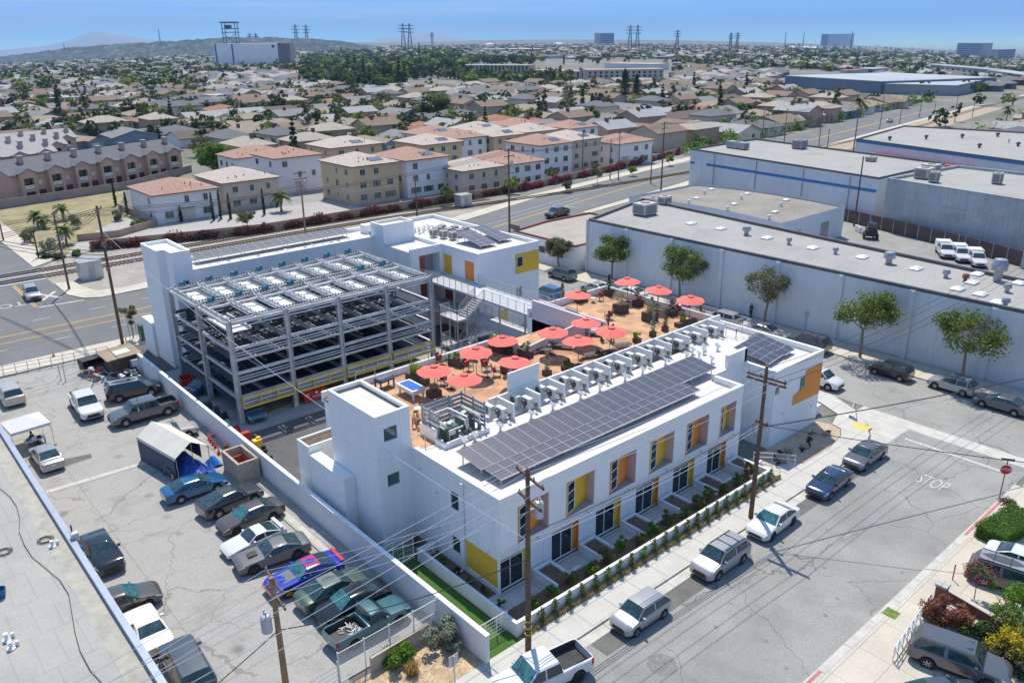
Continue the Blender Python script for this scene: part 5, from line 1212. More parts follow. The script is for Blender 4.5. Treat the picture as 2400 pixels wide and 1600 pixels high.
carW('sedan', P_BRN, 'bronze grey sedan third in the long parked row with nose pointing out', 'C1', (1730,1272), (2020,1150), 'L', rim=M_RIMD, glass=M_CGT, sunroof=True, group='cars in the parking lot')
t = carW('coupe', P_WHT, 'white sports coupe with a rear wing in the long parked row', 'C1', (1760,1442), (2035,1325), 'L', rim=M_RIMD, group='cars in the parking lot')
part('rear_wing', MB().box(-2.0,-1.75,-.8,.8,1.08,1.12).box(-1.95,-1.85,-.78,-.72,.85,1.08).box(-1.95,-1.85,.72,.78,.85,1.08), P_WHT, t)
t = carW('muscle', P_CAR, 'charcoal muscle car with a vented hood in the long parked row', 'C3', (170,652), (490,540), 'L', rim=M_RIMD, group='cars in the parking lot')
part('hood_scoop', MB().box(1.0,1.6,-.28,.28,1.0,1.04), M_TRIM, t)
t = carW('muscle', P_RBL, 'royal blue muscle car with a red roof, grey hood and gold wheels', 'C3', (432,838), (762,695), 'L', rim=M_RIMG, roof=P_RED, hood=P_CAR, sunroof=True, glass=M_CGT, group='cars in the parking lot')
part('front_lip', MB().box(2.38,2.52,-.8,.8,.35,.62), P_RED, t); part('spoiler', MB().box(-2.5,-2.25,-.85,.85,1.05,1.10), P_RED, t)
carW('sedan', P_GRN, 'patchy green and grey sedan parked nose in beside the black one', 'C3', (985,800), (690,948), 'R', rim=M_RIMD, roof=P_CAR, sunroof=True, group='cars in the parking lot')
carW('sedan', P_BLK, 'black sedan between the green sedan and the teal pickup', 'C3', (765,1088), (1165,905), 'L', rim=M_RIMD, glass=M_CGT, group='cars in the parking lot')
t = carW('smallpickup', P_TEA, 'faded teal pickup truck with an open bed last in the parked row', 'C3', (1330,1030), (905,1265), 'R', rim=M_RIMD, group='cars in the parking lot')
rr_ = random.Random(4); mb = MB()
for k in range(26):
    x, y = -.9-rr_.random()*.7, -.5+rr_.random()*.9; a = rr_.random()*3; mb.bar((x,y,.62+rr_.random()*.2),(x+.35*math.cos(a),y+.3*math.sin(a),.64+rr_.random()*.25),.04,.04)
part('bed_scrap', mb, M_PLATE, t)
carW('fastback', P_BLK, 'glossy black car alone beside the long grey roof edge', 'C2', (765,672), (655,505), 'R', sunroof=True, group='cars in the parking lot')
carW('sedan', P_BRN, 'grey sedan half hidden behind the long grey roof edge', 'C2', (1105,945), (860,1030), 'R', glass=M_CGT, group='cars in the parking lot')
t = carW('roadster', P_CRM, 'cream classic convertible coupe with four round tail lamps', 'C2', (1002,1075), (1135,1300), 'L', roof=P_CRM, group='cars in the parking lot')
carW('bigsuv', P_DRB, 'dull dark blue utility truck at the bottom edge of the lot', 'C2', (1300,1400), (1420,1640), 'L', group='cars in the parking lot')
# -- front street
carW('pickup', P_WHT, 'white pickup truck with an empty bed parked at the near kerb', 'C6', (60,1730), (525,1500), 'L', glass=M_CGT, rim=M_RIMD, group='cars along the front street')
carW('hatch', P_SIL, 'small silver hatchback second along the front street kerb', 'C6', (968,1148), (1190,995), 'L', group='cars along the front street')
carW('suv', P_SIL, 'silver sport utility car with black roof bars at the kerb', 'C6', (1618,702), (1805,572), 'L', rails=True, group='cars along the front street')
carW('sedan', P_WHT, 'white sedan parked beside the tall brown utility pole', 'C6', (2045,388), (2200,268), 'L', glass=M_CGT, rim=M_RIMD, group='cars along the front street')
carW('sedan', P_NVY, 'dark navy sedan parked along the front street kerb', 'C7', (630,1080), (792,955), 'L', sunroof=True, group='cars along the front street')
carW('sedan', P_GRY, 'grey sedan parked nearest the street corner', 'C7', (925,842), (1050,755), 'L', group='cars along the front street')
# -- cross street
carW('suv', P_WHT, 'white sport utility car showing past the orange panel corner', 'C7', (572,235), (500,140), 'R', snap=-90, group='cars along the cross street')
carW('boxy', P_BLK, 'black boxy hatchback parked under the street tree shadow', 'B5', (735,1375), (935,1440), 'L', snap=90, group='cars along the cross street')
carW('wagon', P_SIL, 'pale silver estate car parked by the leaning street tree', 'B5', (1255,1500), (1465,1565), 'L', snap=90, rails=True, group='cars along the cross street')
carW('sedan', P_GRY, 'grey sedan with a white spoiler at the right end of the cross street', 'C7', (1858,352), (2065,412), 'L', snap=90, group='cars along the cross street')
def carC(kind, pm, label, c, xy, rz, z=0.0, **k): q = G(c, *xy, z); return car(kind, pm, label, (q[0], q[1], terrain(q[0], q[1])+.01), R_(rz), **k)
carC('bigsuv', P_DGR, 'dark long sport utility car showing past the white roof corner', 'B5', (160,1085), 90, 1.0, rails=True, group='cars along the cross street')
carC('sedan', P_SIL, 'silver sedan behind the parapet below the thin street tree', 'B4', (1590,985), 90, .8, group='cars along the cross street')
carC('suv', P_SIL, 'pale car seen through the deck railing near the last umbrella', 'B4', (1260,890), 90, .8, group='cars along the cross street')
carC('sedan', P_SIL, 'silver car seen through the railing behind the middle street umbrella', 'B4', (870,800), 90, .8, group='cars along the cross street')
carC('sedan', P_WHT, 'white car seen through the railing behind the first street umbrella', 'B4', (470,665), 90, .8, group='cars along the cross street')
carC('sedan', P_SIL, 'grey silver car behind the potted conifer of the far deck', 'B4', (170,630), 90, .8, group='cars along the cross street')
carW('suv', P_GRY, 'blue grey sport utility car across the street from the yellow wall panel', 'B3', (1610,548), (1725,582), 'L', snap=90, group='cars along the cross street')
carC('suv', P_BLU, 'blue car half hidden by the corner of the rear wing', 'B3', (1590,670), 90, .8, group='cars along the cross street')
# -- main road and beyond
carC('crew', P_DGR, 'dark pickup truck driving on the main road past the warehouses', 'A2', (1470,1450), -172, .7)
carC('suv', P_SIL, 'silver car waiting at the side street stop line', 'B1', (235,590), -95, .6)
carC('sedan', P_SIL, 'small pale car far away on the main road', 'A3', (1410,822), 15, .6)
# -- bottom right driveways
carW('bigsuv', P_GRY, 'grey luxury sport utility car with a dark sunroof in the driveway', 'C8', (1895,1610), (1525,1472), 'R', sunroof=True, group='cars in the driveways')
carC('sedan', P_DRB, 'blue grey car just entering the bottom edge of the photo', 'C8', (1620,1640), -35, 1.0, group='cars in the driveways')
carW('bigsuv', P_BRN, 'dark bronze sport utility car with a silver ribbed roof', 'C8', (2330,920), (1968,798), 'R', roof=P_SIL, rails=True, group='cars in the driveways')
carW('sedan', P_WHT, 'white sedan with a dark sunroof by the clipped hedge', 'C8', (2420,760), (2090,640), 'R', sunroof=True, group='cars in the driveways')
# under the steel frame
carC('hatch', P_TEA, 'teal hatchback under the first bay of the steel frame', 'B2', (905,1440), -95, .8)
carC('sedan', P_BLU, 'blue car half hidden among gear beside the steel frame', 'B1', (1530,1260), 20, .5)
# three service trucks
M_SVC = mat('white_service_body', (.74,.74,.74), .5)
for i, (x, y) in enumerate(((1380,385),(1515,420),(1655,462))):
    q = G('B5', x, y, 0); t = car('pickup', P_WHT, ('white service truck nearest the black machinery','middle white service truck of three','white service truck nearest the warehouse skylights')[i], (q[0]+1.2,q[1]+1.5,.02), R_(-148), rim=M_RIM, group='white service trucks in the yard', cat='truck')
    part('service_body', MB().box(-2.9,-.95,-1.05,1.05,.9,2.0), M_SVC, t); part('ladder_rack', MB().box(-2.7,.2,-.9,-.85,2.05,2.12).box(-2.7,.2,.85,.9,2.05,2.12), M_SVC, t)
q = G('B5', 690, 215, 0)
t = thing('excavator', 'black compact loader with an arm parked by the yard fence', 'loader', (q[0],q[1],.02), R_(30))
part('body', MB().box(-1.3,1.1,-.9,.9,.6,1.7), M_TRIM, t); part('cab', MB().box(-.6,.5,-.7,.7,1.7,2.7), M_CGL, t); part('arm', MB().bar((.9,0,1.5),(2.2,0,2.6),.3,.4).bar((2.2,0,2.6),(3.2,0,1.2),.25,.3), M_TRIM, t)
for x in (-.8,.8):
    for y in (-1.05,1.05): part('wheel', MB().lathe([(.2,-.15),(.5,-.15),(.5,.15),(.2,.15)], 12, (x,y,.5), 0, 'y'), M_TYRE, t)
# ---------------------------------------------------------------- warehouses across the cross street
M_WW = overlay(overlay(mat('painted_block_wall', (.70,.715,.745), .85, noise=.12, amt=.06, noise2=5, amt2=.04), joints(.45,.22,.014,(.52,.54,.58),.5,.35,'YZ')), stains(.15,.45,.7,(.50,.53,.58),.55))
M_WR = overlay(overlay(overlay(mat('grey_felt_roof', (.36,.35,.33), .9, noise=.1, amt=.12, noise2=3, amt2=.1), joints(.9,40,.06,(.26,.25,.24),0,.55)), stains(.1,.47,.66,(.22,.215,.2),.6)), joints(9,1.0,.02,(.5,.49,.46),.5,.3))
M_WR2 = overlay(mat('brown_felt_roof', (.27,.245,.21), .95, noise=.12, amt=.2, noise2=2, amt2=.12), joints(1.2,30,.05,(.2,.18,.16),0,.4))
M_CONC = overlay(overlay(mat('stained_concrete_wall', (.42,.44,.46), .9, noise=.15, amt=.14, noise2=3, amt2=.1), joints(5.5,3,.05,(.27,.28,.30),0,.6,'HZ')), stains(.25,.48,.7,(.26,.27,.28),.55))
M_TAR = mat('dark_parapet_cap', (.12,.12,.13), .9, noise=1, amt=.2)
M_STRP = mat('blue_stripe_paint', (.03,.20,.46), .7, noise=1, amt=.06)
M_SKY = mat('skylight_dome', (.75,.78,.80), .25, noise=1, amt=.05)
M_GALV = mat('galvanised_duct', (.36,.38,.40), .4, .5, noise=2, amt=.2)
overlay(M_WW, streaks((.48,.50,.54),.5)); overlay(M_CONC, streaks((.22,.23,.25),.6))
def poly_prism(pts, z0, z1): m = MB(); m.prism(pts, z0, z1); return m
def warehouse(name, label, pts, h, wallm, roofm, par=.35, capm=None, crown=0):
    r = thing(name, label, 'warehouse', (0,0,0)); n = len(pts)
    mb = MB()
    for i in range(n):
        a, b = pts[i], pts[(i+1)%n]; mb.quad((*a,0),(*b,0),(*b,h),(*a,h))
    part('wall', mb, wallm, r)
    c = Vector((sum(p[0] for p in pts)/n, sum(p[1] for p in pts)/n))
    ins = [tuple(Vector(p)+(c-Vector(p)).normalized()*.35) for p in pts]
    part('roof', MB().poly([(p[0],p[1],h-par) for p in ins]), roofm, r)
    mb = MB()
    for i in range(n):
        a, b = Vector(pts[i]), Vector(pts[(i+1)%n]); d = (b-a).normalized(); nn = Vector((-d.y,d.x))*.16
        if (c-a).dot(nn) < 0: nn = -nn
        o = nn*-.1
        mb.bar((a.x+nn.x*.9,a.y+nn.y*.9,h-par/2+.02+.003*i),(b.x+nn.x*.9,b.y+nn.y*.9,h-par/2+.02+.003*i),.34,par)
    part('parapet', mb, capm or M_TAR, r)
    return r
W1 = warehouse('long_warehouse', 'long white block warehouse with a grey roof lining the cross street', [(58.2,-60),(58.9,49),(77,54),(73.5,25),(70.2,-5),(66,-60)], 8.0, M_WW, M_WR)
for i in range(13):
    y = 41.5-i*8.0; x = 58.2+(y+60)*.0064
    part('pilaster', MB().box(x-.22,x-.01,y-.3,y+.3,0,7.7).box(x-.3,x-.22,y-.15,y+.15,7.0,7.6), M_WW, W1)
part('end_wall_pilaster', MB().box(58.6,58.85,48.9,49.2,0,7.9), M_WW, W1)
wr = random.Random(11)
def skylight(x, y, z, i, where, s=1.0):
    o = part('skylight', MB().box(-.75*s,.75*s,-.55*s,.55*s,0,.16).add([(-.7*s,-.5*s,.17),(.7*s,-.5*s,.17),(.7*s,.5*s,.17),(-.7*s,.5*s,.17),(-.4*s,-.28*s,.32),(.4*s,-.28*s,.32),(.4*s,.28*s,.32),(-.4*s,.28*s,.32)],[(4,5,6,7),(0,1,5,4),(1,2,6,5),(2,3,7,6),(3,0,4,7)]), M_SKY, None, loc=(x,y,z)); tag(o, where, 'skylight', 'flat roof skylights')
def turbine(x, y, z, lab, r=.35, h=1.0, m=None):
    o = part('roof_ventilator', MB().lathe([(r*.55,0),(r*.55,h*.45),(r,h*.5),(r*1.05,h*.75),(r*.8,h),(.05,h*1.05)], 12), m or M_GALV, None, loc=(x,y,z)); tag(o, lab, 'roof ventilator', 'warehouse roof ventilators')
RZ = 7.66
def onroof(c, x, y, z=RZ): q = G(c, x, y, z); return q[0], q[1], z
sk1 = [('B4',985,92),('B4',1235,137),('B4',1635,215),('B4',2025,300),('B5',625,380),('B5',1082,478),('B5',1605,525),('B5',1560,597),('B5',1435,652),('B5',1632,697),('B5',1780,765),('B5',1960,602)]
for i, (c,x,y) in enumerate(sk1): skylight(*onroof(c,x,y), i, 'white skylight on the long warehouse roof, %s of a straggling line from the far end' % ords[i])
for i, (c,x,y,r,h,lab) in enumerate([('B4',1818,265,.35,.9,'small round ventilator between two skylights on the long warehouse roof'),('B5',392,345,.35,.8,'pale mushroom ventilator on the long warehouse roof'),('B5',1335,548,.4,.9,'pale turbine beside the far group of skylights'),('B5',1500,585,.35,.9,'rusty ventilator in the far group of skylights'),('B5',1775,575,.8,2.4,'tall wide galvanised flue with a cap on the long warehouse roof'),('B5',1858,672,.4,.9,'pale turbine beyond the tall flue'),('B5',1843,795,.4,.9,'pale turbine at the right edge of the long roof'),('B4',1455,185,.55,1.2,'boxy exhaust fan near the far end of the long roof'),('B5',848,430,.65,1.4,'boxy exhaust fan in the middle of the long roof')]):
    turbine(*onroof(c,x,y), lab, r, h, mat('rusty_metal', (.25,.10,.06), .8) if 'rusty' in lab else M_GALV)
def hvac(x, y, z, sx, sy, sz, lab, rz=0, m=None):
    r = thing('rooftop_unit', lab, 'rooftop air unit', (x,y,z), rz, 'rooftop air units'); part('case', MB().box(-sx,sx,-sy,sy,.2,sz), m or mat('beige_unit', (.50,.47,.41), .6, noise=1, amt=.1), r)
    part('louvre', MB().box(-sx-.02,-sx,-sy*.8,sy*.8,.4,sz-.3).box(-sx*.8,sx*.8,-sy-.02,-sy,.4,sz-.3), M_ACD, r); part('base', MB().box(-sx*.9,sx*.9,-sy*.9,sy*.9,0,.2), M_TAR, r); part('fan', MB().lathe([(min(sx,sy)*.6,sz),(min(sx,sy)*.6,sz+.12)], 12), M_ACD, r)
    return r
hvac(*onroof('A2',2065,1460), 1.5,1.2,1.8,'large beige air unit at the far end of the long warehouse roof')
hvac(*onroof('A2',2200,1390), .9,.7,1.3,'dark air unit behind the large beige one')
# small shop with grey roof and red fascia
sh = warehouse('small_shop', 'small low white shop with a grey tiled roof and dark red fascia', [(57.6,50.3),(57.8,64.5),(66.5,66.2),(77,66),(77,54.4),(61,50.3)], 3.9, M_STUC, overlay(mat('pale_tile_roof', (.36,.325,.28), .9, noise=.4, amt=.15), joints(.8,.5,.03,(.35,.32,.28),.5,.6)), .25, mat('dark_red_fascia', (.24,.05,.05), .8))
part('window', MB().box(57.55,57.62,57.0,58.3,1.4,2.5).box(57.55,57.62,53,54,1.4,2.5), M_GLASS, sh)
sg = thing('shop_signboard', 'small dark signboard on a post over the shop roof corner', 'sign', (58.3,63.8,0)); part('board', MB().box(-.1,.1,-.2,1.9,3.9,4.7), mat('sign_board_tan', (.22,.17,.11), .8), sg); part('post', MB().box(-.05,.05,.3,.4,0,3.9), M_POLE, sg)
fn = thing('picket_fence', 'white metal picket fence in front of the small shop', 'fence', (56.9,0,.12)); mb = MB()
for k in range(70): mb.box(-.02,.02,50+k*.22,50.05+k*.22,0,1.7)
mb.bar((0,50,1.6),(0,65.4,1.6),.03,.04); mb.bar((0,50,.2),(0,65.4,.2),.03,.04); part('pickets', mb, M_FRAME, fn)
# arched roof building
r = thing('arched_roof_hall', 'low hall with a wide slightly curved brown roof behind the long warehouse', 'warehouse', (0,0,0))
mb = MB(); n = 14; x0, x1, y0, y1 = 87.5, 107.5, 34.5, 66
for i in range(n):
    a, b = i/n, (i+1)/n; za, zb = 4.9+.5*(1-(2*a-1)**2), 4.9+.5*(1-(2*b-1)**2); ya, yb = y0+(y1-y0)*a, y0+(y1-y0)*b
    mb.quad((x0+.3,ya,za),(x1-.3,ya,za),(x1-.3,yb,zb),(x0+.3,yb,zb))
part('roof', mb, M_WR2, r)
mb = MB(); mb.quad((x0,y0,0),(x1,y0,0),(x1,y0,5.3),(x0,y0,5.3)); mb.quad((x0,y1,0),(x1,y1,0),(x1,y1,5.3),(x0,y1,5.3))
for x in (x0, x1):
    pts = [(x,y0,0),(x,y1,0),(x,y1,5.3)]+[(x,y0+(y1-y0)*k/n,5.3+.55*(1-(2*k/n-1)**2)) for k in range(n-1,0,-1)]+[(x,y0,5.3)]; mb.poly(pts)
part('wall', mb, M_WW, r); part('dock_door', MB().box(91,93.4,34.4,34.47,.2,3.4).box(100,102.4,34.4,34.47,.2,3.4), M_GALV, r)
for i in range(13):
    x = 89.5+(i%4)*5; y = 38+i*2; z = 4.9+.5*(1-(2*(y-y0)/(y1-y0)-1)**2)
    (skylight(x, y, z+.02, i, 'pale skylight on the curved brown roof, %s from its near side' % ords[i], .8) if i%2 else turbine(x, y, z, 'little pale ventilator on the curved brown roof, %s from its near side' % ords[i], .3, .7, M_SKY))
# blue stripe warehouse
r = warehouse('striped_warehouse', 'tall white warehouse with one blue stripe along its side wall', [(129.8,84.3),(120.2,35.2),(147,34.6),(156.8,84.6)], 8.6, M_WW, M_WR)
a, b = Vector((129.8,84.3,0)), Vector((120.2,35.2,0)); d = (b-a).normalized(); nn = Vector((d.y,-d.x,0)); nn = nn if nn.x < 0 else -nn
L = (b-a).length
part('blue_stripe', MB().bar(a+d*5.5+nn*.02+Vector((0,0,5.6)), b-d*.2+nn*.02+Vector((0,0,6.1)), .05,.55).bar(a+d*.1+nn*.02+Vector((0,0,5.4)), a+d*1.6+nn*.02+Vector((0,0,5.5)), .05,.5), M_STRP, r)
for k in (.16,.41,.66,.88): p = a+d*L*k+nn*.1; part('downpipe', MB().tube([(p.x,p.y,8),(p.x,p.y,0)], .09, 6), M_GALV, r)
hvac(139,78,8.25,2.8,.9,1.6,'long grey cooling unit with a row of fans on the striped warehouse', R_(80), M_GALV); hvac(149,68,8.25,1.4,1.2,2.0,'boxy grey unit near the far parapet of the striped warehouse', 0, M_GALV)
hvac(141,47,8.25,1.0,.8,1.0,'low grey vent box on the striped warehouse'); 
# grey concrete plant
r = warehouse('concrete_plant', 'weathered grey concrete factory building beside the striped warehouse', [(117.4,32.4),(111.5,5),(109,-14),(137,-20),(141,30)], 9.2, M_CONC, M_WR, .45, M_CONC)
for i, (x, y, s) in enumerate(((124,29,1.5),(129,30,1.5),(121,26,.8),(127,18,.8),(123,8,.9),(132,12,1.0))): hvac(x, y, 8.76, s, s*.8, 1.9, ('beige cooler nearest the corner of the concrete plant','second beige cooler on the concrete plant','little duct box on the concrete plant','squat fan housing amid the concrete plant roof','fan housing toward the right of the concrete plant','fan housing at the far right of the concrete plant')[i])
for i, (x, y) in enumerate(((116,2),(118,-1),(121,0))): turbine(x, y, 8.8, ('large spun metal ventilator nearest the plant edge','large spun metal ventilator in the middle of three','large spun metal ventilator behind the other two')[i], .9, 2.0, M_GALV)
for k in range(5): x, y = 117.2-k*1.25, 28-k*5.7; part('wall_pipe', MB().tube([(x-.35,y,8.8),(x-.35,y,.2)], .1, 6), M_GALV, r)
r = warehouse('duct_annex', 'low teal grey annex with a looping duct at the right edge', [(106.8,6),(104,-20),(109,-20),(111.4,6)], 6.2, M_CONC, mat('teal_grey_roof', (.16,.25,.28), .8, noise=.5, amt=.15), .3)
part('duct', MB().tube([(108.5,4,6.3),(108.5,4,7.9),(108,1,7.9),(107.5,-8,7.9)], .45, 10), M_SKY, r)
# farther blue banded warehouse
r = warehouse('banded_warehouse', 'long far white warehouse with a blue band under its flat roof', [(185,72.5),(225.5,78.5),(236,10),(162,0)], 7.2, M_WW, M_WR)
p0, p1 = Vector((185,72.5,6.6)), Vector((162,0,6.6)); part('blue_band', MB().bar(p0+Vector((-.05,0,0)), p1+Vector((-.05,0,0)), .06, .5), M_STRP, r)
part('awning', MB().bar((181.5,66,4.3),(172.5,38,4.3),2.6,.15).bar((181.5,66,2.2),(172.5,38,2.2),.6,.6), mat('rust_awning', (.33,.07,.05), .8), r)
for i in range(11): turbine(190+(i%4)*9, 66-i*5.5, 6.9, 'small roof fan on the banded warehouse, %s row from its far end' % ords[i], .5, 1.0, M_TAR)
# yard: fences, barrels
def fence(name, label, pts, h, m, postm=None, step=2.6, solid=True, cat='fence'):
    r = thing(name, label, cat, (0,0,0)); mb = MB(); 
    for i in range(len(pts)-1):
        a, b = Vector(pts[i]).to_3d(), Vector(pts[i+1]).to_3d(); za, zb = terrain(a.x,a.y), terrain(b.x,b.y); mb.bar((a.x,a.y,za+h/2),(b.x,b.y,zb+h/2),.06 if solid else .02,h)
        L = (b-a).length
        for k in range(int(L/step)+1): p = a+(b-a)*min(1,k*step/L); part('post', MB().box(p.x-.06,p.x+.06,p.y-.06,p.y+.06,-.1,h+.1), postm or m, r) if k < 60 else None
    part('panel', mb, m, r); return r
M_SLATF = overlay(mat('brown_slat_fence', (.12,.085,.075), .9, noise=.5, amt=.2), joints(.14,30,.02,(.05,.04,.04),0,.7,'HZ'))
fence('slat_fence', 'dark brown slatted fence at the back of the service yard', [(120,42),(112,16),(106.5,2),(103,-12)], 2.3, M_SLATF, M_GALV)
for i, (c, x, y) in enumerate((('B5',575,150),('B5',600,165),('B5',330,160))):
    q = G(c, x, y, 0); o = part('storage_drum', MB().lathe([(.35,0),(.35,1.0),(.3,1.02)], 12), (M_SKY, M_SKY, mat('yellow_cabinet', (.62,.42,.05), .7))[i], None, loc=(q[0],q[1],.02)); tag(o, ('white drum by the yard loader','second white drum by the yard loader','yellow drum against the arched hall wall')[i], 'drum')
# ---------------------------------------------------------------- street trees on the cross street
def tree(kind, lab, x, y, H, R, lm, seed, n=900, size=.16, tm=None, cat='tree', z0f=.38, clumps=16, squash=.8, limbs=5, tr=.16, group=None, fork=.4, z=None):
    r = thing(kind, lab, cat, (x, y, terrain(x,y) if z is None else z), 0, group)
    part('trunk', trunk_mesh('trunk', tm or M_BARK, seed, H, tr, H*.62, R, limbs, fork), None, r)
    part('crown', crown_mesh('crown', lm, seed, clumps, R, H*(1-z0f), H*z0f, n, size, squash), None, r)
    return r
for i, (x, y, H, R, m, lab) in enumerate([(57.2,42.6,7.0,2.5,M_LEAF,'round dark green street tree at the far end of the long warehouse wall'),(57.3,30.6,7.4,3.0,M_LEAF,'broad green street tree behind the first street side umbrellas'),(56.9,17.6,7.6,2.5,M_LEAFO,'thin airy street tree with bare forked limbs by the standing person'),
    (55.2,4.6,7.6,3.0,M_LEAF,'broad street tree throwing its shadow over the black boxy car'),(56.2,-5.5,7.8,3.2,M_LEAF,'leaning dense street tree at the right end of the warehouse wall'),(56.6,52.8,4.6,1.9,M_LEAFO,'small street tree before the little shop')]):
    tree('street_tree', lab, x, y, H, R*1.08, m, 20+i, 5200 if i != 2 else 2600, .13, z0f=.42, clumps=26, tr=.17, group='trees along the cross street', z=.12)
sp = part('signpost', MB().tube([(0,0,0),(0,0,2.4)], .035, 6).box(-.02,.02,-.2,.2,1.8,2.4), M_METAL, None, loc=tuple(G('B5',130,1000,.12))); tag(sp, 'small grey signpost on the pavement against the white warehouse wall', 'signpost')
# low canopy street lights and poles along the main road follow in their own section
# ---------------------------------------------------------------- townhouses beyond the railway
def rooftile(name, c1, c2):
    def f(t, co, last):
        N = t.nodes.new; K = t.links.new
        sp = N("ShaderNodeSeparateXYZ"); K(co, sp.inputs[0])
        ln = math_n(t, 'LESS_THAN', math_n(t, 'FRACT', math_n(t, 'MULTIPLY', sp.outputs[2], 5.5)), .25)
        x = mixc(t, math_n(t, 'MULTIPLY', ln, .35), last, tuple(v*.5 for v in c1))
        n = N("ShaderNodeTexNoise"); n.inputs['Scale'].default_value = 2.2; n.inputs['Detail'].default_value = 4; K(co, n.inputs['Vector'])
        mr = N("ShaderNodeMapRange"); mr.inputs[1].default_value = .45; mr.inputs[2].default_value = .62; K(n.outputs['Fac'], mr.inputs[0])
        return mixc(t, math_n(t, 'MULTIPLY', mr.outputs[0], .55), x, c2)
    return overlay(mat(name, c1, .9, noise=1.5, amt=.12, noise2=12, amt2=.15), f)
M_RTRED = rooftile('rose_tile_roof', (.36,.20,.15), (.46,.34,.27)); M_RTTAN = rooftile('tan_tile_roof', (.45,.37,.32), (.60,.53,.47))
M_WWH = mat('white_house_wall', (.72,.72,.73), .9, noise=.8, amt=.05); M_WBE = mat('beige_house_wall', (.56,.47,.38), .9, noise=.8, amt=.06); M_WTA = mat('tan_house_wall', (.58,.44,.27), .9, noise=.8, amt=.06)
M_SHUT = mat('olive_shutter', (.14,.13,.09), .8); M_WFR = mat('pale_window_frame', (.62,.60,.55), .7); M_GAR = mat('garage_door_paint', (.60,.54,.47), .8)
def hip(mb, x0, x1, y0, y1, z, rise, eave=.45):
    x0 -= eave; x1 += eave; y0 -= eave; y1 += eave; w, d = x1-x0, y1-y0; m = min(w, d)/2
    if w >= d: a, b = (x0+m, (y0+y1)/2, z+rise), (x1-m, (y0+y1)/2, z+rise)
    else: a, b = ((x0+x1)/2, y0+m, z+rise), ((x0+x1)/2, y1-m, z+rise)
    c = [(x0,y0,z),(x1,y0,z),(x1,y1,z),(x0,y1,z)]; lo = [(p[0],p[1],z-.18) for p in c]
    if w >= d: mb.add(c+[a,b]+lo, [(0,1,5,4),(1,2,5),(2,3,4,5),(3,0,4),(9,8,7,6)])
    else: mb.add(c+[a,b]+lo, [(0,1,4),(1,2,5,4),(2,3,5),(3,0,4,5),(9,8,7,6)])
    mb.add(c+lo, [(0,4,5,1),(1,5,6,2),(2,6,7,3),(3,7,4,0)])
def gable(mb, x0, x1, y0, y1, z, rise, along='x', eave=.4):
    x0 -= eave; x1 += eave; y0 -= eave; y1 += eave; e = .14
    for dz, rev in ((0, False), (-e, True)):
        if along == 'x': v = [(x0,y0,z+dz),(x1,y0,z+dz),(x1,(y0+y1)/2,z+rise+dz),(x0,(y0+y1)/2,z+rise+dz),(x1,y1,z+dz),(x0,y1,z+dz)]; fs = [(0,1,2,3),(3,2,4,5)]
        else: v = [(x0,y0,z+dz),(x0,y1,z+dz),((x0+x1)/2,y1,z+rise+dz),((x0+x1)/2,y0,z+rise+dz),(x1,y1,z+dz),(x1,y0,z+dz)]; fs = [(0,3,2,1),(3,5,4,2)]
        mb.add(v, [f[::-1] for f in fs] if rev else fs)
    if along == 'x': mb.add([(x0,y0,z),(x0,y0,z-e),(x0,(y0+y1)/2,z+rise),(x0,(y0+y1)/2,z+rise-e),(x0,y1,z),(x0,y1,z-e)],[(0,2,3,1),(2,4,5,3)]); mb.add([(x0,y0,z),(x1,y0,z),(x1,y0,z-e),(x0,y0,z-e)],[(0,3,2,1)])
    else: mb.add([(x0,y0,z),(x0,y0,z-e),((x0+x1)/2,y0,z+rise),((x0+x1)/2,y0,z+rise-e),(x1,y0,z),(x1,y0,z-e)],[(0,1,3,2),(2,3,5,4)]); mb.add([(x0,y0,z),(x0,y1,z),(x0,y1,z-e),(x0,y0,z-e)],[(0,1,2,3)])
def win(parent, x, y, z, w, h, face, shut=False, door=False):
    """window on the face 'S' (towards the street) or 'W'"""
    if face == 'S': g = MB().box(x-w/2,x+w/2,y-.05,y-.02,z,z+h); f = MB().box(x-w/2-.09,x-w/2,y-.08,y-.01,z-.08,z+h+.08).box(x+w/2,x+w/2+.09,y-.08,y-.01,z-.08,z+h+.08).box(x-w/2,x+w/2,y-.08,y-.01,z+h,z+h+.08).box(x-w/2,x+w/2,y-.08,y-.01,z-.08,z).box(x-.02,x+.02,y-.075,y-.051,z,z+h)
    else: g = MB().box(x-.05,x-.02,y-w/2,y+w/2,z,z+h); f = MB().box(x-.08,x-.01,y-w/2-.09,y-w/2,z-.08,z+h+.08).box(x-.08,x-.01,y+w/2,y+w/2+.09,z-.08,z+h+.08).box(x-.08,x-.01,y-w/2,y+w/2,z+h,z+h+.08).box(x-.08,x-.01,y-w/2,y+w/2,z-.08,z).box(x-.075,x-.051,y-.02,y+.02,z,z+h)
    o = part('window', g, M_GLASSG, parent); part('frame', f, M_WFR, o)
    if shut and face == 'S': part('shutter', MB().box(x-w/2-.5,x-w/2-.1,y-.07,y-.01,z,z+h), M_SHUT, o); part('shutter', MB().box(x+w/2+.1,x+w/2+.5,y-.07,y-.01,z,z+h), M_SHUT, o)
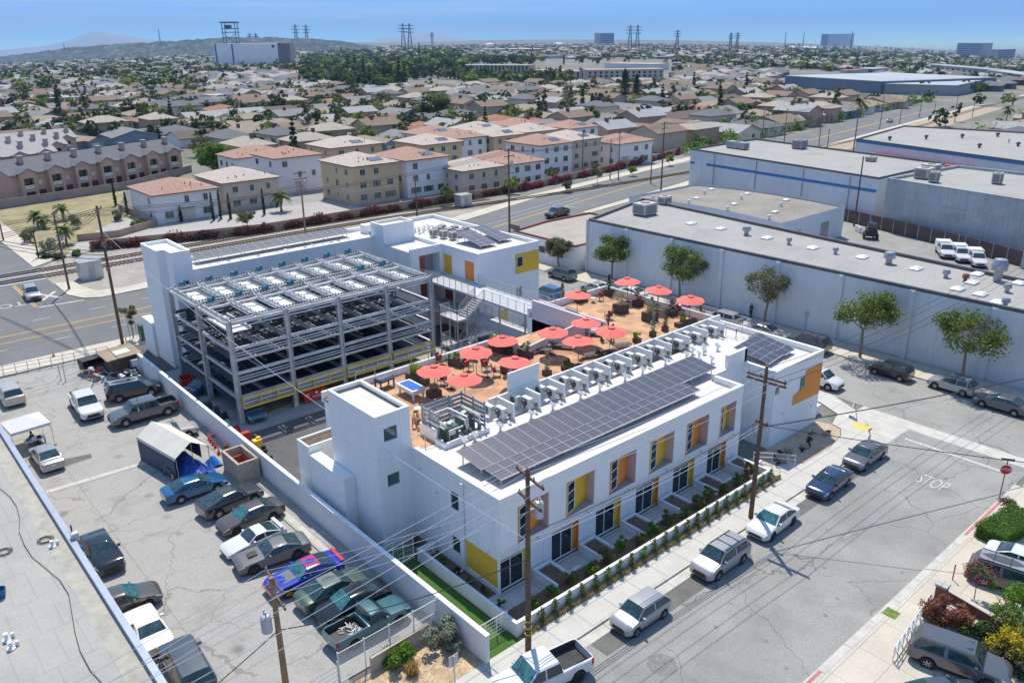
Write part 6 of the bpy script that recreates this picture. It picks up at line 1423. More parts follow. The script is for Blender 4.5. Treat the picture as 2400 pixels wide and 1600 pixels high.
def townhouse(lab, x0, x1, y0, y1, h, wm, rm, rise=1.9, solar=False, seed=0, garage=None, pop=True):
    r = thing('townhouse', lab, 'townhouse', (0,0,0), 0, 'townhouses beyond the railway'); rd = random.Random(seed)
    part('wall', MB().box(x0,x1,y0,y1,0,h), wm, r); mb = MB(); hip(mb, x0, x1, y0, y1, h, rise)
    roof = part('roof', mb, rm, r)
    part('fascia', MB().box(x0-.46,x1+.46,y0-.47,y0-.455,h-.22,h+.0).box(x0-.47,x0-.455,y0-.45,y1+.45,h-.22,h), mat('brown_fascia', (.20,.11,.09), .8), r)
    fl = 2 if h < 7 else 3
    for k in range(fl):
        z = .9+k*(h-.4)/fl
        for q in range(3):
            x = x0+(x1-x0)*(.2+.3*q); 
            if k == 0 and garage and q in garage: continue
            if rd.random() < .85: win(r, x, y0, z, rd.choice((.8,1.2,1.5)) if k else 1.6, 1.25, 'S', rd.random() < .25)
        for q in range(3):
            if rd.random() < .8: win(r, x0, y0+(y1-y0)*(.2+.3*q), z, rd.choice((.7,1.0,1.3)), 1.2, 'W')
    if garage:
        for q in garage: x = x0+(x1-x0)*(.2+.3*q); d = part('garage_door', MB().box(x-1.3,x+1.3,y0-.04,y0-.01,.05,2.3), M_GAR, r); part('garage_trim', MB().box(x-1.45,x+1.45,y0-.07,y0-.01,2.32,2.55), mat('stone_trim', (.22,.18,.15), .9), r)
    part('wall_band', MB().box(x0-.03,x1+.03,y0-.03,y0-.001,h*.36,h*.38).box(x0-.03,x0-.001,y0,y1,h*.36,h*.38), M_WFR, r)
    for k in range(5): 
        x = x0+1.5+rd.random()*(x1-x0-3); y = y0+1+rd.random()*2; zz = h+rise*min(x-x0+.45,x1-x+.45,y-y0+.45)/(min(x1-x0,y1-y0)/2+.45)
        part('roof_vent', MB().tube([(x,y,zz-.1),(x,y,zz+.35)], .09, 6), M_RUSTP, roof)
    if solar:
        cx, cy = (x0+x1)/2+1, y0+1.0; k = rise/(min(x1-x0,y1-y0)/2+.45); z = h+k*(cy-y0+.45)+.08
        part('solar_panel', MB().add([(cx-1.6,cy,z),(cx+1.6,cy,z),(cx+1.6,cy+1.8,z+k*1.8),(cx-1.6,cy+1.8,z+k*1.8)],[(0,1,2,3)]), mat('house_solar', (.10,.13,.17), .25, noise=1, amt=.2), roof)
    return r
M_RUSTP = mat('rusty_vent', (.26,.12,.09), .8)
T = [('white two storey townhouse with a rose hip roof beside the dry field',22.9,35.3,128.5,142.5,5.6,M_WWH,M_RTRED,False,(1,)),
 ('beige two storey townhouse with a pale roof right of the corner white one',37.6,49.6,130.9,145.5,5.9,M_WBE,M_RTTAN,False,(2,)),
 ('white three storey townhouse behind the fan palm',54.0,65.6,141,152.5,8.2,M_WWH,M_RTRED,False,(1,)),
 ('tan three storey townhouse nearest the wall with shuttered window',60.2,71.4,117.9,131.5,8.2,M_WTA,M_RTTAN,True,None),
 ('white three storey townhouse with a tall dark window strip',73.2,84.5,117.3,131,8.2,M_WWH,M_RTRED,True,None),
 ('beige two storey townhouse with shutters behind the grey box cabinet',83.4,95.4,110.6,122,5.6,M_WBE,M_RTTAN,False,None),
 ('white two storey townhouse behind the lattice topped utility pole',97.2,108.2,110.6,126.5,5.6,M_WWH,M_RTRED,False,None),
 ('white three storey townhouse behind the pink bougainvillea',112,123.0,116.2,129,8.1,M_WWH,M_RTRED,True,None),
 ('beige three storey townhouse right of the pink bougainvillea',123.6,135.2,117.4,130.5,8.1,M_WBE,M_RTTAN,True,None),
 ('white two storey townhouse at the right end of the estate',139.2,153.5,114.8,127,6.2,M_WWH,M_RTRED,False,(0,)),
 ('white townhouse with a broad rose roof in the second row at the left',89.9,102.4,159,172,6,M_WWH,M_RTRED,False,None) if False else ('tan townhouse with a pale roof and skylight in the second row',73,88,150,162,8.0,M_WTA,M_RTTAN,True,None),
 ('white townhouse with a rose roof in the middle of the second row',104.5,116,141.8,153,8.2,M_WWH,M_RTRED,False,None),
 ('tan townhouse left of the middle in the second row',91.8,103.8,137,150,8.2,M_WTA,M_RTTAN,True,None),
 ('tan townhouse tucked between two white ones in the second row',116.6,127.5,139.5,152,8.0,M_WTA,M_RTTAN,True,None),
 ('pale roofed townhouse in the second row behind the bougainvillea',130,142,141,153,8.0,M_WBE,M_RTTAN,False,None),
 ('rose roofed townhouse at the right of the second row',145,157,139,151,8.0,M_WWH,M_RTRED,True,None),
 ('white townhouse with roof panels in the third row',108,122,160,171,7.5,M_WWH,M_RTRED,True,None),
 ('pale roofed townhouse in the third row of the estate',125,138,160,171,7.5,M_WBE,M_RTTAN,True,None),
 ('rose roofed townhouse at the right of the third row',141,154,160,171,7.5,M_WWH,M_RTRED,False,None),
 ('white townhouse with red tiles at the left of the second row',53,68,160,171,6.5,M_WWH,M_RTRED,False,None)]
for i, (lab,x0,x1,y0,y1,h,wm,rm,so_,ga) in enumerate(T): townhouse(lab,x0,x1,y0,y1,h,wm,rm,1.9,so_,i,ga)
# brown condominiums
M_CB = mat('brown_stucco', (.55,.37,.28), .9, noise=.6, amt=.08); M_CB2 = mat('mauve_stucco', (.44,.33,.30), .9, noise=.6, amt=.08); M_SHG = rooftile('grey_shingle_roof', (.115,.12,.135), (.17,.17,.18)); M_TRG = mat('teal_trim', (.10,.25,.24), .8)
def condo(lab, x0, x1, y0, y1, h, ang, wm, rm, bays, z=0):
    r = thing('condominium', lab, 'condominium', (x0, y0, z), ang, 'condominiums'); w, d = x1-x0, y1-y0
    part('wall', MB().box(0,w,0,d,0,h), wm, r); mb = MB(); gable(mb, 0, w, 0, d, h, 2.6, 'x', .5); roof = part('roof', mb, rm, r)
    part('gable_wall', MB().poly([(-.0,0,h),(0,d/2,h+2.55),(0,d,h)]).poly([(w,0,h),(w,d,h),(w,d/2,h+2.55)]), wm, r)
    part('eave_trim', MB().box(-.5,w+.5,-.52,-.505,h-.25,h+.0), M_TRG, r)
    for k in range(bays):
        x = w*(k+.5)/bays; m = MB(); m.box(x-1.75,x-1.15,-1.3,0,0,h+.2); m.box(x+1.15,x+1.75,-1.3,0,0,h+.2); m.box(x-1.15,x+1.15,-1.3,-.9,h-.9,h+.2); m.box(x-1.15,x+1.15,-1.3,-.9,h*.36,h*.43)
        b = part('bay', m, wm, r); m = MB(); gable(m, x-1.75, x+1.75, -1.3, d*.35, h+.2, 1.0, 'y', .25); part('bay_roof', m, rm, b); part('bay_gable', MB().poly([(x-1.7,-1.29,h+.2),(x+1.7,-1.29,h+.2),(x,-1.29,h+1.1)]), wm, b)
        o = part('window', MB().box(x-1.1,x+1.1,-.5,-.45,h*.45,h-1.0).box(x-1.1,x+1.1,-.5,-.45,.3,h*.34), M_GLASS, b); part('round_window', MB().lathe([(.55,0),(.55,-.06),(.35,-.08)], 14, (x+w/bays/2 if k < bays-1 else x-.01,0,h*.62), 0, 'y'), M_WFR, r)
        part('balcony_rail', MB().box(x-1.1,x+1.1,-1.25,-1.2,h*.45,h*.6), M_WFR, b); part('door', MB().box(x+w/bays/2-1,x+w/bays/2+1,-.06,-.01,0,2.1), mat('maroon_door', (.10,.025,.03), .7), r) if k < bays-1 else None
        c = part('chimney', MB().box(x+2,x+3,d*.3,d*.3+1,h+1.2,h+3.2), wm, roof); part('cap', MB().box(x+1.85,x+3.15,d*.3-.15,d*.3+1.15,h+3.2,h+3.35), M_GALV, c)
    return r
condo('long brown condominium block with arched bays and a dark shingle roof', 7.5, 53.5, 172.5, 186, 6.0, R_(21), M_CB, M_SHG, 7)
condo('mauve grey condominium block at the far left behind the brown one', -38, -4, 168, 182, 6.0, R_(8), M_CB2, M_SHG, 5)
M_RWH = mat('white_gravel_roof', (.38,.36,.35), .9, noise=.5, amt=.1); M_PNK = mat('pink_stucco', (.52,.36,.31), .9, noise=.6, amt=.08)
for k in range(3):
    condo(('nearest','middle','farthest')[k]+' row of pink stucco flats with white roofs and little gables', -30+k*6, 30+k*7, 212+k*17, 221+k*17, 4.6, R_(12), M_PNK, M_RWH, 9)
# bougainvillea wall
M_BRW = overlay(mat('tan_block_wall', (.40,.28,.20), .9, noise=.4, amt=.1), joints(.4,.2,.012,(.28,.2,.15),.5,.4,'HZ'))
wp = [(24.3,127.6),(12.5,122.2),(7.2,115.0),(34.5,107.6),(72,107.4),(98,106.8),(138,112.9),(160,117.2),(176,121)]
def wallrun(name, lab, pts, h, m, th=.2, cat='wall'):
    mb = MB()
    for i in range(len(pts)-1): mb.bar((pts[i][0],pts[i][1],h/2-.05),(pts[i+1][0],pts[i+1][1],h/2-.05),th+.002*i,h)
    return tag(part(name, mb, m), lab, cat)
wallrun('estate_wall', 'tan block wall around the townhouse estate beside the railway', wp[2:], 1.7, M_BRW)
wallrun('field_wall', 'low brown wall between the dry field and the corner white townhouse', [(22.3,150),(22.3,127.5),(14,122.6),(7.5,124)], 1.3, M_BRW)
wallrun('condo_wall', 'grey brown wall along the foot of the condominiums', [(-5,166),(7.3,168.5),(31.7,174),(53,190)], 1.9, mat('grey_brown_wall', (.30,.25,.23), .9, noise=.5, amt=.15))
hr = random.Random(8)
def hedge_run(name, lab, pts, h, m, n, size=.16, dy=-.35, cat='climbing plant'):
    mb = MB(); segs = [(Vector(pts[i]), Vector(pts[i+1])) for i in range(len(pts)-1)]; Ls = [(b-a).length for a, b in segs]; tot = sum(Ls)
    for _ in range(n):
        q = hr.random()*tot; i = 0
        while q > Ls[i]: q -= Ls[i]; i += 1
        p = segs[i][0].lerp(segs[i][1], q/Ls[i]); u = .55+.45*math.sin(q*.8+i*2)*math.sin(q*.31+1)
        if u < .33: continue
        leaves(mb, (p.x+hr.uniform(-.2,.2), p.y+dy+hr.uniform(-.35,.3), .15+hr.random()*h*u*1.25), .28, 3, size, hr, .3)
    return tag(part(name, mb, m), lab, cat)
hedge_run('bougainvillea', 'long run of dark red and green bougainvillea climbing the tan wall at the railway', wp[2:6], 1.7, leafmat('dark_bougainvillea', (.05,.05,.02), (.20,.045,.04), (.36,.08,.10)), 3600, .17)
hedge_run('bougainvillea', 'bright pink bougainvillea on the right part of the tan estate wall', [(96,106.5),(138,112.7),(172,120)], 1.8, M_PINK, 2600, .2)
hedge_run('ivy_patch', 'green ivy patches mixed along the tan railway wall', [(12,113.8),(34,107.4),(70,107.2),(96,106.7)], 1.4, M_LEAFD, 500, .18)
# slender trees, palms, cypresses near the estate
def palm(lab, x, y, H, R, seed, group='palms', dead=True, m=None, n=26, tz=None):
    rnd = random.Random(seed); r = thing('palm_tree', lab, 'palm', (x,y,terrain(x,y)), 0, group); part('trunk', MB().tube([(0,0,-.1),(.1,0,H*.5),(0,.05,H)], .22, 7, r1=.14), M_BARK, r); mb = MB()
    for k in range(n):
        a = 2*PI*k/n*2.618; e = rnd.uniform(-.5,1.1); d = Vector((math.cos(a)*math.cos(e), math.sin(a)*math.cos(e), math.sin(e))); side = Vector((-math.sin(a), math.cos(a), 0)); p = Vector((0,0,H)); prev = None
        for q in range(5):
            t = q/4; c = p+d*R*t+Vector((0,0,-R*.55*t*t)); w_ = R*.16*math.sin(PI*(.12+.8*t))
            cur = (c-side*w_+Vector((0,0,-w_*.5)), c, c+side*w_+Vector((0,0,-w_*.5)))
            if prev: mb.add([prev[0],prev[1],prev[2],cur[0],cur[1],cur[2]],[(0,1,4,3),(1,2,5,4)])
            prev = cur
    part('fronds', mb, m or M_LEAFO, r); return r
def cypress(lab, x, y, H, R, seed, m=None, group='narrow cypresses', n=500, z=None):
    rnd = random.Random(seed); r = thing('cypress', lab, 'cypress', (x,y,terrain(x,y)), 0, group); part('trunk', MB().tube([(0,0,0),(0,0,H*.5)], .07, 5), M_BARKD, r); mb = MB()
    for k in range(16): t = (k+.3)/16; q_ = R*(math.sin(PI*min(1,.2+t*.82))**.7+.06)*.8; leaves(mb, (0,0,H*t), q_, n//16, .14+.05*R, rnd, .35, max(.6, H/16/q_*1.3))
    part('foliage', mb, m or M_LEAFD, r); return r
for i, (c, x, y, H) in enumerate((('A1',790,1400,5),('A1',870,1460,4.6),('A1',1455,1500,5.5),('A1',1505,1490,5.5),('A1',1570,1490,5),('A1',1800,1460,5.2),('A1',1235,1510,3))):
    q = G(c, x, y); cypress('dark narrow cypress by the townhouse estate, %s from the dry field' % ords[i], q[0], q[1], H, .45, i)
q = G('A1',1915,1440); palm('fan palm in front of the white three storey townhouse', q[0], q[1], 3.6, 2.6, 3, m=M_LEAF, n=34)
for i, (c, x, y, H) in enumerate((('A1',260,1545,2.5),('A1',430,1500,2.7),('B1',490,230,3.0),('B1',330,110,2.0))): q = G(c, x, y); palm('short fan palm in the corner garden of the dry field, %s one' % ords[i], q[0], q[1], H, 1.9, 40+i, 'fan palms of the corner garden', m=M_LEAF, n=30)
for i, (c, x, y, H, R, m) in enumerate((('A1',1690,1560,4.2,1.9,M_LEAFO),('A2',720,1400,4.2,1.9,M_LEAF),('A2',1160,1320,4.0,1.9,M_LEAFL),('A2',1445,1240,3.9,1.7,M_LEAF),('A2',1535,1310,3.0,1.2,M_LEAFO),('A2',1740,1255,5.0,1.7,M_LEAFO),('A2',1985,1200,2.5,1.2,M_LEAFL),('A2',2235,1130,3.0,1.2,M_LEAFL))):
    q = G(c, x, y); tree('young_tree', 'young roadside tree before the tan wall, %s from the left' % ords[i], q[0], q[1], H, R, m, 60+i, 1500, .15, z0f=.3, clumps=14, tr=.06, group='young trees along the tan wall')
for i, (c, x, y, H, R, m) in enumerate((('B1',230,210,2.6,1.8,M_LEAFO),('B1',370,270,2.4,1.8,M_LEAFY),('B1',560,110,2.6,1.9,M_LEAFO),('A1',830,1500,2.6,1.6,M_LEAFO),('B1',330,330,.9,1.3,M_LEAFD),('B1',430,330,.9,1.3,M_LEAFD),('B1',560,310,.8,1.1,M_LEAF),('A1',340,1320,1.8,2.0,M_LEAF),('A1',450,1290,2.4,2.4,M_LEAF),('A1',820,1240,2.6,1.4,M_LEAFD),('A1',950,1530,.8,1.6,M_LEAF),('B1',700,185,.6,.8,M_LEAFD))):
    q = G(c, x, y); tree('garden_shrub', 'garden shrub of the corner plot and field, %s in the list from street to field' % ords[i], q[0], q[1], H, R, m, 80+i, 900, .16, z0f=.05, clumps=12, tr=.05, group='shrubs near the railway corner', cat='shrub')
q = G('A1',1330,1180); tree('ficus_tree', 'big bright green round tree beside the brown condominium', 57, 182, 8.5, 5.2, leafmat('bright_leaves', (.06,.15,.015), (.20,.34,.04)), 99, 5200, .3, z0f=.12, clumps=30, tr=.3)
# signal cabinets
for i, (c, x, y, s) in enumerate((('B1',680,478,(1.5,1.2,2.6)),('A2',843,1405,(1.5,1.1,2.4)))):
    q = G(c, x, y); r = thing('signal_cabinet', ('large grey signal cabinet by the two tracks','large grey signal cabinet beside the bougainvillea')[i], 'signal cabinet', (q[0],q[1]+.6,0)); part('case', MB().box(-s[0],s[0],-s[1],s[1],0,s[2]), M_METAL, r); part('roof', MB().box(-s[0]-.1,s[0]+.1,-s[1]-.1,s[1]+.1,s[2],s[2]+.12), M_GALV, r); part('door', MB().box(-.4,.4,-s[1]-.03,-s[1]-.002,.2,s[2]-.3), M_GALV, r)
q = G('B1',470,330); r = thing('crossing_signal', 'railway crossing signal with gate machine at the street corner', 'crossing signal', (q[0],q[1],0)); part('mast', MB().tube([(0,0,0),(0,0,4)], .07, 6), M_METAL, r); part('crossbuck', MB().bar((-.6,-.1,3.0),(.6,-.1,3.8),.03,.22).bar((-.6,-.12,3.8),(.6,-.12,3.0),.03,.22), M_WPAINT, r); part('lamps', MB().box(-.5,-.2,-.15,0,2.3,2.6).box(.2,.5,-.15,0,2.3,2.6), M_TRIM, r)
# ---------------------------------------------------------------- left roof, lot clutter
M_FELT = overlay(overlay(mat('pale_felt_roof', (.35,.345,.325), .9, noise=.3, amt=.08, noise2=5, amt2=.06), joints(1.1,3.2,.03,(.22,.22,.215),.5,.45)), stains(.3,.52,.72,(.40,.37,.29),.5))
M_CAPB = mat('steel_blue_coping', (.33,.38,.46), .5, .2, noise=1, amt=.1)
r = thing('flat_roof_building', 'long building with a pale felt roof and steel blue coping at the left edge', 'building', (0,0,0))
part('wall', MB().quad((-19.6,-20,0),(-19.6,50,0),(-19.6,50,4.4),(-19.6,-20,4.4)).quad((-19.6,50,0),(-60,50,0),(-60,50,4.4),(-19.6,50,4.4)), mat('beige_side_wall', (.50,.44,.36), .9, noise=.8, amt=.1), r)
part('roof', MB().poly([(-60,-30,4.3),(-19.8,-30,4.3),(-19.8,49.8,4.3),(-60,49.8,4.3)]), M_FELT, r)
part('coping', MB().box(-19.85,-19.5,-20,50.1,4.1,4.62), M_CAPB, r)
part('stained_edge', MB().poly([(-20.9,-20,4.304),(-19.86,-20,4.304),(-19.86,49.7,4.304),(-20.9,49.7,4.304)]), mat('tarry_roof_edge', (.38,.36,.31), .9, noise=1.2, amt=.2), r)
mb = MB(); cr = random.Random(2); pts = []
for k in range(22): pts.append((-21.6+math.sin(k*.9)*.3+cr.uniform(-.15,.15), 40-k*1.75, 4.36))
mb.tube(pts, .018, 5); tag(part('roof_cable', mb, M_TRIM), 'thin dark cable wandering along the pale felt roof edge', 'cable')
for (c,x,y,lab) in (('C2',355,385,'coil of dark cable lying on the pale felt roof'),('C2',30,480,'second coil of cable at the left edge of the felt roof')):
    q = G(c,x,y,4.35); mb = MB(); mb.tube([(math.cos(a*.5)*(.25+a*.006), math.sin(a*.5)*(.25+a*.006), .02) for a in range(40)], .02, 4); tag(part('cable_coil', mb, M_TRIM, None, loc=(q[0],q[1],4.35)), lab, 'cable coil')
for (c,x,y,lab) in (('C2',415,437,'small white vent cluster near the cable coil'),('C2',55,1175,'white plumbing vents at the lower left of the felt roof'),('C2',90,1240,'lowest white vent on the felt roof')):
    q = G(c,x,y,4.32); tag(part('roof_vent', MB().lathe([(.22,0),(.22,.05),(.09,.08),(.09,.4),(.12,.42)], 10).lathe([(.09,0),(.09,.25)], 8, (.3,.1,0)).bar((0,0,.2),(.3,.1,.2),.05,.05), M_FRAME, None, loc=(q[0],q[1],4.32)), lab, 'roof vent')
q = G('C2',8,830,4.32); tag(part('roof_bucket', MB().lathe([(.24,0),(.32,.5),(.3,.5),(.22,.06)], 12), mat('blue_bucket', (.03,.12,.3), .5), None, loc=(q[0],q[1],4.32)), 'blue bucket at the left edge of the felt roof', 'bucket')
q = G('C2',545,400,4.5); r = thing('wall_equipment', 'small cluster of conduit boxes with a blue lamp on the roof coping', 'electrical box', (-19.5,q[1],4.4)); part('box', MB().box(-.15,.25,-.2,.2,.1,.6), M_METAL, r); part('lamp', MB().lathe([(.16,-.5),(.22,-.3),(.1,-.05)], 10, (.1,-.6,0)), mat('blue_lamp', (.03,.13,.32), .4), r); part('mast', MB().tube([(0,.3,-.3),(0,.3,1.0)], .05, 6), M_TRIM, r)
# canopy with vendor
M_TENT = mat('white_canopy_cloth', (.66,.66,.76), .8, noise=1, amt=.05)
q = G('C1',190,420,2.3); cx, cy = q[0]-.1, q[1]
r = thing('canopy_tent', 'white pop-up canopy with a table beneath at the roof edge', 'canopy', (cx,cy,0), R_(4)); s = 1.55
part('canopy_top', MB().add([(-s,-s,2.1),(s,-s,2.1),(s,s,2.1),(-s,s,2.1),(0,0,2.75),(-s,-s,1.85),(s,-s,1.85),(s,s,1.85),(-s,s,1.85)],[(0,1,4),(1,2,4),(2,3,4),(3,0,4),(0,5,6,1),(1,6,7,2),(2,7,8,3),(3,8,5,0)]), M_TENT, r)
for a in (-1,1):
    for b in (-1,1): part('leg', MB().tube([(a*s*.98,b*s*.98,0),(a*s*.98,b*s*.98,2.05)], .025, 5), M_METAL, r)
tb = thing('folding_table', 'folding table with pale goods under the canopy', 'table', (cx+.3,cy-.9,0)); part('tabletop', MB().box(-.8,.8,-.35,.35,.7,.74), M_TOPW, tb); part('leg', MB().box(-.75,-.7,-.3,.3,0,.7), M_METAL, tb); part('leg', MB().box(.7,.75,-.3,.3,0,.7), M_METAL, tb)
for k in range(3): tag(part('goods_box', MB().box(-.15,.15,-.12,.12,0,.2), (M_TOPB, M_FRAME, M_BLK)[k], None, loc=(cx-.2+k*.42,cy-.9,.745)), ('blue','white','black')[k]+' goods box on the folding table under the canopy', 'box')
person('person with long hair sitting behind the table under the canopy', (cx+.1,cy-.2,0), R_(-120), M_NAVY, M_BLK, 'sit')
tag(part('folding_chair', MB().box(-.22,.22,-.22,.22,.40,.44).box(-.22,.22,-.26,-.22,.44,.9).box(-.2,-.17,-.2,.2,0,.4).box(.17,.2,-.2,.2,0,.4), M_BLK, None, loc=(cx+.1,cy-.25,0)), 'black folding chair under the seated canopy vendor', 'chair')
# shed tent, tarp
M_SHED = mat('cream_shed_cover', (.62,.60,.53), .8, noise=.8, amt=.08); M_TARP = mat('blue_tarpaulin', (.01,.07,.35), .55, noise=2.2, amt=.5, bump=.8)
r = thing('shed_tent', 'cream ridge roofed storage tent with its open end full of blue tarpaulin', 'storage tent', (-8.45,28.2,0), R_(9.5))
part('roof_cover', MB().add([(-1.45,0,2.15),(-1.45,6.1,2.15),(0,6.1,3.05),(0,0,3.05),(1.45,0,2.15),(1.45,6.1,2.15),(-1.5,0,1.95),(-1.5,6.1,1.95),(1.5,0,1.95),(1.5,6.1,1.95)],[(0,3,2,1),(3,4,5,2),(0,1,7,6),(5,4,8,9)]), M_SHED, r)
part('side_cover', MB().box(-1.46,-1.42,.3,6.1,0,2.15).box(1.42,1.46,1.4,6.1,.6,2.15).box(-1.42,1.42,6.05,6.1,0,2.15), mat('dark_side_sheet', (.05,.08,.14), .8, noise=2, amt=.3), r)
for x in (-1.4,0,1.4): part('pole', MB().tube([(x,.02,0),(x,.02,2.1 if x else 3.0)], .03, 5), M_METAL, r)
tr_ = random.Random(12); mb = MB(); n = 9
V = [[(-1.35+2.7*i/n, -1.5+3.4*j/n, max(.05, 1.75*math.sin(PI*min(1,(i+.6)/n))*(.5+.5*j/n)+tr_.uniform(-.16,.16))) for i in range(n+1)] for j in range(n+1)]
for j in range(n):
    for i in range(n): mb.add([V[j][i],V[j][i+1],V[j+1][i+1],V[j+1][i]],[(0,1,2,3)])
tp = part('blue_tarp', mb, M_TARP, None, loc=(-8.4,28.3,0)); tp.rotation_euler = (0,0,R_(9)); tag(tp, 'crumpled blue tarpaulin heaped over goods at the open end of the cream tent', 'tarpaulin')
q = G('C1',1575,745); mb = MB()
V = [[(-.5+1.0*i/5, -.7+1.5*j/5, max(.03,.8*math.sin(PI*i/5)*math.sin(PI*(j+.5)/6)+tr_.uniform(-.08,.08))) for i in range(6)] for j in range(6)]
for j in range(5):
    for i in range(5): mb.add([V[j][i],V[j][i+1],V[j+1][i+1],V[j+1][i]],[(0,1,2,3)])
tag(part('blue_tarp', mb, mat('bright_blue_tarp', (.02,.18,.55), .5, noise=3, amt=.4), None, loc=(q[0],q[1],0)), 'small bright blue tarpaulin beside the cream tent', 'tarpaulin')
# cones
M_CONE = mat('red_cone', (.62,.06,.02), .6); M_CONW = mat('white_cone_band', (.72,.72,.72), .5)
def make_cone(lab, x, y):
    r = thing('traffic_cone', lab, 'traffic cone', (x,y,0), 0, 'traffic cones'); part('base', MB().box(-.19,.19,-.19,.19,0,.04), M_CONE, r); part('cone', MB().lathe([(.14,.04),(.03,.72)], 10), M_CONE, r); part('band', MB().lathe([(.105,.3),(.078,.42)], 10).lathe([(.07,.5),(.05,.6)], 10), M_CONW, r); return r
k0 = None
for i, (c,x,y) in enumerate((('C1',1540,560),('C1',1552,580),('C1',1568,600),('C1',1585,622),('C1',1560,545),('C1',1610,670),('C1',1660,625),('C1',1275,870),('B1',395,1052))):
    lab = 'red and white traffic cone alone on the main road pavement' if i == 8 else ('red traffic cone at the front corner of the tarp heap' if i == 7 else 'red traffic cone between cream tent and boundary wall, %s from the back' % ords[i])
    q = G(c,x,y,.12 if i == 8 else 0)
    if k0 is None: k0 = make_cone(lab, q[0], q[1])
    else: dup(k0, (q[0],q[1],.12 if i == 8 else .0), 0, lab)
# dumpster pen
r = thing('dumpster_pen', 'open topped speckled block pen beside the boundary wall', 'enclosure', (0,0,0)); m = mat('speckled_block', (.44,.37,.29), .95, noise=6, amt=.35, noise2=20, amt2=.3); w_ = MB()
w_.box(-6.35,-6.15,24.45,27.6,0,1.75).box(-6.15,-4.6,27.4,27.6,0,1.75).box(-4.8,-4.6,24.45,27.4,0,1.75).box(-6.15,-4.8,24.45,24.65,0,1.75); part('pen_wall', w_, m, r)
M_DUMP = mat('rust_red_dumpster', (.42,.09,.04), .7, noise=2, amt=.2); M_DRD = mat('red_dumpster', (.52,.025,.02), .5, noise=2, amt=.12)
def dumpster(lab, x, y, z, rz, m, sx=.85, sy=.6):
    r = thing('dumpster', lab, 'dumpster', (x,y,z), rz); part('bin', MB().box(-sx,sx,-sy,-sy+.05,.15,1.2).box(-sx,sx,sy-.05,sy,.15,1.25).box(-sx,-sx+.05,-sy+.05,sy-.05,.15,1.2).box(sx-.05,sx,-sy+.05,sy-.05,.15,1.2).box(-sx+.05,sx-.05,-sy+.05,sy-.05,.15,.22), m, r)
    part('rim', MB().box(-sx-.05,sx+.05,-sy-.06,-sy-.001,1.08,1.2).box(-sx-.05,-sx-.001,-sy,sy,1.08,1.2).box(sx+.001,sx+.05,-sy,sy,1.08,1.2), m, r)
    for a in (-1,1): part('fork_pocket', MB().box(a*(sx+.06)-.05,a*(sx+.06)+.05,-.3,.3,.6,.8), m, r)
    for a in (-.7,.7):
        for b in (-.4,.4): part('wheel', MB().lathe([(.08,-.03),(.08,.03)], 8, (a,b,.08), 0, 'y'), M_TYRE, r)
    return r
dumpster('rust red dumpster inside the speckled block pen', -5.5, 26.0, 0, R_(90), M_DUMP, .95, .6)
q = G('B2',1375,1385,.16); d = dumpster('bright red dumpster with white lettering under the steel frame', q[0]+.2, q[1]+.9, .16, 0, M_DRD, 1.15, .75)
part('lid', MB().box(-1.1,1.1,-.7,.7,1.22,1.28), M_DRD, d); text_mesh('WASTE', .3, M_FRAME, 'lettering', d, Matrix.Translation((0.1,-.83,.55)) @ Matrix.Rotation(PI/2, 4, 'X')); part('recycle_mark', MB().lathe([(.13,-.825),(.13,-.832)], 12, (.1,0,.93), 0, 'y'), M_FRAME, d); part('sticker', MB().box(-.95,-.7,-.832,-.82,.8,1.0).box(.7,.95,-.832,-.82,.8,1.0), M_YEL, d)
for i in range(3):
    q = G('B1',1480+i*45,1190+i*15,.1); dumpster(('red waste bin deepest in the shadow of the steel frame','middle red waste bin in the shade beside the stair tower','red waste bin nearest the boundary wall')[i], -2.4+i*1.5, 46-i*1.4, .16, R_(80), M_DRD, .8, .55)
rr = random.Random(21)
for i in range(10):
    x, y = -3.4+rr.random()*1.0, 26+i*1.7; o = part('stored_gear', MB().box(-.35,.35,-.3,.3,0,.5+rr.random()*.5).lathe([(.2,.5),(.2,.9)], 8, (.2,.1,0)), rr.choice((M_DRD, M_METAL, M_TEA if False else M_GRN, M_TRIM, M_YEL)), None, loc=(x,y,.02)); tag(o, 'odd crate and can among the gear between boundary wall and frame, %s from the front' % ords[i], 'gear')
for k in range(4): q = G('B2',1090+k*20,1470-k*4,.16); tag(part('pipe_length', MB().bar((-1.4,0,.03+k*.004),(1.4,.6,.03+k*.004),.1,.05), mat('tan_pipe', (.45,.33,.2), .7), None, loc=(q[0]+.3,q[1]+k*.25,.17)), ('nearest','second','third','farthest')[k]+' tan pipe length lying on the garage slab', 'pipe')
# bicycles
def bike(lab, x, y, rz):
    r = thing('bicycle', lab, 'bicycle', (x,y,0), rz, 'bicycles against the tent')
    for k in (-.52,.52):
        mb = MB(); mb.tube([(k+.33*math.cos(a*PI/9),0,.34+.33*math.sin(a*PI/9)) for a in range(19)], .025, 5, cap=False)
        for a in range(6): mb.tube([(k,0,.34),(k+.32*math.cos(a*PI/3),0,.34+.32*math.sin(a*PI/3))], .006, 3)
        part('wheel', mb, M_TYRE, r)
    part('frame', MB().tube([(-.52,0,.34),(-.1,0,.32),(-.22,0,.78),(-.52,0,.34)], .02, 5).tube([(-.1,0,.32),(.36,0,.78),(-.2,0,.72)], .02, 5).tube([(.52,0,.34),(.34,0,.95)], .02, 5), M_METAL, r)
    part('saddle', MB().box(-.35,-.12,-.06,.06,.84,.89), M_TRIM, r); part('handlebar', MB().tube([(.3,-.28,.98),(.36,0,.96),(.3,.28,.98)], .015, 5), M_METAL, r); return r
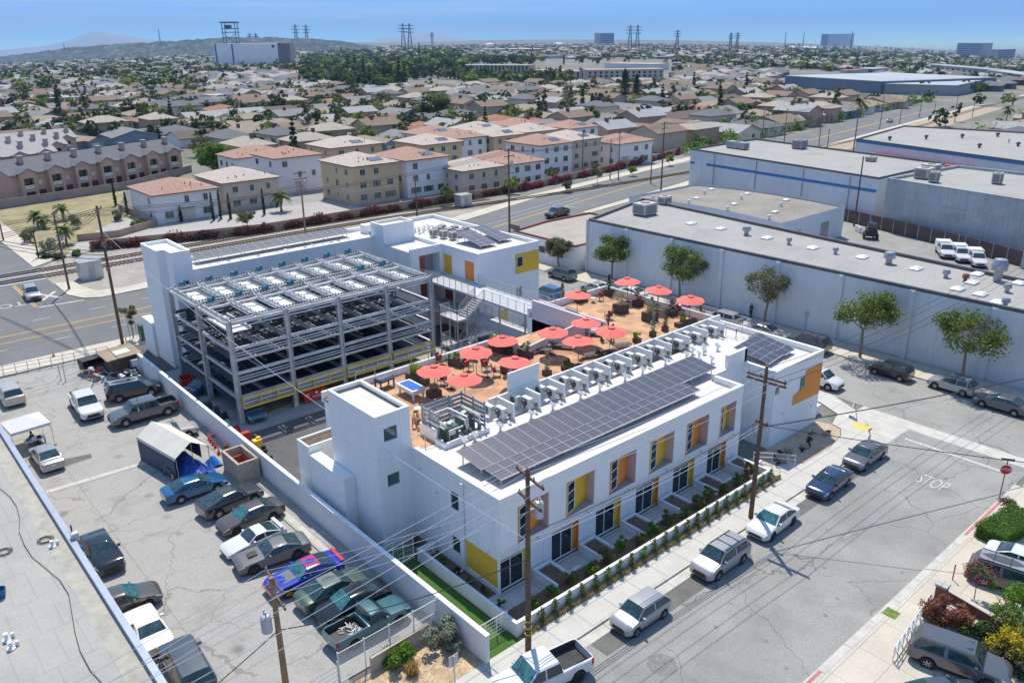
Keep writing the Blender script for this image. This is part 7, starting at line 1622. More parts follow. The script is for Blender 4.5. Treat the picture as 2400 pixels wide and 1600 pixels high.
for i, (x, y) in enumerate(((1235,730),(1250,790),(1245,850))): q = G('C1',x,y); bike(('black bicycle standing highest beside the cream tent','middle black bicycle beside the cream tent','black bicycle nearest the red cone by the tent')[i], q[0], q[1]+.2, R_(80+i*12))
# junk pile, shack, fence
M_WOOD = mat('grey_board', (.38,.34,.29), .9, noise=3, amt=.3); M_SHK = mat('brown_shack_board', (.15,.11,.085), .9, noise=2, amt=.3)
q = G('B1',910,1170); r = thing('shack', 'small shack with a tan board roof beside the boundary wall', 'shack', (q[0],q[1]+.5,0), R_(5)); part('wall', MB().box(-1.3,1.3,-1,1,0,2.0), M_SHK, r); part('roof', MB().add([(-1.8,-1.5,1.95),(1.8,-1.5,2.0),(1.8,1.5,2.3),(-1.8,1.5,2.25),(-1.8,-1.5,2.05),(1.8,-1.5,2.1),(1.8,1.5,2.4),(-1.8,1.5,2.35)],[(3,2,1,0),(4,5,6,7),(0,1,5,4),(1,2,6,5),(2,3,7,6),(3,0,4,7)]), mat('tan_roof_board', (.33,.26,.18), .9, noise=1.5, amt=.2), r); part('roof_sheet', MB().add([(-.6,-.8,2.2),(1.0,-.7,2.22),(1.0,.5,2.32),(-.6,.4,2.3)],[(0,1,2,3)]), M_SHED, r)
q = G('B1',1010,1170); r = thing('shipping_cabinet', 'pale upright metal cabinet beside the shack', 'cabinet', (q[0],q[1],0)); part('body', MB().box(-.5,.5,-.4,.4,0,1.6), M_METAL, r); part('door', MB().box(-.45,.45,-.43,-.401,.1,1.5), M_ACW, r)
q = G('B1',700,1160); r = thing('cage_trailer', 'rusty open trailer with a dark canopy frame behind the junk', 'trailer', (q[0],q[1]+.3,0), R_(8)); part('frame', MB().box(-1.2,1.2,-.7,.7,.35,.8), mat('rusty_steel', (.16,.06,.035), .8, noise=3, amt=.3), r); part('canopy_frame', MB().box(-1.25,1.25,-.72,.72,1.45,1.55).box(-1.25,-1.2,-.72,.72,.8,1.45).box(1.2,1.25,-.72,.72,.8,1.45).box(-1.2,1.2,.68,.72,.8,1.45), M_TRIM, r)
for a in (-.6,.6): part('wheel', MB().lathe([(.1,-.1),(.32,-.1),(.32,.1),(.1,.1)], 12, (a,-.8,.32), 0, 'y'), M_TYRE, r)
jr = random.Random(31); JM = [M_WOOD, M_METAL, M_DUMP, M_TOPB, M_FRAME, M_TRIM, M_CONE, M_GALV, M_SHED]
for i in range(46):
    x, y = jr.uniform(640,1010), jr.uniform(1170,1260); q = G('B1', x, y); mb = MB(); k = i%4
    if k == 0: mb.bar((-.9,0,.2),(.9,.3,.5+jr.random()*.5),.14,.04); nm = ('board','grey board')
    elif k == 1: mb.box(-.3,.3,-.2,.25,0,.4+.3*jr.random()); mb.box(-.26,.26,-.1,.1,.4,.75); nm = ('scrap_box','scrap box')
    elif k == 2: mb.tube([(-.7,0,.1),(.2,.1,.6),(.7,.3,.3)], .05, 6); nm = ('scrap_pipe','bent pipe')
    else: mb.lathe([(.25,0),(.3,.35),(.2,.4),(.05,.42)], 10); nm = ('scrap_tub','round tub')
    o = part(nm[0], mb, JM[i%9], None, loc=(q[0],q[1],jr.random()*.25)); o.rotation_euler = (0,0,jr.random()*6)
    tag(o, '%s in the junk pile, %s one' % (nm[1], nth(i//4)), 'junk', 'loose junk in the pile: '+nm[1]+'s')
r = thing('pipe_fence', 'low grey pipe fence and gate between lot and main road pavement', 'fence', (0,0,0))
fp = [G('B1',-150,1230),G('B1',440,1120),G('B1',800,1050)]
mb = MB()
for h in (.3,.75,1.15): mb.tube([(p[0],p[1],h) for p in fp], .03, 5)
for t in range(12): p = fp[0]+(fp[2]-fp[0])*t/11; mb.tube([(p[0],p[1],0),(p[0],p[1],1.2)], .04, 5)
part('rails', mb, M_METAL, r); q = G('B1',480,1230); part('gate_leaf', MB().tube([(q[0]-.3,q[1]+.4,0),(q[0]-.3,q[1]+.4,1.9)], .05, 6).tube([(q[0],q[1]-.2,0),(q[0],q[1]-.2,1.9)], .05, 6).tube([(q[0],q[1],.5),(q[0]+2.4,q[1]+.6,.5)], .03, 5).tube([(q[0],q[1],1.2),(q[0]+2.4,q[1]+.6,1.2)], .03, 5), M_METAL, r)
q = G('B1',1075,930); r = thing('utility_cabinet', 'tall green utility cabinet beside the tower annex', 'utility cabinet', (q[0],q[1],0)); part('body', MB().box(-.6,.6,-.5,.5,0,2.0), M_GRN, r); part('door', MB().box(-.5,.5,-.53,-.501,.2,1.8), M_GRN, r)
q = G('B1',985,925); tree('young_tree', 'staked young street tree in a gravel patch near the white tower', q[0], q[1], 4.6, 1.0, M_LEAFO, 5, 700, .14, z0f=.4, clumps=8, tr=.05)
for k in range(3): tag(part('tree_stake', MB().tube([(0,0,0),(0,0,2.4)], .035, 5), M_WOOD, None, loc=(q[0]-.4+k*.4,q[1]+.25*(k%2),0)), ('left','middle','right')[k]+' stake of the young street tree', 'stake')
for k in range(2): q = G('B1',905+k*30,965+k*20); tag(part('guard_post', MB().tube([(0,0,0),(0,0,2.6 if k == 0 else 1.2)], .07, 8), M_SAFE, None, loc=(q[0],q[1],0)), ('tall yellow guard strip on the pole foot by the lot','short yellow guard post behind the pole foot')[k], 'guard post')
for k in range(8): y = 3.5+k*2.45; tag(part('wheel_stop', MB().box(-.75,.75,-.09,.09,0,.12), M_CURB, None, loc=(-6.8,y,0)), 'concrete wheel stop before the parked row, %s from the teal pickup' % ords[k], 'wheel stop', 'wheel stops')
for o in bpy.data.objects:
    if o.name.startswith('wheel_stop'): o.rotation_euler = (0,0,PI/2)
# bottom fence, wall, shrubs
M_MESHF = mat('chain_link', (.42,.44,.47), .5, .5)
r = thing('chain_link_fence', 'chain link fence with white pipe slats at the foot of the lot', 'fence', (0,0,0)); mb = MB()
for h in (.05,1.1,2.0): mb.tube([(-11.2,.42,h),(-4.5,.55,h)], .028, 5)
for k in range(5): x = -11.2+k*1.66; mb.tube([(x,.42+k*.03,0),(x,.42+k*.03,2.1)], .04, 6)
part('pipe_frame', mb, M_FRAME, r); mb = MB()
for k in range(60): x = -11.2+k*.112; mb.bar((x,.45,.05),(x,.46,2.0),.008,.008)
for k in range(17): mb.bar((-11.2,.45,.1+k*.115),(-4.5,.57,.1+k*.115),.008,.008)
part('mesh', mb, M_MESHF, r)
r = thing('gate_frame', 'sliding chain link gate with stacked rails at the photo foot', 'gate', (0,0,0)); mb = MB()
for h in (.2,.5,.8,1.1,1.4): mb.tube([(-19,-.2,h),(-11.3,.25,h)], .025, 5)
for k in range(4): x = -19+k*2.55; mb.tube([(x,-.2+k*.15,0),(x,-.2+k*.15,1.7)], .04, 5)
part('rails', mb, M_METAL, r)
wallrun('planter_wall', 'short beige block wall behind the shrubs below the chain link fence', [(-9.5,-.05),(-5.5,.12)], 1.1, overlay(mat('beige_block', (.50,.43,.35), .9, noise=.8, amt=.1), joints(.4,.2,.012,(.36,.3,.24),.5,.5,'HZ')))
def shrub(name, lab, x, y, H, R, m, seed, n=1400, size=.09, clumps=14, group=None, z=0.06, flat=.8, cat='shrub'):
    r = thing(name, lab, cat, (x,y,z), 0, group); part('stem', trunk_mesh('stem', M_BARKD, seed, H*.8, .05, H*.5, R, 4, .2), None, r); part('foliage', crown_mesh('foliage', m, seed, clumps, R, H, .0, n, size, flat), None, r); return r
q = G('C3',1290,1330,.4); shrub('green_shrub', 'bright green clipped shrub below the chain link fence', q[0], q[1], 1.0, 1.05, leafmat('bright_leaves', (.06,.15,.015), (.20,.34,.04)), 1, 4200, .08)
q = G('C3',1625,1130,.8); shrub('pale_shrub', 'big pale silver green shrub against the white wall end', q[0], q[1], 1.7, 1.05, M_LEAFY, 2, 4200, .08); q = G('C3',1720,1230,.3); shrub('pale_shrub', 'lower lobe of silver green shrub beside the grey sign', q[0], q[1], 1.0, .55, M_LEAFY, 3, 1500, .08)
q = G('C3',1400,1440); r = thing('dry_grass_clump', 'straw yellow grass clump at the photo foot', 'grass clump', (q[0],q[1],.06)); mb = MB(); grass_tuft(mb, (0,0,0), .35, .8, 260, random.Random(1)); part('blades', mb, leafmat('straw', (.42,.30,.10), (.66,.50,.22)), r)
q = G('C3',1735,1530); r = thing('street_sign', 'back of a grey street sign on a thin post in the soil bed', 'street sign', (q[0],q[1],0)); part('post', MB().box(-.03,.03,-.03,.03,0,2.0), M_METAL, r); part('sign_plate', MB().box(-.32,.32,.035,.045,1.35,2.05), M_METAL, r)
# street side planting
pr = random.Random(77)
for i in range(22):
    x = .2+i*1.17; r = thing('strip_shrub', 'upright green shrub against the retaining wall, %s from the brown pole end' % nth(i), 'shrub', (x,-3.52,.1), 0, 'upright shrubs along the retaining wall'); mb = MB()
    for k in range(5): leaves(mb, (pr.uniform(-.08,.08),pr.uniform(-.05,.05),.2+k*.22), .25 if k < 4 else .16, 36, .07, pr, .3)
    part('foliage', mb, (M_LEAF, M_LEAF, leafmat('bright_leaves', (.06,.15,.015), (.20,.34,.04)))[i%3], r); part('stem', MB().tube([(0,0,0),(0,0,.9)], .015, 4), M_BARKD, r)
mb = MB()
for _ in range(3400):
    x = pr.uniform(-.9,26); grass_tuft(mb, (x, -3.66+pr.uniform(-.12,.14), .1), .05, .3, 2, pr)
o = part('ground_cover', mb, leafmat('sage_groundcover', (.16,.17,.06), (.34,.33,.15), (.62,.50,.28))); o['kind'] = 'stuff'; tag(o, 'low sage and straw ground cover along the front pavement', 'ground cover')
for i in range(15):
    x = .6+i*1.65; m = (M_LEAF, M_RUST, M_LEAFD, M_LEAFO)[i%4]; y = -2.45+.15*((i*7)%3); shrub('bed_shrub', 'rose bush in the patio bed behind the retaining wall, %s from the brown pole' % nth(i), x, y, .95+.2*(i%3), .52, leafmat('bright_leaves', (.06,.15,.015), (.20,.34,.04)) if i%2 else M_LEAF, 200+i, 1100, .065, 10, 'rose bushes in the patio bed', .35)
    if i%2 == 0: mb = MB(); leaves(mb, (x,y,1.15), .38, 46, .055, pr, .7); o = part('blossom', mb, M_RUST, bpy.data.objects[[n.name for n in bpy.data.objects if n.name.startswith('bed_shrub')][-1]]); o.matrix_parent_inverse = Matrix.Translation((-x,-y,-.35))
for i in range(7):
    y = 8.3-i*1.5; shrub('bed_shrub', 'dark little bush in the side bed by the turf strip, %s from the far gate' % ords[i], -.7, y, .6, .35, M_LEAFD if i%2 else M_LEAF, 300+i, 300, .06, 6, 'bushes in the side bed', .1)
for i in range(9):
    x, y = 27.5+i*1.0+pr.uniform(-.3,.3), -1.0-pr.random()*1.7; shrub('succulent', 'small grey green plant in the rock garden, %s from the ramp' % ords[i], x, y, .4, .3, M_LEAFO if i%2 else M_LEAFD, 320+i, 160, .06, 5, 'rock garden plants', .1)
M_ROCK = mat('tan_boulder', (.38,.30,.22), .95, noise=2, amt=.3, bump=.5)
for i in range(5):
    x, y = 28.6+i*1.7, -2.3+.5*(i%2); mb = MB(); rk = random.Random(i); s = .45-.05*i; mb.lathe([(s*.8,0),(s,.12),(s*.85,.3),(s*.4,.4),(.05,.42)], 9); mb.v = [(a*(1+rk.uniform(-.18,.18)),b*(1+rk.uniform(-.18,.18)),c) for a,b,c in mb.v]; tag(part('boulder', mb, M_ROCK, None, True, (x,y,.08)), 'tan boulder in the rock garden, %s from the ramp' % ords[i], 'boulder', 'rock garden boulders')
shrub('corner_shrub', 'leafy shrub at the white box planter by the corner', 38.6, 1.8, 1.0, .6, M_LEAF, 44, 900, .08)
shrub('corner_shrub', 'second leafy shrub farther along the white box planter', 38.5, 3.1, .9, .5, M_LEAFO, 45, 700, .08)
# A-board, stop sign
q = G('C7',845,425,.12); r = thing('sidewalk_board', 'orange and white A-frame board with a slanted panel on the corner pavement', 'A-frame sign', (q[0],q[1]+.2,.12), R_(25)); part('front_panel', MB().add([(-.35,-.35,0),(.35,-.35,0),(.3,0,1.5),(-.3,0,1.5)],[(0,1,2,3)]), M_FRAME, r); part('orange_field', MB().add([(-.33,-.30,.25),(.05,-.215,.62),(.29,-.02,1.45),(-.29,-.02,1.45)],[(0,1,2,3)]), M_ORG, r); part('back_panel', MB().add([(-.35,.35,0),(.35,.35,0),(.3,.01,1.5),(-.3,.01,1.5)],[(3,2,1,0)]), M_FRAME, r); text_mesh('LEASE', .17, M_NAVY, 'lettering', r, Matrix.Translation((0,-.335,.12)) @ Matrix.Rotation(R_(76), 4, 'X'))
q = G('C7',1975,1060,.12); r = thing('stop_sign', 'red octagonal stop sign with a green street name blade on a post', 'stop sign', (q[0],q[1],.12), R_(-58)); part('post', MB().tube([(0,0,0),(0,0,3.2)], .04, 6), mat('reddish_post', (.25,.08,.07), .6), r)
oc = [(.42*math.cos(PI/8+k*PI/4), .42*math.sin(PI/8+k*PI/4)) for k in range(8)]
pl = part('sign_plate', MB().add([(a,-.05,2.5+b) for a,b in oc]+[(a,-.03,2.5+b) for a,b in oc],[tuple(range(8)),tuple(range(15,7,-1))]+[(k,k+8,(k+1)%8+8,(k+1)%8) for k in range(8)]), M_FRAME, r); part('red_face', MB().poly([(a*.93,-.054,2.5+b*.93) for a,b in oc]), mat('stop_red', (.50,.012,.02), .4), pl)
text_mesh('STOP', .3, M_FRAME, 'lettering', pl, Matrix.Translation((0,-.06,2.5)) @ Matrix.Rotation(PI/2, 4, 'X')); part('street_name_blade', MB().box(-.45,.45,-.015,.015,3.2,3.4), mat('sign_green', (.01,.16,.10), .5), r)
# bottom right garden
q = G('C8',2130,300,.5); r = thing('clipped_hedge', 'thick clipped green hedge along the right pavement corner', 'hedge', (q[0],q[1],.05), R_(-10)); mb = MB(); hg = random.Random(6)
for _ in range(9000): x, y, z = hg.uniform(-2.4,2.4), hg.uniform(-1.0,1.0), hg.uniform(.05,1.15); f = max(abs(x)/2.4,abs(y)/1.0,z/1.15); s = 1/f*(.93+.07*hg.random()); leaves(mb, (x*s,y*s,min(1.2,z*s)), .05, 1, .055, hg)
part('foliage', mb, leafmat('bright_leaves', (.06,.15,.015), (.20,.34,.04)), r); part('core', MB().box(-2.2,2.2,-.85,.85,0,1.0), M_LEAFD, r)
q = G('C8',2215,190,.4); shrub('pale_shrub', 'olive rounded shrub behind the clipped hedge', q[0], q[1]+.3, 1.1, 1.2, M_LEAFO, 50, 2600, .07)
q = G('C8',1855,890,.05); r = tree('crape_myrtle', 'small crape myrtle with pink blossom beside the bronze car', q[0], q[1], 2.7, .95, M_LEAFO, 51, 1500, .07, z0f=.42, clumps=12, tr=.035, z=.05); mb = MB(); leaves(mb, (0,0,2.1), 1.0, 160, .07, hg, .7); part('blossom', mb, leafmat('crimson_bloom', (.40,.03,.08), (.62,.08,.16)), r)
for i, (c,x,y,H,R,m,lab) in enumerate((('C8',1610,1020,1.7,1.2,M_RUST,'rusty leaved bush around the brick gate pillar'),('C8',1760,1060,1.4,1.0,M_RUST,'rusty leaved bush right of the brick gate pillar'),('C8',2120,930,2.2,1.4,leafmat('bright_leaves',(.06,.15,.015),(.20,.34,.04)),'bright green spreading bush at the right edge'),('C8',2240,1130,2.6,1.6,M_LEAF,'tall green bush at the right edge above the yellow flowers'),('C8',2200,1290,1.8,1.3,M_GOLD,'yellow flowering bush at the right edge'),('C8',2150,1180,1.2,.9,M_GOLD,'smaller yellow flowering bush left of the big one'),('C8',1860,1130,1.0,1.0,M_LEAF,'green bush between rust bush and grey luxury car'),('C8',1980,1180,1.1,.9,M_LEAFD,'dark bush beside the dark brick garden wall'),('C8',2090,1300,1.2,1.0,M_LEAFO,'olive bush in front of the grey luxury car nose'),('C8',2230,1420,1.5,1.2,M_LEAFD,'dark green bush in the bottom right corner'),('C8',1500,1010,.8,.6,M_RUST,'low rusty bush at the left of the gate pillar'))):
    q = G(c,x,y,H*.4); shrub('garden_bush', lab, q[0], q[1], H, R, m, 400+i, 2400, .075, 14, None, .06)
r = thing('sliding_gate', 'pale metal sliding gate with lattice panels lying along the driveway edge', 'gate', (0,0,0)); a, b = G('C8',1190,1400,.05), G('C8',1480,960,.05); mb = MB()
for h in (.1,.45,.8,1.15): mb.tube([(a[0],a[1],h),(b[0],b[1],h)], .03, 5)
for k in range(9): p = a+(b-a)*k/8; mb.tube([(p[0],p[1],.05),(p[0],p[1],1.2)], .035, 5)
for k in range(8): p, q = a+(b-a)*k/8, a+(b-a)*(k+1)/8; mb.tube([(p[0],p[1],.1),(q[0],q[1],1.15)], .015, 4); mb.tube([(p[0],p[1],1.15),(q[0],q[1],.1)], .015, 4)
part('gate_panel', mb, M_FRAME, r); part('track', MB().bar((a[0]-.3,a[1]-.6,.07),(b[0],b[1]-.4,.07),.12,.05), M_RAILS, r)
r = thing('gate_pillar', 'brick gate pillar with a grey cap on the right pavement edge', 'pillar', (*G('C8',1565,950,.05)[:2],.05)); part('pillar', MB().box(-.28,.28,-.28,.28,0,1.6), mat('red_brick', (.28,.12,.08), .9, noise=5, amt=.25), r); part('cap', MB().box(-.34,.34,-.34,.34,1.6,1.75), M_CURB, r)
r = thing('garden_wall', 'dark red brick garden wall behind the rusty bushes', 'wall', (0,0,0)); a, b = G('C8',1620,880,.05), G('C8',2130,1180,.05); part('wall', MB().bar((a[0],a[1],.35),(b[0],b[1],.35),.25,.8), mat('dark_brick', (.12,.04,.03), .9, noise=4, amt=.3), r); part('coping', MB().bar((a[0],a[1],.78),(b[0],b[1],.78),.32,.07), M_CURB, r)
flat('garden_soil', [tuple(G('C8',x,y,.06)[:2]) for x,y in ((1480,1000),(1640,870),(2150,1000),(2400,1150),(2400,1560),(2050,1480),(1900,1260),(1500,1160))], .058, mat('white_pebble_soil', (.50,.45,.40), .95, noise=3, amt=.3, noise2=14, amt2=.4))
flat('driveway_verge', [tuple(G('C8',x,y,.06)[:2]) for x,y in ((1655,750),(1960,870),(1900,930),(1610,830))], .058, mat('dry_lawn', (.34,.30,.13), 1, noise=2, amt=.25, noise2=15, amt2=.3))
flat('lawn_square', [tuple(G('C8',x,y,.12)[:2]) for x,y in ((1155,945),(1258,1000),(1210,1050),(1100,995))], .128, mat('small_lawn', (.12,.19,.04), 1, noise=3, amt=.35, noise2=20, amt2=.4))
structure('manhole_cover', MB().lathe([(.42,.003),(.42,.012)], 20, (*G('C6',1180,1365)[:2],0)).lathe([(.85,.002),(.85,.006)], 24, (*G('C6',1180,1365)[:2],0)), mat('worn_iron_cover', (.19,.185,.175), .8, noise=4, amt=.3))
q = G('C8',1620,690,.1); tag(part('bollard_post', MB().tube([(0,0,0),(0,0,1.1)], .04, 6).tube([(0,0,1.1),(0,0,1.2)], .05, 6), M_DRD, None, loc=(q[0]-.1,q[1]-.5,.05)), 'thin dark red post behind the brick gate pillar', 'post')
# ---------------------------------------------------------------- utility poles and wires
M_PW = mat('brown_pole_wood', (.15,.085,.055), .95, noise=3, amt=.3, noise2=14, amt2=.3); M_PT = mat('tan_pole_wood', (.30,.185,.10), .95, noise=3, amt=.3, noise2=14, amt2=.3); M_WIRE = mat('overhead_wire', (.035,.035,.04), .6); M_WIRE2 = mat('bright_wire', (.50,.48,.50), .5, .3); M_INS = mat('insulator', (.30,.31,.32), .4)
def height_at(x, y, ypx, z0=0):
    lo, hi = z0, z0+320
    for _ in range(40):
        m = (lo+hi)/2
        if px_of(x, y, m)[1] > ypx: lo = m
        else: hi = m
    return lo
def pole(lab, x, y, h, r=.16, arms=(), m=None, rz=0, transformer=None, group='utility poles', bands=False, lean=(0,0), z=None):
    z = terrain(x,y) if z is None else z
    t = thing('utility_pole', lab, 'utility pole', (x,y,z), rz, group); part('shaft', MB().tube([(0,0,-.2),(lean[0],lean[1],h)], r, 8, r1=r*.62), m or M_PW, t)
    for zz, L, w_ in arms:
        a = part('crossarm', MB().bar((-L/2,-.12,zz),(L/2,-.12,zz),.1,.13), M_PW, t)
        ins = MB()
        for k in range(w_): xx = -L/2+.12+(L-.24)*k/max(1,w_-1); ins.lathe([(.05,.06),(.07,.12),(.035,.16),(.06,.2),(.03,.26)], 6, (xx,-.12,zz))
        part('insulators', ins, M_INS, a); part('brace', MB().bar((-L*.3,-.12,zz-.06),(0,-.1,zz-.6),.03,.03).bar((L*.3,-.12,zz-.06),(0,-.1,zz-.6),.03,.03), M_METAL, a)
    if transformer:
        tx, ty_, tz = transformer; part('transformer', MB().lathe([(.02,-.5),(.27,-.48),(.28,.4),(.2,.5),(.03,.55)], 14, (tx,ty_,tz)).tube([(tx-.1,ty_,tz+.5),(tx-.1,ty_,tz+.75)], .05, 6).tube([(tx+.12,ty_,tz+.5),(tx+.12,ty_,tz+.75)], .05, 6).bar((0,0,tz+.1),(tx,ty_,tz+.1),.08,.08), mat('grey_transformer', (.42,.45,.48), .4, .2, noise=1, amt=.08), t)
    if bands: part('yellow_bands', MB().tube([(0,0,1.3),(0,0,1.36)], r+.012, 10).tube([(0,0,1.75),(0,0,1.81)], r+.012, 10).tube([(0,0,2.2),(0,0,2.26)], r+.012, 10), M_SAFE, t)
    return t
def ground_pole(lab, c, bx, by, ty, tc=None, **k):
    q = G(c, bx, by); tc = tc or c; ypx = CR[tc][1]+ty/CR[tc][2]; h = height_at(q[0], q[1], ypx, terrain(q[0],q[1]))-terrain(q[0],q[1])
    pole(lab, q[0], q[1], h, **k); return (q[0], q[1], h+terrain(q[0],q[1]))
def wire(lab, a, b, sag=.6, r=.018, m=None, n=14):
    mb = MB(); a, b = Vector(a), Vector(b); mb.tube([a.lerp(b, k/n)+Vector((0,0,-4*sag*(k/n)*(1-k/n))) for k in range(n+1)], r, 4)
    return tag(part('overhead_wire', mb, m or M_WIRE), lab, 'wire', 'overhead wires')
P1 = (-2.0,-4.75,.1); P2 = (19.35,-5.35,.1); P3 = (-14.1,.75,0)
pole('tall brown utility pole with a transformer in front of the building corner', P1[0], P1[1], 11.9, .19, ((11.3,2.7,4),(9.9,2.3,2)), M_PW, R_(80), (-.1,-.62,9.3), bands=True, z=.1)
pole('tall brown utility pole on the pavement by the white sedan', P2[0], P2[1], 11.9, .19, ((11.0,2.9,4),(10.7,2.9,2),(7.6,1.0,2)), M_PW, R_(95), None, z=.1)
part('cable_coil', MB().tube([(.3+.35*math.cos(a*.6),-.2,6.9+.45*math.sin(a*.6)) for a in range(24)], .025, 4), M_WIRE, [o for o in bpy.data.objects if o.get('label','').startswith('tall brown utility pole on')][0])
pole('tan wooden utility pole with a grey transformer at the foot of the lot', P3[0], P3[1], 8.2, .2, ((7.9,2.4,3),(7.0,2.4,3)), M_PT, R_(85), (-.25,.62,5.9), lean=(0,0))
M_LAMPW = M_FRAME
for k, (o, z) in enumerate(((-1.2,11.4),(-.5,11.4),(.5,11.4),(1.2,11.4))):
    wire('pale high wire between the two tall street poles, %s of four' % ords[k], (P1[0]+.1,P1[1]+o,z), (P2[0],P2[1]+o,z-.3), .35, .02, M_WIRE2)
    wire('high wire leaving the brown pole toward the upper right, %s of four' % ords[k], (P2[0],P2[1]+o,z-.3), (70,-6.5+o,12), 1.2, .02)
    wire('high wire dropping to the lower left from the building corner pole, %s of four' % ords[k], (P1[0]+.1,P1[1]+o,z), (-40,-7+o*1.6,11.0), .5, .02, M_WIRE2)
for k, (o, z) in enumerate(((-1.1,7.95),(0,7.95),(1.1,7.95))):
    wire('pale wire across the lot from the tan pole, %s of three' % ords[k], (P3[0],P3[1]+o,z), (P3[0]-24,P3[1]+o-4,8.4), .5, .018, M_WIRE2); wire('pale wire from the tan pole to the corner pole, %s of three' % ords[k], (P3[0],P3[1]+o,z), (P1[0],P1[1]+o*.6,9.9), .3, .018, M_WIRE2)
for k in range(3): wire('lower telephone cable between the two tall street poles, %s from the top' % ords[k], (P1[0],P1[1],8.0-k*.35), (P2[0],P2[1],8.0-k*.3), .45, .028, M_WIRE2 if k else M_WIRE)
wire('heavy dark cable from the brown pole across the street to the right', (P2[0],P2[1],7.4), (62,-22,8.0), .5, .045)
wire('dark service cable from the brown pole toward the lower right', (P2[0],P2[1],7.6), (40,-36,7.0), .5, .03)
wire('long diagonal service wire from the rear pole over the tower to the corner pole', (-3.17,63.7,13.5), (P1[0],P1[1],7.6), 1.6, .03, M_WIRE2)
wire('twisted cable between the tan pole and the corner pole', (P3[0],P3[1],5.0), (P1[0],P1[1],6.4), .5, .035); wire('twisted cable leaving the tan pole to the lower left', (P3[0],P3[1],5.0), (-34,-6,5.5), .5, .035)
tall = []
T4 = ground_pole('tall dark utility pole with two crossarms beside the white tower and lot', 'B1',905,975,1400,'A1', r=.2, arms=((15.9,2.2,3),(12.2,2.6,4),(9.4,2.4,2)), rz=R_(60))
T5 = ground_pole('utility pole with street lamp arm at the railway corner', 'B1',510,560,1440,'A1', r=.17, arms=((10.9,2.2,3),(9.6,2.2,3)), rz=R_(60))
T6 = ground_pole('lattice armed dark pole rising behind the rear wing by the main road', 'B3',1255,165,1010,'A2', r=.19, arms=((14.6,2.6,4),(13.6,2.6,3),(10.6,2.4,3)), rz=R_(10), transformer=(.5,-.3,12.2))
T7 = ground_pole('tall utility pole on the main road before the striped warehouse', 'A2',2175,1305,830, r=.19, arms=((15,2.6,4),(13.9,2.6,3)), rz=R_(10))
T8 = ground_pole('short dark pole by the grey cabinet and bougainvillea', 'A2',515,1460,1200, r=.16, arms=((7.3,1.4,2),))
T9 = ground_pole('tan wooden pole with transformers between wall and railway', 'A1',2085,1640,1235, r=.2, m=M_PT, arms=((11.8,2.4,4),(10.8,2.4,3)), transformer=(.6,-.3,10.0))
T10 = ground_pole('plain dark pole against the striped warehouse wall', 'A3',1165,1540,1065, r=.18)
L = [T4, T5, T6, T7]
for i, (c,bx,by,ty,ar) in enumerate((('A2',1640,1195,905,0),('A2',1885,1225,890,1),('A2',1828,1220,950,0),('A2',2105,1250,990,0),('A3',690,970,740,1),('A3',540,950,720,1),('A3',925,1000,740,1),('A3',985,1005,880,2),('A3',1340,880,630,1),('A3',1475,845,690,0),('A3',1610,800,650,0),('A3',1712,770,690,0),('A3',1860,745,660,0),('A3',1970,800,690,1),('A3',1785,880,780,0),('A3',1885,1135,970,2),('A3',2005,1160,990,1),('A3',2180,1160,945,2),('A1',25,1640,1370,1),('B1',285,330,120,0))):
    arms = ((None, 2.2, 3),) if ar else ()
    q = G(c, bx, by); h = height_at(q[0], q[1], CR[c][1]+ty/CR[c][2], terrain(q[0],q[1]))-terrain(q[0],q[1])
    pole('utility or lamp pole along the main road and warehouses, %s of the background row' % nth(i), q[0], q[1], h, .15, tuple((h-.5-k*1.0,2.2,3) for k in range(ar)), None, R_(10)); L.append((q[0],q[1],h+terrain(q[0],q[1])))
for nm, a, b in (('lot pole and railway corner pole',T4,T5),('railway corner pole and the left edge',T5,(-40,110,11)),('lot pole and the left edge',T4,(-60,60,14)),('lot pole and the rear wing pole',T4,T6),('rear wing pole and the main road pole',T6,T7),('main road pole and the far roadside',T7,L[4+8]),('railway corner pole and the estate pole',T5,T9)):
    for k, o in enumerate((-1,0,1)): wire('dark wire between the %s, %s of three' % (nm, ords[k]), (a[0],a[1]+o,a[2]-.5), (b[0],b[1]+o,b[2]-.5), 1.5, .028)
# wires running down at the lot corner to make the shadows on the road
for k in range(3): wire('sagging cable over the road from the lot pole toward the main road, %s of three' % ords[k], (T4[0],T4[1],T4[2]-5-k*.5), (-14,112,9-k*.4), 1.2, .04)
# ---------------------------------------------------------------- suburb, far city, skyline
cy = random.Random(42)
def inpoly(p, poly):
    x, y = p; c = False; n = len(poly)
    for i in range(n):
        x1, y1 = poly[i]; x2, y2 = poly[(i+1)%n]
        if (y1 > y) != (y2 > y) and x < (x2-x1)*(y-y1)/(y2-y1)+x1: c = not c
    return c
NOHOUSE = [[(800,135),(1080,145),(1110,195),(1080,222),(800,222),(780,180)], [(1075,140),(1590,140),(1590,205),(1075,205)], [(1830,160),(2260,190),(2260,245),(2150,250),(1800,225)], [(495,95),(690,95),(690,160),(495,160)]]
def blocked(x, y, pad=9):
    if x > -20 and y < 500 and x < 640:
        a = np.interp(x, [p[0] for p in near], [p[1] for p in near]); b = np.interp(x, [p[0] for p in far], [p[1] for p in far])
        if a-32-pad < y < b+pad: return True
    if -24 < x < 10 and y < 262: return True
    if (-60 < x < 64 and y < 264) or (x < 172 and y < 184): return True
    if x < 262 and y < 100: return True
    if y < 118: return x < 262
    p = px_of(x, y, terrain(x, y))
    return any(inpoly((p[0], p[1]), q) for q in NOHOUSE)
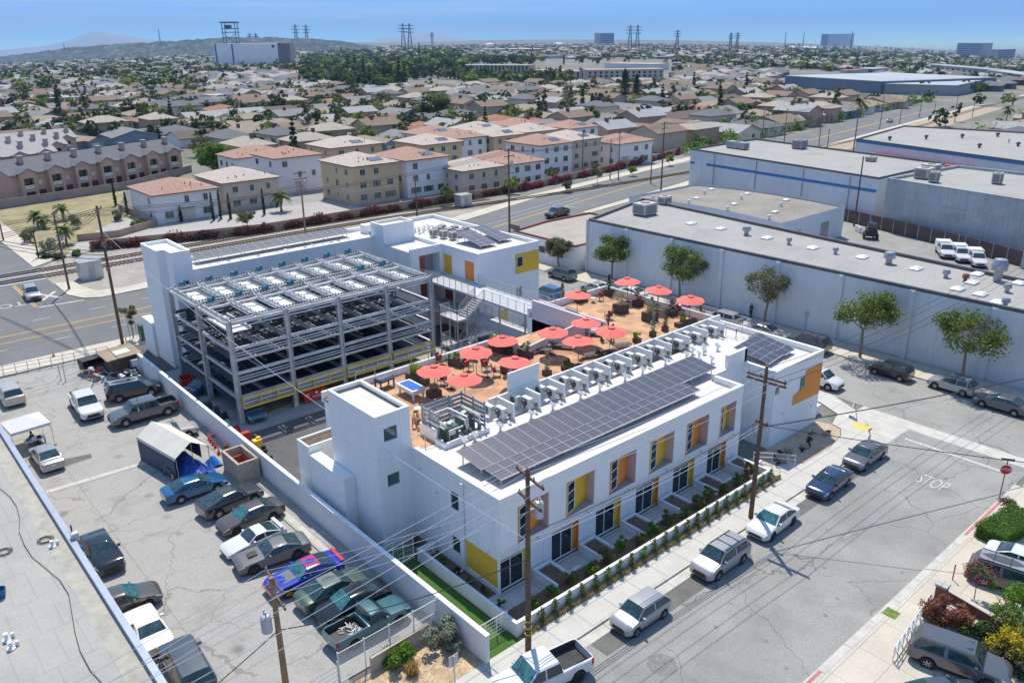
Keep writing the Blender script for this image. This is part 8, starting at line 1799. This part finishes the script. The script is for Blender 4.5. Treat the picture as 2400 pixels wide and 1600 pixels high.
RC = [('slate grey',(.12,.125,.14)),('brown',(.20,.14,.105)),('tan',(.27,.215,.16)),('pale grey',(.30,.305,.31)),('terracotta',(.30,.13,.08)),('dark brown',(.12,.09,.075)),('sand',(.36,.32,.26)),('grey',(.19,.19,.195))]
WC = [('cream',(.62,.56,.45)),('white',(.70,.70,.69)),('blue grey',(.20,.27,.33)),('beige',(.50,.41,.31)),('pink tan',(.48,.32,.25))]
HV = []
for i in range(12):
    rn, rc = RC[i%8]; wn, wc = WC[(i*3+i//5)%5]; rm = rooftile('suburb_roof_'+rn.replace(' ','_'), rc, tuple(min(1,v*1.35) for v in rc)); wm = mat('suburb_wall_'+wn.replace(' ','_'), wc, .9, noise=.6, amt=.08)
    w, d = 7+i%3, 5+(i*5)%3; h = 3.0 if i%3 else 5.3; g = i%2
    W = MB().box(-w,w,-d,d,-2.5,h); W.box(w*.25,w*.9,-d-3.2,-d,-2.5,3.0)
    Rf = MB(); (gable(Rf,-w,w,-d,d,h,2.1,'x',.5) if g else hip(Rf,-w,w,-d,d,h,2.0,.5)); gable(Rf, w*.25, w*.9, -d-3.2, -d+3, 3.0, 1.2, 'y', .4)
    if g: W.poly([(-w,-d,h),(-w,0,h+2.05),(-w,d,h)]).poly([(w,-d,h),(w,d,h),(w,0,h+2.05)])
    W.poly([(w*.25,-d-3.19,3),(w*.9,-d-3.19,3),(w*.575,-d-3.19,4.15)])
    Wi = MB()
    for x in (-w*.7,-w*.25): Wi.box(x-.7,x+.7,-d-.06,-d-.02,1,2.2)
    Wi2 = MB().box(-w-.05,-w-.02,-d*.5,-d*.5+1.4,1,2.2)
    HV.append((rn, wn, 'gable' if g else 'hip', W.mesh('wall', wm), Rf.mesh('roof', rm), Wi.mesh('window', M_GLASS), Wi2.mesh('window', M_GLASS), MB().box(w*.45-.9,w*.45+1.6,-d-3.26,-d-3.22,.1,2.2).mesh('garage_door', M_GAR), MB().box(-w*.4,-w*.4+.9,-.9,.2,h,h+3.0).mesh('chimney', mat('chimney_brick', (.22,.10,.07), .9))))
cand = []
for row in range(0, 40):
    yb = 196+row*21+(row//2)*11
    for col in range(-12, 45):
        x = -40+col*18.5+cy.uniform(-2,2)+(row%5)*3; y = yb+cy.uniform(-1.5,1.5)
        if x > 640 or blocked(x, y): continue
        p = px_of(x, y, terrain(x,y)); 
        if p[2] < 0 or not -50 < p[0] < 2450: continue
        cand.append((p[2], x, y, row, 0))
for row in range(0, 5):       # between the estate and the bend of the main road, and right of it
    for col in range(0, 14):
        x, y = 176+col*19+cy.uniform(-2,2), 132+row*19+max(0,col-2)*2.6
        if y < 196 and not blocked(x, y, 11): cand.append((px_of(x,y,0)[2], x, y, row+50, 0))
for row in range(6):
    for col in range(8):
        x, y = 268+col*19+cy.uniform(-2,2), 62-row*21+col*3.2; p = px_of(x,y,0)
        if p[0] < 2450 and not (blocked(x,y,12) and y > 40): cand.append((p[2], x, y, row+60, 0))
cand.sort(); ROWN = {}
near_h = cand[:292]; taken = [(c[1], c[2]) for c in cand]
zone = lambda u: 'far left' if u < 480 else 'left' if u < 960 else 'middle' if u < 1440 else 'right' if u < 1920 else 'far right'
rows_seen = {}
for c in near_h: rows_seen.setdefault(c[3], []).append(c)
rl = {rw: nth(i) for i, rw in enumerate(sorted(rows_seen, key=lambda r: min(c[0] for c in rows_seen[r])))}
for rw, lst in rows_seen.items():
    lst.sort(key=lambda c: px_of(c[1], c[2], 0)[0])
    for k, (dd, x, y, _, _) in enumerate(lst):
        v = cy.randrange(12); rn, wn, gt_, *ms = HV[v]; flip = cy.choice((0, 0, PI/2, PI, -PI/2)); rz = R_(cy.uniform(-4,4))+flip+(R_(12) if x < 60 else 0)
        r = thing('house', '%s %s-roofed house with %s walls, %s in the %s tract row' % (rn, gt_, wn, nth(k), rl[rw]), 'house', (x, y, terrain(x,y)), rz, 'suburban houses')
        r.scale = (.95+.1*cy.random(),)*3
        for nm, me in zip(('wall','roof','window','window','garage_door'), ms[:5]): o = part(nm, me, None, r)
        if cy.random() < .45: part('chimney', ms[5], None, r)
# tree kinds shared by many copies
TV = []
for i in range(9):
    kd = ('broad','broad','broad','oval','oval','tall','broad','conifer','oval')[i]; m = (M_LEAF, M_LEAFD, M_LEAFO, M_LEAF, M_LEAFD, M_LEAFO, leafmat('bright_leaves',(.06,.15,.015),(.20,.34,.04)), M_LEAFD, M_LEAF)[i]
    R, H = dict(broad=(3.6,6.0), oval=(2.6,6.6), tall=(2.2,10), conifer=(1.9,10))[kd]
    if kd == 'conifer':
        mb = MB(); rn_ = random.Random(i)
        for k in range(9): leaves(mb, (0,0,1+H*k/9.5), R*(1-k/10), 46, .4, rn_, .4, .5)
        cm_ = mb.mesh('crown', m)
    else: cm_ = crown_mesh('crown', m, 500+i, 14, R, H*.82, H*.18, 560, .42, .8)
    TV.append((kd, cm_, MB().tube([(0,0,-1),(.1,0,H*.5)], .2, 6, r1=.1).mesh('trunk', M_BARKD)))
def cheap_tree(x, y, v, s, lab, grp, nm='tree'):
    r = thing(nm, lab, 'tree', (x, y, terrain(x,y)), cy.random()*6, grp); r.scale = (s, s, s*cy.uniform(.85,1.2)); part('trunk', TV[v][2], None, r); part('crown', TV[v][1], None, r); return r
tc_ = []
for _ in range(30000):
    x, y = cy.uniform(-130,560), cy.uniform(165,620)
    p = px_of(x, y, 0)
    if p[2] < 0 or not -40 < p[0] < 2440 or p[2] > 560: continue
    if blocked(x, y, 3): continue
    if any((x-a)**2+(y-b)**2 < 56 for a, b in taken): continue
    if any((x-a)**2+(y-b)**2 < 26 for _, a, b in tc_): continue
    tc_.append((p[2], x, y))
    if len(tc_) >= 620: break
for (x, y) in [(q[0],q[1]) for q in [G('A1',985,830),G('A1',330,700),G('A1',120,830),G('A1',330,720),G('A1',560,900),G('A1',2095,920),G('A3',2010,720),G('A3',2210,720),G('A3',1630,640),G('A3',1680,690),G('A3',1750,860),G('A3',1850,830),G('A2',1170,660),G('A2',1290,660),G('A2',1740,660),G('A2',1820,680),G('A2',1650,690),G('A3',830,820),G('A3',900,800),G('A3',760,760),G('A3',620,850),G('A3',1010,790),G('A3',180,960),G('A3',300,940),G('A3',420,900),G('A3',480,910)]]: tc_.append((px_of(x,y,0)[2], x, y))
tc_.sort(); dp = {}
tcx = [c for i, c in enumerate(tc_) if i%4]
for d_, x, y in tc_[::4][:136]:
    v = cy.randrange(9); z = zone(px_of(x,y,0)[0]); dq = 'nearest' if d_ < 240 else 'second' if d_ < 300 else 'third' if d_ < 360 else 'fourth' if d_ < 430 else 'farthest'; dp[(z,dq)] = dp.get((z,dq), -1)+1
    cheap_tree(x, y, v, cy.uniform(.65,1.35), '%s %s tree, %s in the %s belt, %s part' % (('green','dark','olive','green','dark','olive','bright','dark','green')[v], TV[v][0], nth(dp[(z,dq)]), dq, z), 'garden trees of the suburb')
# landmark trees: the big round tree, two giant cypresses, palms
q = G('A2',640,820); tree('round_tree', 'large dense round tree standing alone among roofs in the middle', q[0], q[1], 11, 7.0, M_LEAF, 900, 4600, .45, z0f=.1, clumps=34, tr=.4)
for i, (c,x,y,H,R) in enumerate((('A2',1925,712,17,4.4),('A2',2003,718,15,3.6),('A2',1705,756,8,1.4),('A2',1748,775,8,1.2),('A1',503,905,5,.8))): q = G(c,x,y); cypress('very dark cypress among the roofs, %s' % ('tallest and widest of all','right of the tallest one','left one of the shorter pair','right one of the shorter pair','alone at the far left')[i], q[0], q[1], H, R, 910+i, group='cypresses of the suburb', n=2600)
for i, (c,x,y,ty,R) in enumerate((('A2',1508,848,700,3.2),('A3',1162,1025,690,3.4),('A2',1635,860,790,3.0),('A2',1710,865,790,3.0),('A2',1405,705,625,2.8),('A2',495,810,690,2.6),('A3',370,850,780,3.0),('A3',310,840,760,3.0),('A2',1628,560,470,3.0),('A3',225,470,365,3.0),('A3',428,480,400,3.0),('A1',850,470,400,4.0),('A1',1895,480,405,3),('A1',1930,480,400,3),('A3',2200,830,740,3))):
    q = G(c,x,y); h = max(4, height_at(q[0], q[1], CR[c][1]+ty/CR[c][2], terrain(q[0],q[1]))-terrain(q[0],q[1])); palm('palm rising over the roofs, %s in order from the estate outwards' % nth(i), q[0], q[1], h, R, 930+i, 'palms over the suburb')
q = G('A3',1000,820); tag(part('bougainvillea', (lambda m: (leaves(m, (0,0,1.5), 3.2, 240, .3, cy, .4, .6), m)[1])(MB()), leafmat('hot_pink_bloom', (.50,.02,.08), (.75,.05,.16)), None, loc=(q[0],q[1],0)), 'hot pink bougainvillea beside the curving main road', 'climbing plant')
# park woods beyond the suburb: tree rows one can tell apart
pk_ = 0
for (x0,y0,x1,y1,n,s) in ((-10,560,430,600,22,1.25),(40,625,425,585,16,1.3),(720,560,1560,560,20,1.15),(100,440,800,350,20,1.6),(60,500,830,440,20,1.6),(1050,430,2300,430,12,1.3)):
    for k in range(n):
        t = (k+cy.uniform(-.3,.3))/(n-1); q = G('A2', x0+(x1-x0)*t, y0+(y1-y0)*t+cy.uniform(-22,22)); v = cy.randrange(9); pk_ += 1
        cheap_tree(q[0], q[1], v, s*cy.uniform(.8,1.4), '%s park tree, %s along the %s' % (TV[v][0], nth(k), ('front row left of the car park','second front row','row before the hotel','back row','middle belt','row behind the hotel')[[22,16,20,20,20,12].index(n) if (x0,n) not in ((100,20),(60,20)) else (3 if x0 == 100 else 4)]), 'park trees')
# far houses and tree masses nobody could count
FH = [MB() for _ in range(4)]; FT = [MB() for _ in range(3)]
HC = [('pale_roofs',(.34,.32,.30)),('grey_roofs',(.15,.155,.17)),('brown_roofs',(.19,.14,.115)),('white_sheds',(.42,.43,.45))]
for c in cand[292:]:
    m = FH[cy.randrange(3)]; x, y = c[1], c[2]; m.T = Matrix.Translation((x,y,terrain(x,y))) @ Matrix.Rotation(cy.choice((0,PI/2)), 4, 'Z'); m.box(-7,7,-5,5,-2,3); hip(m,-7,7,-5,5,3,2.0,.5)
for _ in range(14000):
    d = 480+3600*cy.random()**1.6; l = cy.uniform(-.70,.70)*d; x = CAM[0]+HF[0]*d+HR[0]*l; y = CAM[1]+HF[1]*d+HR[1]*l
    if blocked(x, y): continue
    if d < 900 and any((x-a)**2+(y-b)**2 < 150 for a, b in taken[280:]): continue
    k = cy.random(); s = cy.uniform(.8,1.4); z = terrain(x,y)
    if k < .38:
        m = FH[cy.randrange(3)]; m.T = Matrix.Translation((x,y,z)) @ Matrix.Rotation(cy.choice((0,PI/2))+.1, 4, 'Z') @ Matrix.Diagonal((s,s,s,1)); m.box(-8,8,-5,5,-2,3); hip(m,-8,8,-5,5,3,2.1,.5)
    elif k < .395: m = FH[3]; m.T = Matrix.Translation((x,y,z)); m.box(-16*s,16*s,-10*s,10*s,-2,5)
    else:
        m = FT[cy.randrange(3)]; m.T = Matrix.Translation((x,y,z)); R = cy.uniform(2.6,4.8)*(1 if d < 900 else 1.35); leaves(m, (0,0,R*.75), R, 26 if d < 1200 else 14, R*.42, cy, .3, .8)
for _, x, y in tcx: m = FT[cy.randrange(3)]; m.T = Matrix.Translation((x,y,terrain(x,y))); R = cy.uniform(2.6,4.6); leaves(m, (0,0,R*.9), R, 70, R*.26, cy, .3, .85)
for (cc,x0,x1,y0,y1,n,s) in (('A2',-20,830,355,545,420,1.3),('A2',820,1300,420,440,60,1.2),('A3',700,2350,300,420,260,1.5),('A1',2050,2330,400,590,110,1.3),('A2',840,1560,545,585,60,1),('A1',100,1400,470,640,160,1)):
    for _ in range(n):
        q = G(cc, cy.uniform(x0,x1), cy.uniform(y0,y1)); m = FT[cy.randrange(3)]; m.T = Matrix.Translation((q[0],q[1],terrain(q[0],q[1]))); R = cy.uniform(3.5,6.5)*s; leaves(m, (0,0,R*.8), R, 34, R*.34, cy, .3, .85)
for (nm, col), m in zip(HC, FH): m.T = None; o = part('distant_'+nm, m, mat(nm, col, .9, noise=.05, amt=.3)); o['kind'] = 'stuff'; tag(o, 'countless small %s of the city stretching to the horizon' % nm.replace('_',' '), 'distant roofs')
for i, m in enumerate(FT): m.T = None; o = part('distant_trees', m, (M_LEAFD, M_LEAFD, M_LEAF)[i]); o['kind'] = 'stuff'; tag(o, 'countless %s trees scattered among the distant roofs' % ('dark','deep green','green')[i], 'distant trees')
mb = MB()
for _ in range(150):
    x = cy.uniform(172,430); b = np.interp(x, [p[0] for p in far], [p[1] for p in far])
    y = b+cy.uniform(4,13) if cy.random() < .66 else np.interp(x, [p[0] for p in near], [p[1] for p in near])-cy.uniform(30,48)
    if x < 262 and y < 100: continue
    R = cy.uniform(1.2,3.2); leaves(mb, (x,y,terrain(x,y)+R*.8), R, 70, .42, cy, .3, .9)
o = part('roadside_shrubbery', mb, leafmat('bright_leaves', (.06,.15,.015), (.20,.34,.04))); o['kind'] = 'stuff'; tag(o, 'tangled green shrubbery lining both sides of the far main road', 'shrubbery')
# big buildings placed where they stand
def block(nm, lab, c, xl, yl, xr, yr, yt, depth, wm, roof=None, bands=0, bandm=None, cols=0, cat='building'):
    a, b = G(c, xl, yl), G(c, xr, yr); ta, tb = terrain(a[0],a[1]), terrain(b[0],b[1]); z0 = min(ta,tb); h = height_at(a[0], a[1], CR[c][1]+yt/CR[c][2], ta)-ta
    A_, B_ = Vector((a[0],a[1],0)), Vector((b[0],b[1],0)); d = B_-A_; n = Vector((-d.y,d.x,0)).normalized(); n = n if n.dot(Vector(HF)) > 0 else -n; L = d.length; u = d.normalized()
    r = thing(nm, lab, cat, (A_.x,A_.y,z0), math.atan2(d.y,d.x)); part('wall', MB().box(0,L,0,depth,-3,h), wm, r); part('roof', MB().box(-.3,L+.3,-.3,depth+.3,h+.01,h+.5), roof or wm, r)
    for k in range(bands):
        z = h*(k+.7)/(bands+.3)
        if cols:
            for q in range(cols): part('window', MB().box(L*(q+.3)/cols,L*(q+.7)/cols,-.12,-.02,z-.9,z+.7), bandm or M_GLASS, r)
        else: part('window_band', MB().box(.5,L-.5,-.12,-.02,z-h*.12/max(1,bands/3),z+h*.1/max(1,bands/3)), bandm or M_GLASS, r)
    return r, L, h, depth
M_FW = mat('far_white_wall', (.68,.70,.74), .8, noise=.05, amt=.05); M_FBL = mat('blue_glass_wall', (.03,.12,.28), .25, noise=.05, amt=.2); M_FG = mat('far_grey_wall', (.36,.38,.40), .9, noise=.05, amt=.1); M_FBE = mat('far_beige_wall', (.50,.46,.40), .9, noise=.05, amt=.1)
hq, L, h, dp_ = block('windowless_block', 'big windowless white block with dark corner bands and a lattice roof tower', 'A1', 1468, 445, 1900, 432, 302, 60, mat('bright_far_wall', (.90,.90,.90), .8, noise=.05, amt=.04))
for q in (.02,.28): part('dark_band', MB().box(L*q,L*q+L*.022,-.5,-.1,0,h), M_FBL, hq)
part('fluted_end', MB().box(L,L+L*.19,2,40,-2,h+1), mat('fluted_tan', (.42,.37,.33), .9), hq); 
for k in range(7): part('flute', MB().box(L+L*.19*(k+.15)/7,L+L*.19*(k+.55)/7,1.2,2,0,h), M_TAR, hq)
part('emblem', MB().lathe([(h*.075,-.6),(h*.075,-.3)], 16, (L*.93,0,h*.87), 0, 'y'), M_FBL, hq)
mb = MB(); tw = L*.2; x0 = L*.15; ht = h*2.0
for x in (x0,x0+tw): 
    for y in (8,24): mb.bar((x,y,h),(x,y,ht),1.0,1.0)
for z in (h*1.3,h*1.55,h*1.72,ht): mb.bar((x0-2,8,z),(x0+tw+2,8,z),1.1,1.1); mb.bar((x0-2,24,z),(x0+tw+2,24,z),1.1,1.1)
mb.bar((x0,8,h),(x0+tw,8,h*1.5),.7,.7); mb.bar((x0+tw,8,h),(x0,8,h*1.5),.7,.7); mb.box(x0-3,x0+tw+3,6,26,ht,ht+1.5); mb.box(x0+3,x0+tw*.6,10,20,h*1.72,h*1.9)
part('lattice_tower', mb, mat('dark_lattice', (.08,.10,.12), .7), hq)
block('hotel', 'five storey grey hotel with a grid of dark windows beyond the woods', 'A2', 812, 528, 1275, 532, 447, 16, mat('hotel_wall', (.38,.38,.33), .9), None, 5, None, 18)
block('hotel', 'long pale low hotel wing with tan roofs right of the grid windowed one', 'A2', 1290, 530, 1660, 545, 480, 16, M_FBE, mat('far_tan_roof', (.48,.36,.28), .9), 3, None, 12)
block('hotel', 'right end of the pale hotel group with grey balconies', 'A2', 1672, 560, 2190, 555, 478, 18, M_FBE, _M['far_tan_roof'], 3, None, 14)
block('white_hall', 'bright white hall behind the pale hotel wings', 'A2', 1790, 470, 2130, 480, 432, 30, M_FW, _M['far_tan_roof'])
block('blue_grey_factory', 'very long low blue grey factory with a white roof', 'A3', 690, 592, 1340, 640, 520, 90, mat('blue_grey_wall', (.16,.21,.28), .9, noise=.05, amt=.12), mat('factory_roof', (.36,.39,.43), .8, noise=.06, amt=.15), 0)
block('blue_grey_factory', 'beige and grey right end of the long low factory', 'A3', 1365, 640, 1850, 655, 575, 90, mat('grey_beige_wall', (.30,.31,.33), .9, noise=.05, amt=.2), _M['factory_roof'], 0)
block('office_tower', 'dark blue glass office tower standing alone on the skyline', 'A3', 985, 310, 1160, 312, 213, 60, mat('navy_glass_wall', (.012,.05,.13), .3, noise=.05, amt=.2), None, 0)
block('office_tower', 'pale banded office slab on the right skyline', 'A3', 1858, 375, 2022, 385, 288, 50, M_FG, None, 6, M_FBL)
block('office_tower', 'dark stepped office block nearest the right edge of the skyline', 'A3', 2140, 400, 2255, 405, 328, 40, M_FG, None, 5, M_FBL)
block('office_tower', 'small grey blue office tower right of the hotel on the skyline', 'A2', 1762, 300, 1855, 300, 226, 60, M_FG, None, 5, M_FBL)
block('apartment_block', 'dark grey apartments with red fins at the right middle distance', 'A3', 1680, 500, 2050, 540, 442, 14, M_FG, None, 2, None, 10)
block('apartment_block', 'grey apartment rows at the far right middle distance', 'A3', 2060, 545, 2400, 575, 478, 14, M_FG, None, 3, None, 9)
block('tile_roof_hall', 'low hall with an orange tiled roof beyond the factory', 'A3', 1115, 500, 1225, 502, 478, 16, M_FBE, mat('orange_tile', (.50,.20,.12), .9)); block('tile_roof_hall', 'second low hall with an orange tiled roof to the right', 'A3', 1330, 495, 1410, 497, 470, 16, M_FBE, _M['orange_tile'])
for lab, c, pts in (('long grey freeway viaduct crossing the left distance','A1',((-60,470),(430,442),(900,398),(1462,374))),('grey freeway viaduct crossing behind the woods','A1',((1985,325),(2440,335))),('grey freeway viaduct in the middle distance','A2',((-20,335),(500,350),(1180,352)))):
    r = thing('freeway_viaduct', lab, 'viaduct', (0,0,0)); mb = MB(); Q = []
    for x, y in pts: q = G(c, x, y+13); Q.append((q[0],q[1],height_at(q[0],q[1],CR[c][1]+y/CR[c][2],terrain(q[0],q[1])-5)))
    for i in range(len(Q)-1):
        mb.bar(Q[i],Q[i+1],16,2.2)
        for k in range(12): t = k/12; p_ = [Q[i][j]+(Q[i+1][j]-Q[i][j])*t for j in range(3)]; mb.box(p_[0]-2,p_[0]+2,p_[1]-2,p_[1]+2,p_[2]-9,p_[2]-1.2)
    part('deck', mb, M_FG, r)
block('distribution_shed', 'long red and white distribution shed on the far plain', 'A2', 920, 360, 1340, 358, 338, 60, mat('dull_red_wall', (.34,.14,.12), .9), M_FW)
for i, (c,x,y,yt,w_) in enumerate((('A2',425,335,160,9),('A2',470,350,160,9),('A2',1962,345,172,10),('A2',2012,345,172,10),('A1',2005,285,168,9),('A1',2078,285,170,9),('A3',322,340,225,9),('A3',367,340,222,9),('A1',1690,300,228,8),('A1',1732,300,228,8),('A2',2283,340,205,8),('A3',1162,310,213,4),('A3',712,290,218,3),('A3',840,285,222,3),('A1',1063,265,200,2),('A2',617,290,222,5),('A1',455,420,300,3))):
    q = G(c,x,y); z0 = terrain(q[0],q[1]); dd = math.hypot(q[0],q[1])
    if dd > 4200: k = 4200/dd; q = q*k; z0 = terrain(q[0],q[1]); dd = 4200
    ty = CR[c][1]+yt/CR[c][2]; h = max(20, height_at(q[0], q[1], ty, z0-30)-z0); r = thing('transmission_tower', 'lattice transmission tower or mast on the skyline, %s in the list from middle to edges' % nth(i), 'pylon', (q[0],q[1],z0), R_(-41), 'pylons and masts on the skyline'); mb = MB(); w2 = h*.09 if w_ > 4 else h*.012; t_ = dd*.00042
    for a in (-1,1):
        for b in (-1,1): mb.bar((a*w2,b*w2,0),(a*w2*.15,b*w2*.15,h),t_,t_)
    for k in range(7): z = h*k/7; q1 = w2*(1-.85*k/7); q2 = w2*(1-.85*(k+1)/7); mb.bar((-q1,-q1,z),(q2,-q2,z+h/7),t_*.7,t_*.7); mb.bar((q1,-q1,z),(-q2,-q2,z+h/7),t_*.7,t_*.7)
    part('lattice', mb, _M['dark_lattice'], r)
    if w_ > 4:
        for z, s in ((.68,.17),(.80,.2),(.92,.15)): part('crossarm', MB().bar((-h*s,0,h*z),(h*s,0,h*z),t_,t_*1.6), _M['dark_lattice'], r)
for i, (c,x,y) in enumerate((('A3',768,270),('A3',862,278),('A3',930,278),('A2',1480,270),('A2',1010,272))):
    q = G(c,x,y+8); k = min(1, 3800/math.hypot(q[0],q[1])); q = q*k; s = 14; tag(part('storage_tank', MB().lathe([(s*1.6,-3),(s*1.6,5),(s*.9,9),(s*.2,10.5)], 16), M_FW, None, loc=(q[0],q[1],terrain(q[0],q[1]))), 'white domed storage tank on the far skyline, %s from the blue glass tower outwards' % ords[i], 'storage tank', 'far storage tanks')
# hills
def ridge(nm, lab, D, prof, depth, m, rough=0, base=-60):
    mb = MB(); n = 90; x0, x1 = prof[0][0], prof[-1][0]; row = []
    for k in range(n+1):
        px = x0+(x1-x0)*k/n; py = np.interp(px, [p[0] for p in prof], [p[1] for p in prof])+cy.uniform(-rough,rough)
        for dd, f in ((D-depth*.5, 1),(D,0),(D+depth,1)):
            v = VF + VR*(px-1200)/FPX + VU*(800-py)/FPX; s = dd/(v[0]*HF[0]+v[1]*HF[1]); p = CAM+v*s; row.append((p[0],p[1],p[2] if not f else base))
    mb.v = row
    for k in range(n):
        for j in (0,1): a = k*3+j; mb.f.append((a,a+3,a+4,a+1)); mb.m.append(0)
    o = structure(nm, mb, m, True); return o
ridge('near_hill', '', 2700, [(-80,136),(0,133),(60,126),(150,114),(230,106),(330,101),(430,95),(520,89),(640,88),(720,91),(800,97),(880,108)], 500, overlay(mat('suburban_hill', (.05,.075,.085), 1, noise=.01, amt=.3, noise2=.06, amt2=.5), stains(.05,.55,.6,(.26,.26,.26),.45)), 1.6, -70)
ridge('far_mountain', '', 9500, [(-80,125),(60,112),(110,108),(160,95),(200,80),(235,74),(262,80),(300,84),(340,92),(430,98),(520,102)], 900, mat('hazed_mountain_rock', (.30,.36,.44), 1), 0, -400)  # pale bluish base colour has distance haze mixed in
ridge('far_mountain', '', 9000, [(880,90),(930,86),(975,79),(1010,79),(1050,85),(1100,90)], 600, _M['hazed_mountain_rock'], 0, -200)
# ---------------------------------------------------------------- air
HAZE_D = 7.5e-5
M_HAZE, t, b = newmat('haze'); t.nodes.remove(b)
pv = t.nodes.new("ShaderNodeVolumePrincipled"); pv.inputs['Density'].default_value = HAZE_D; pv.inputs['Color'].default_value = (.40,.62,.98,1); pv.inputs['Anisotropy'].default_value = .0
t.links.new(pv.outputs[0], [n for n in t.nodes if n.type == 'OUTPUT_MATERIAL'][0].inputs['Volume'])
hz = part('haze', MB().box(-13000, 14000, -13000, 14000, -460, 330), M_HAZE); hz['kind'] = 'stuff'
hz['label'] = 'pale blue haze lying over the whole city and thickening towards the horizon'; hz['category'] = 'haze'
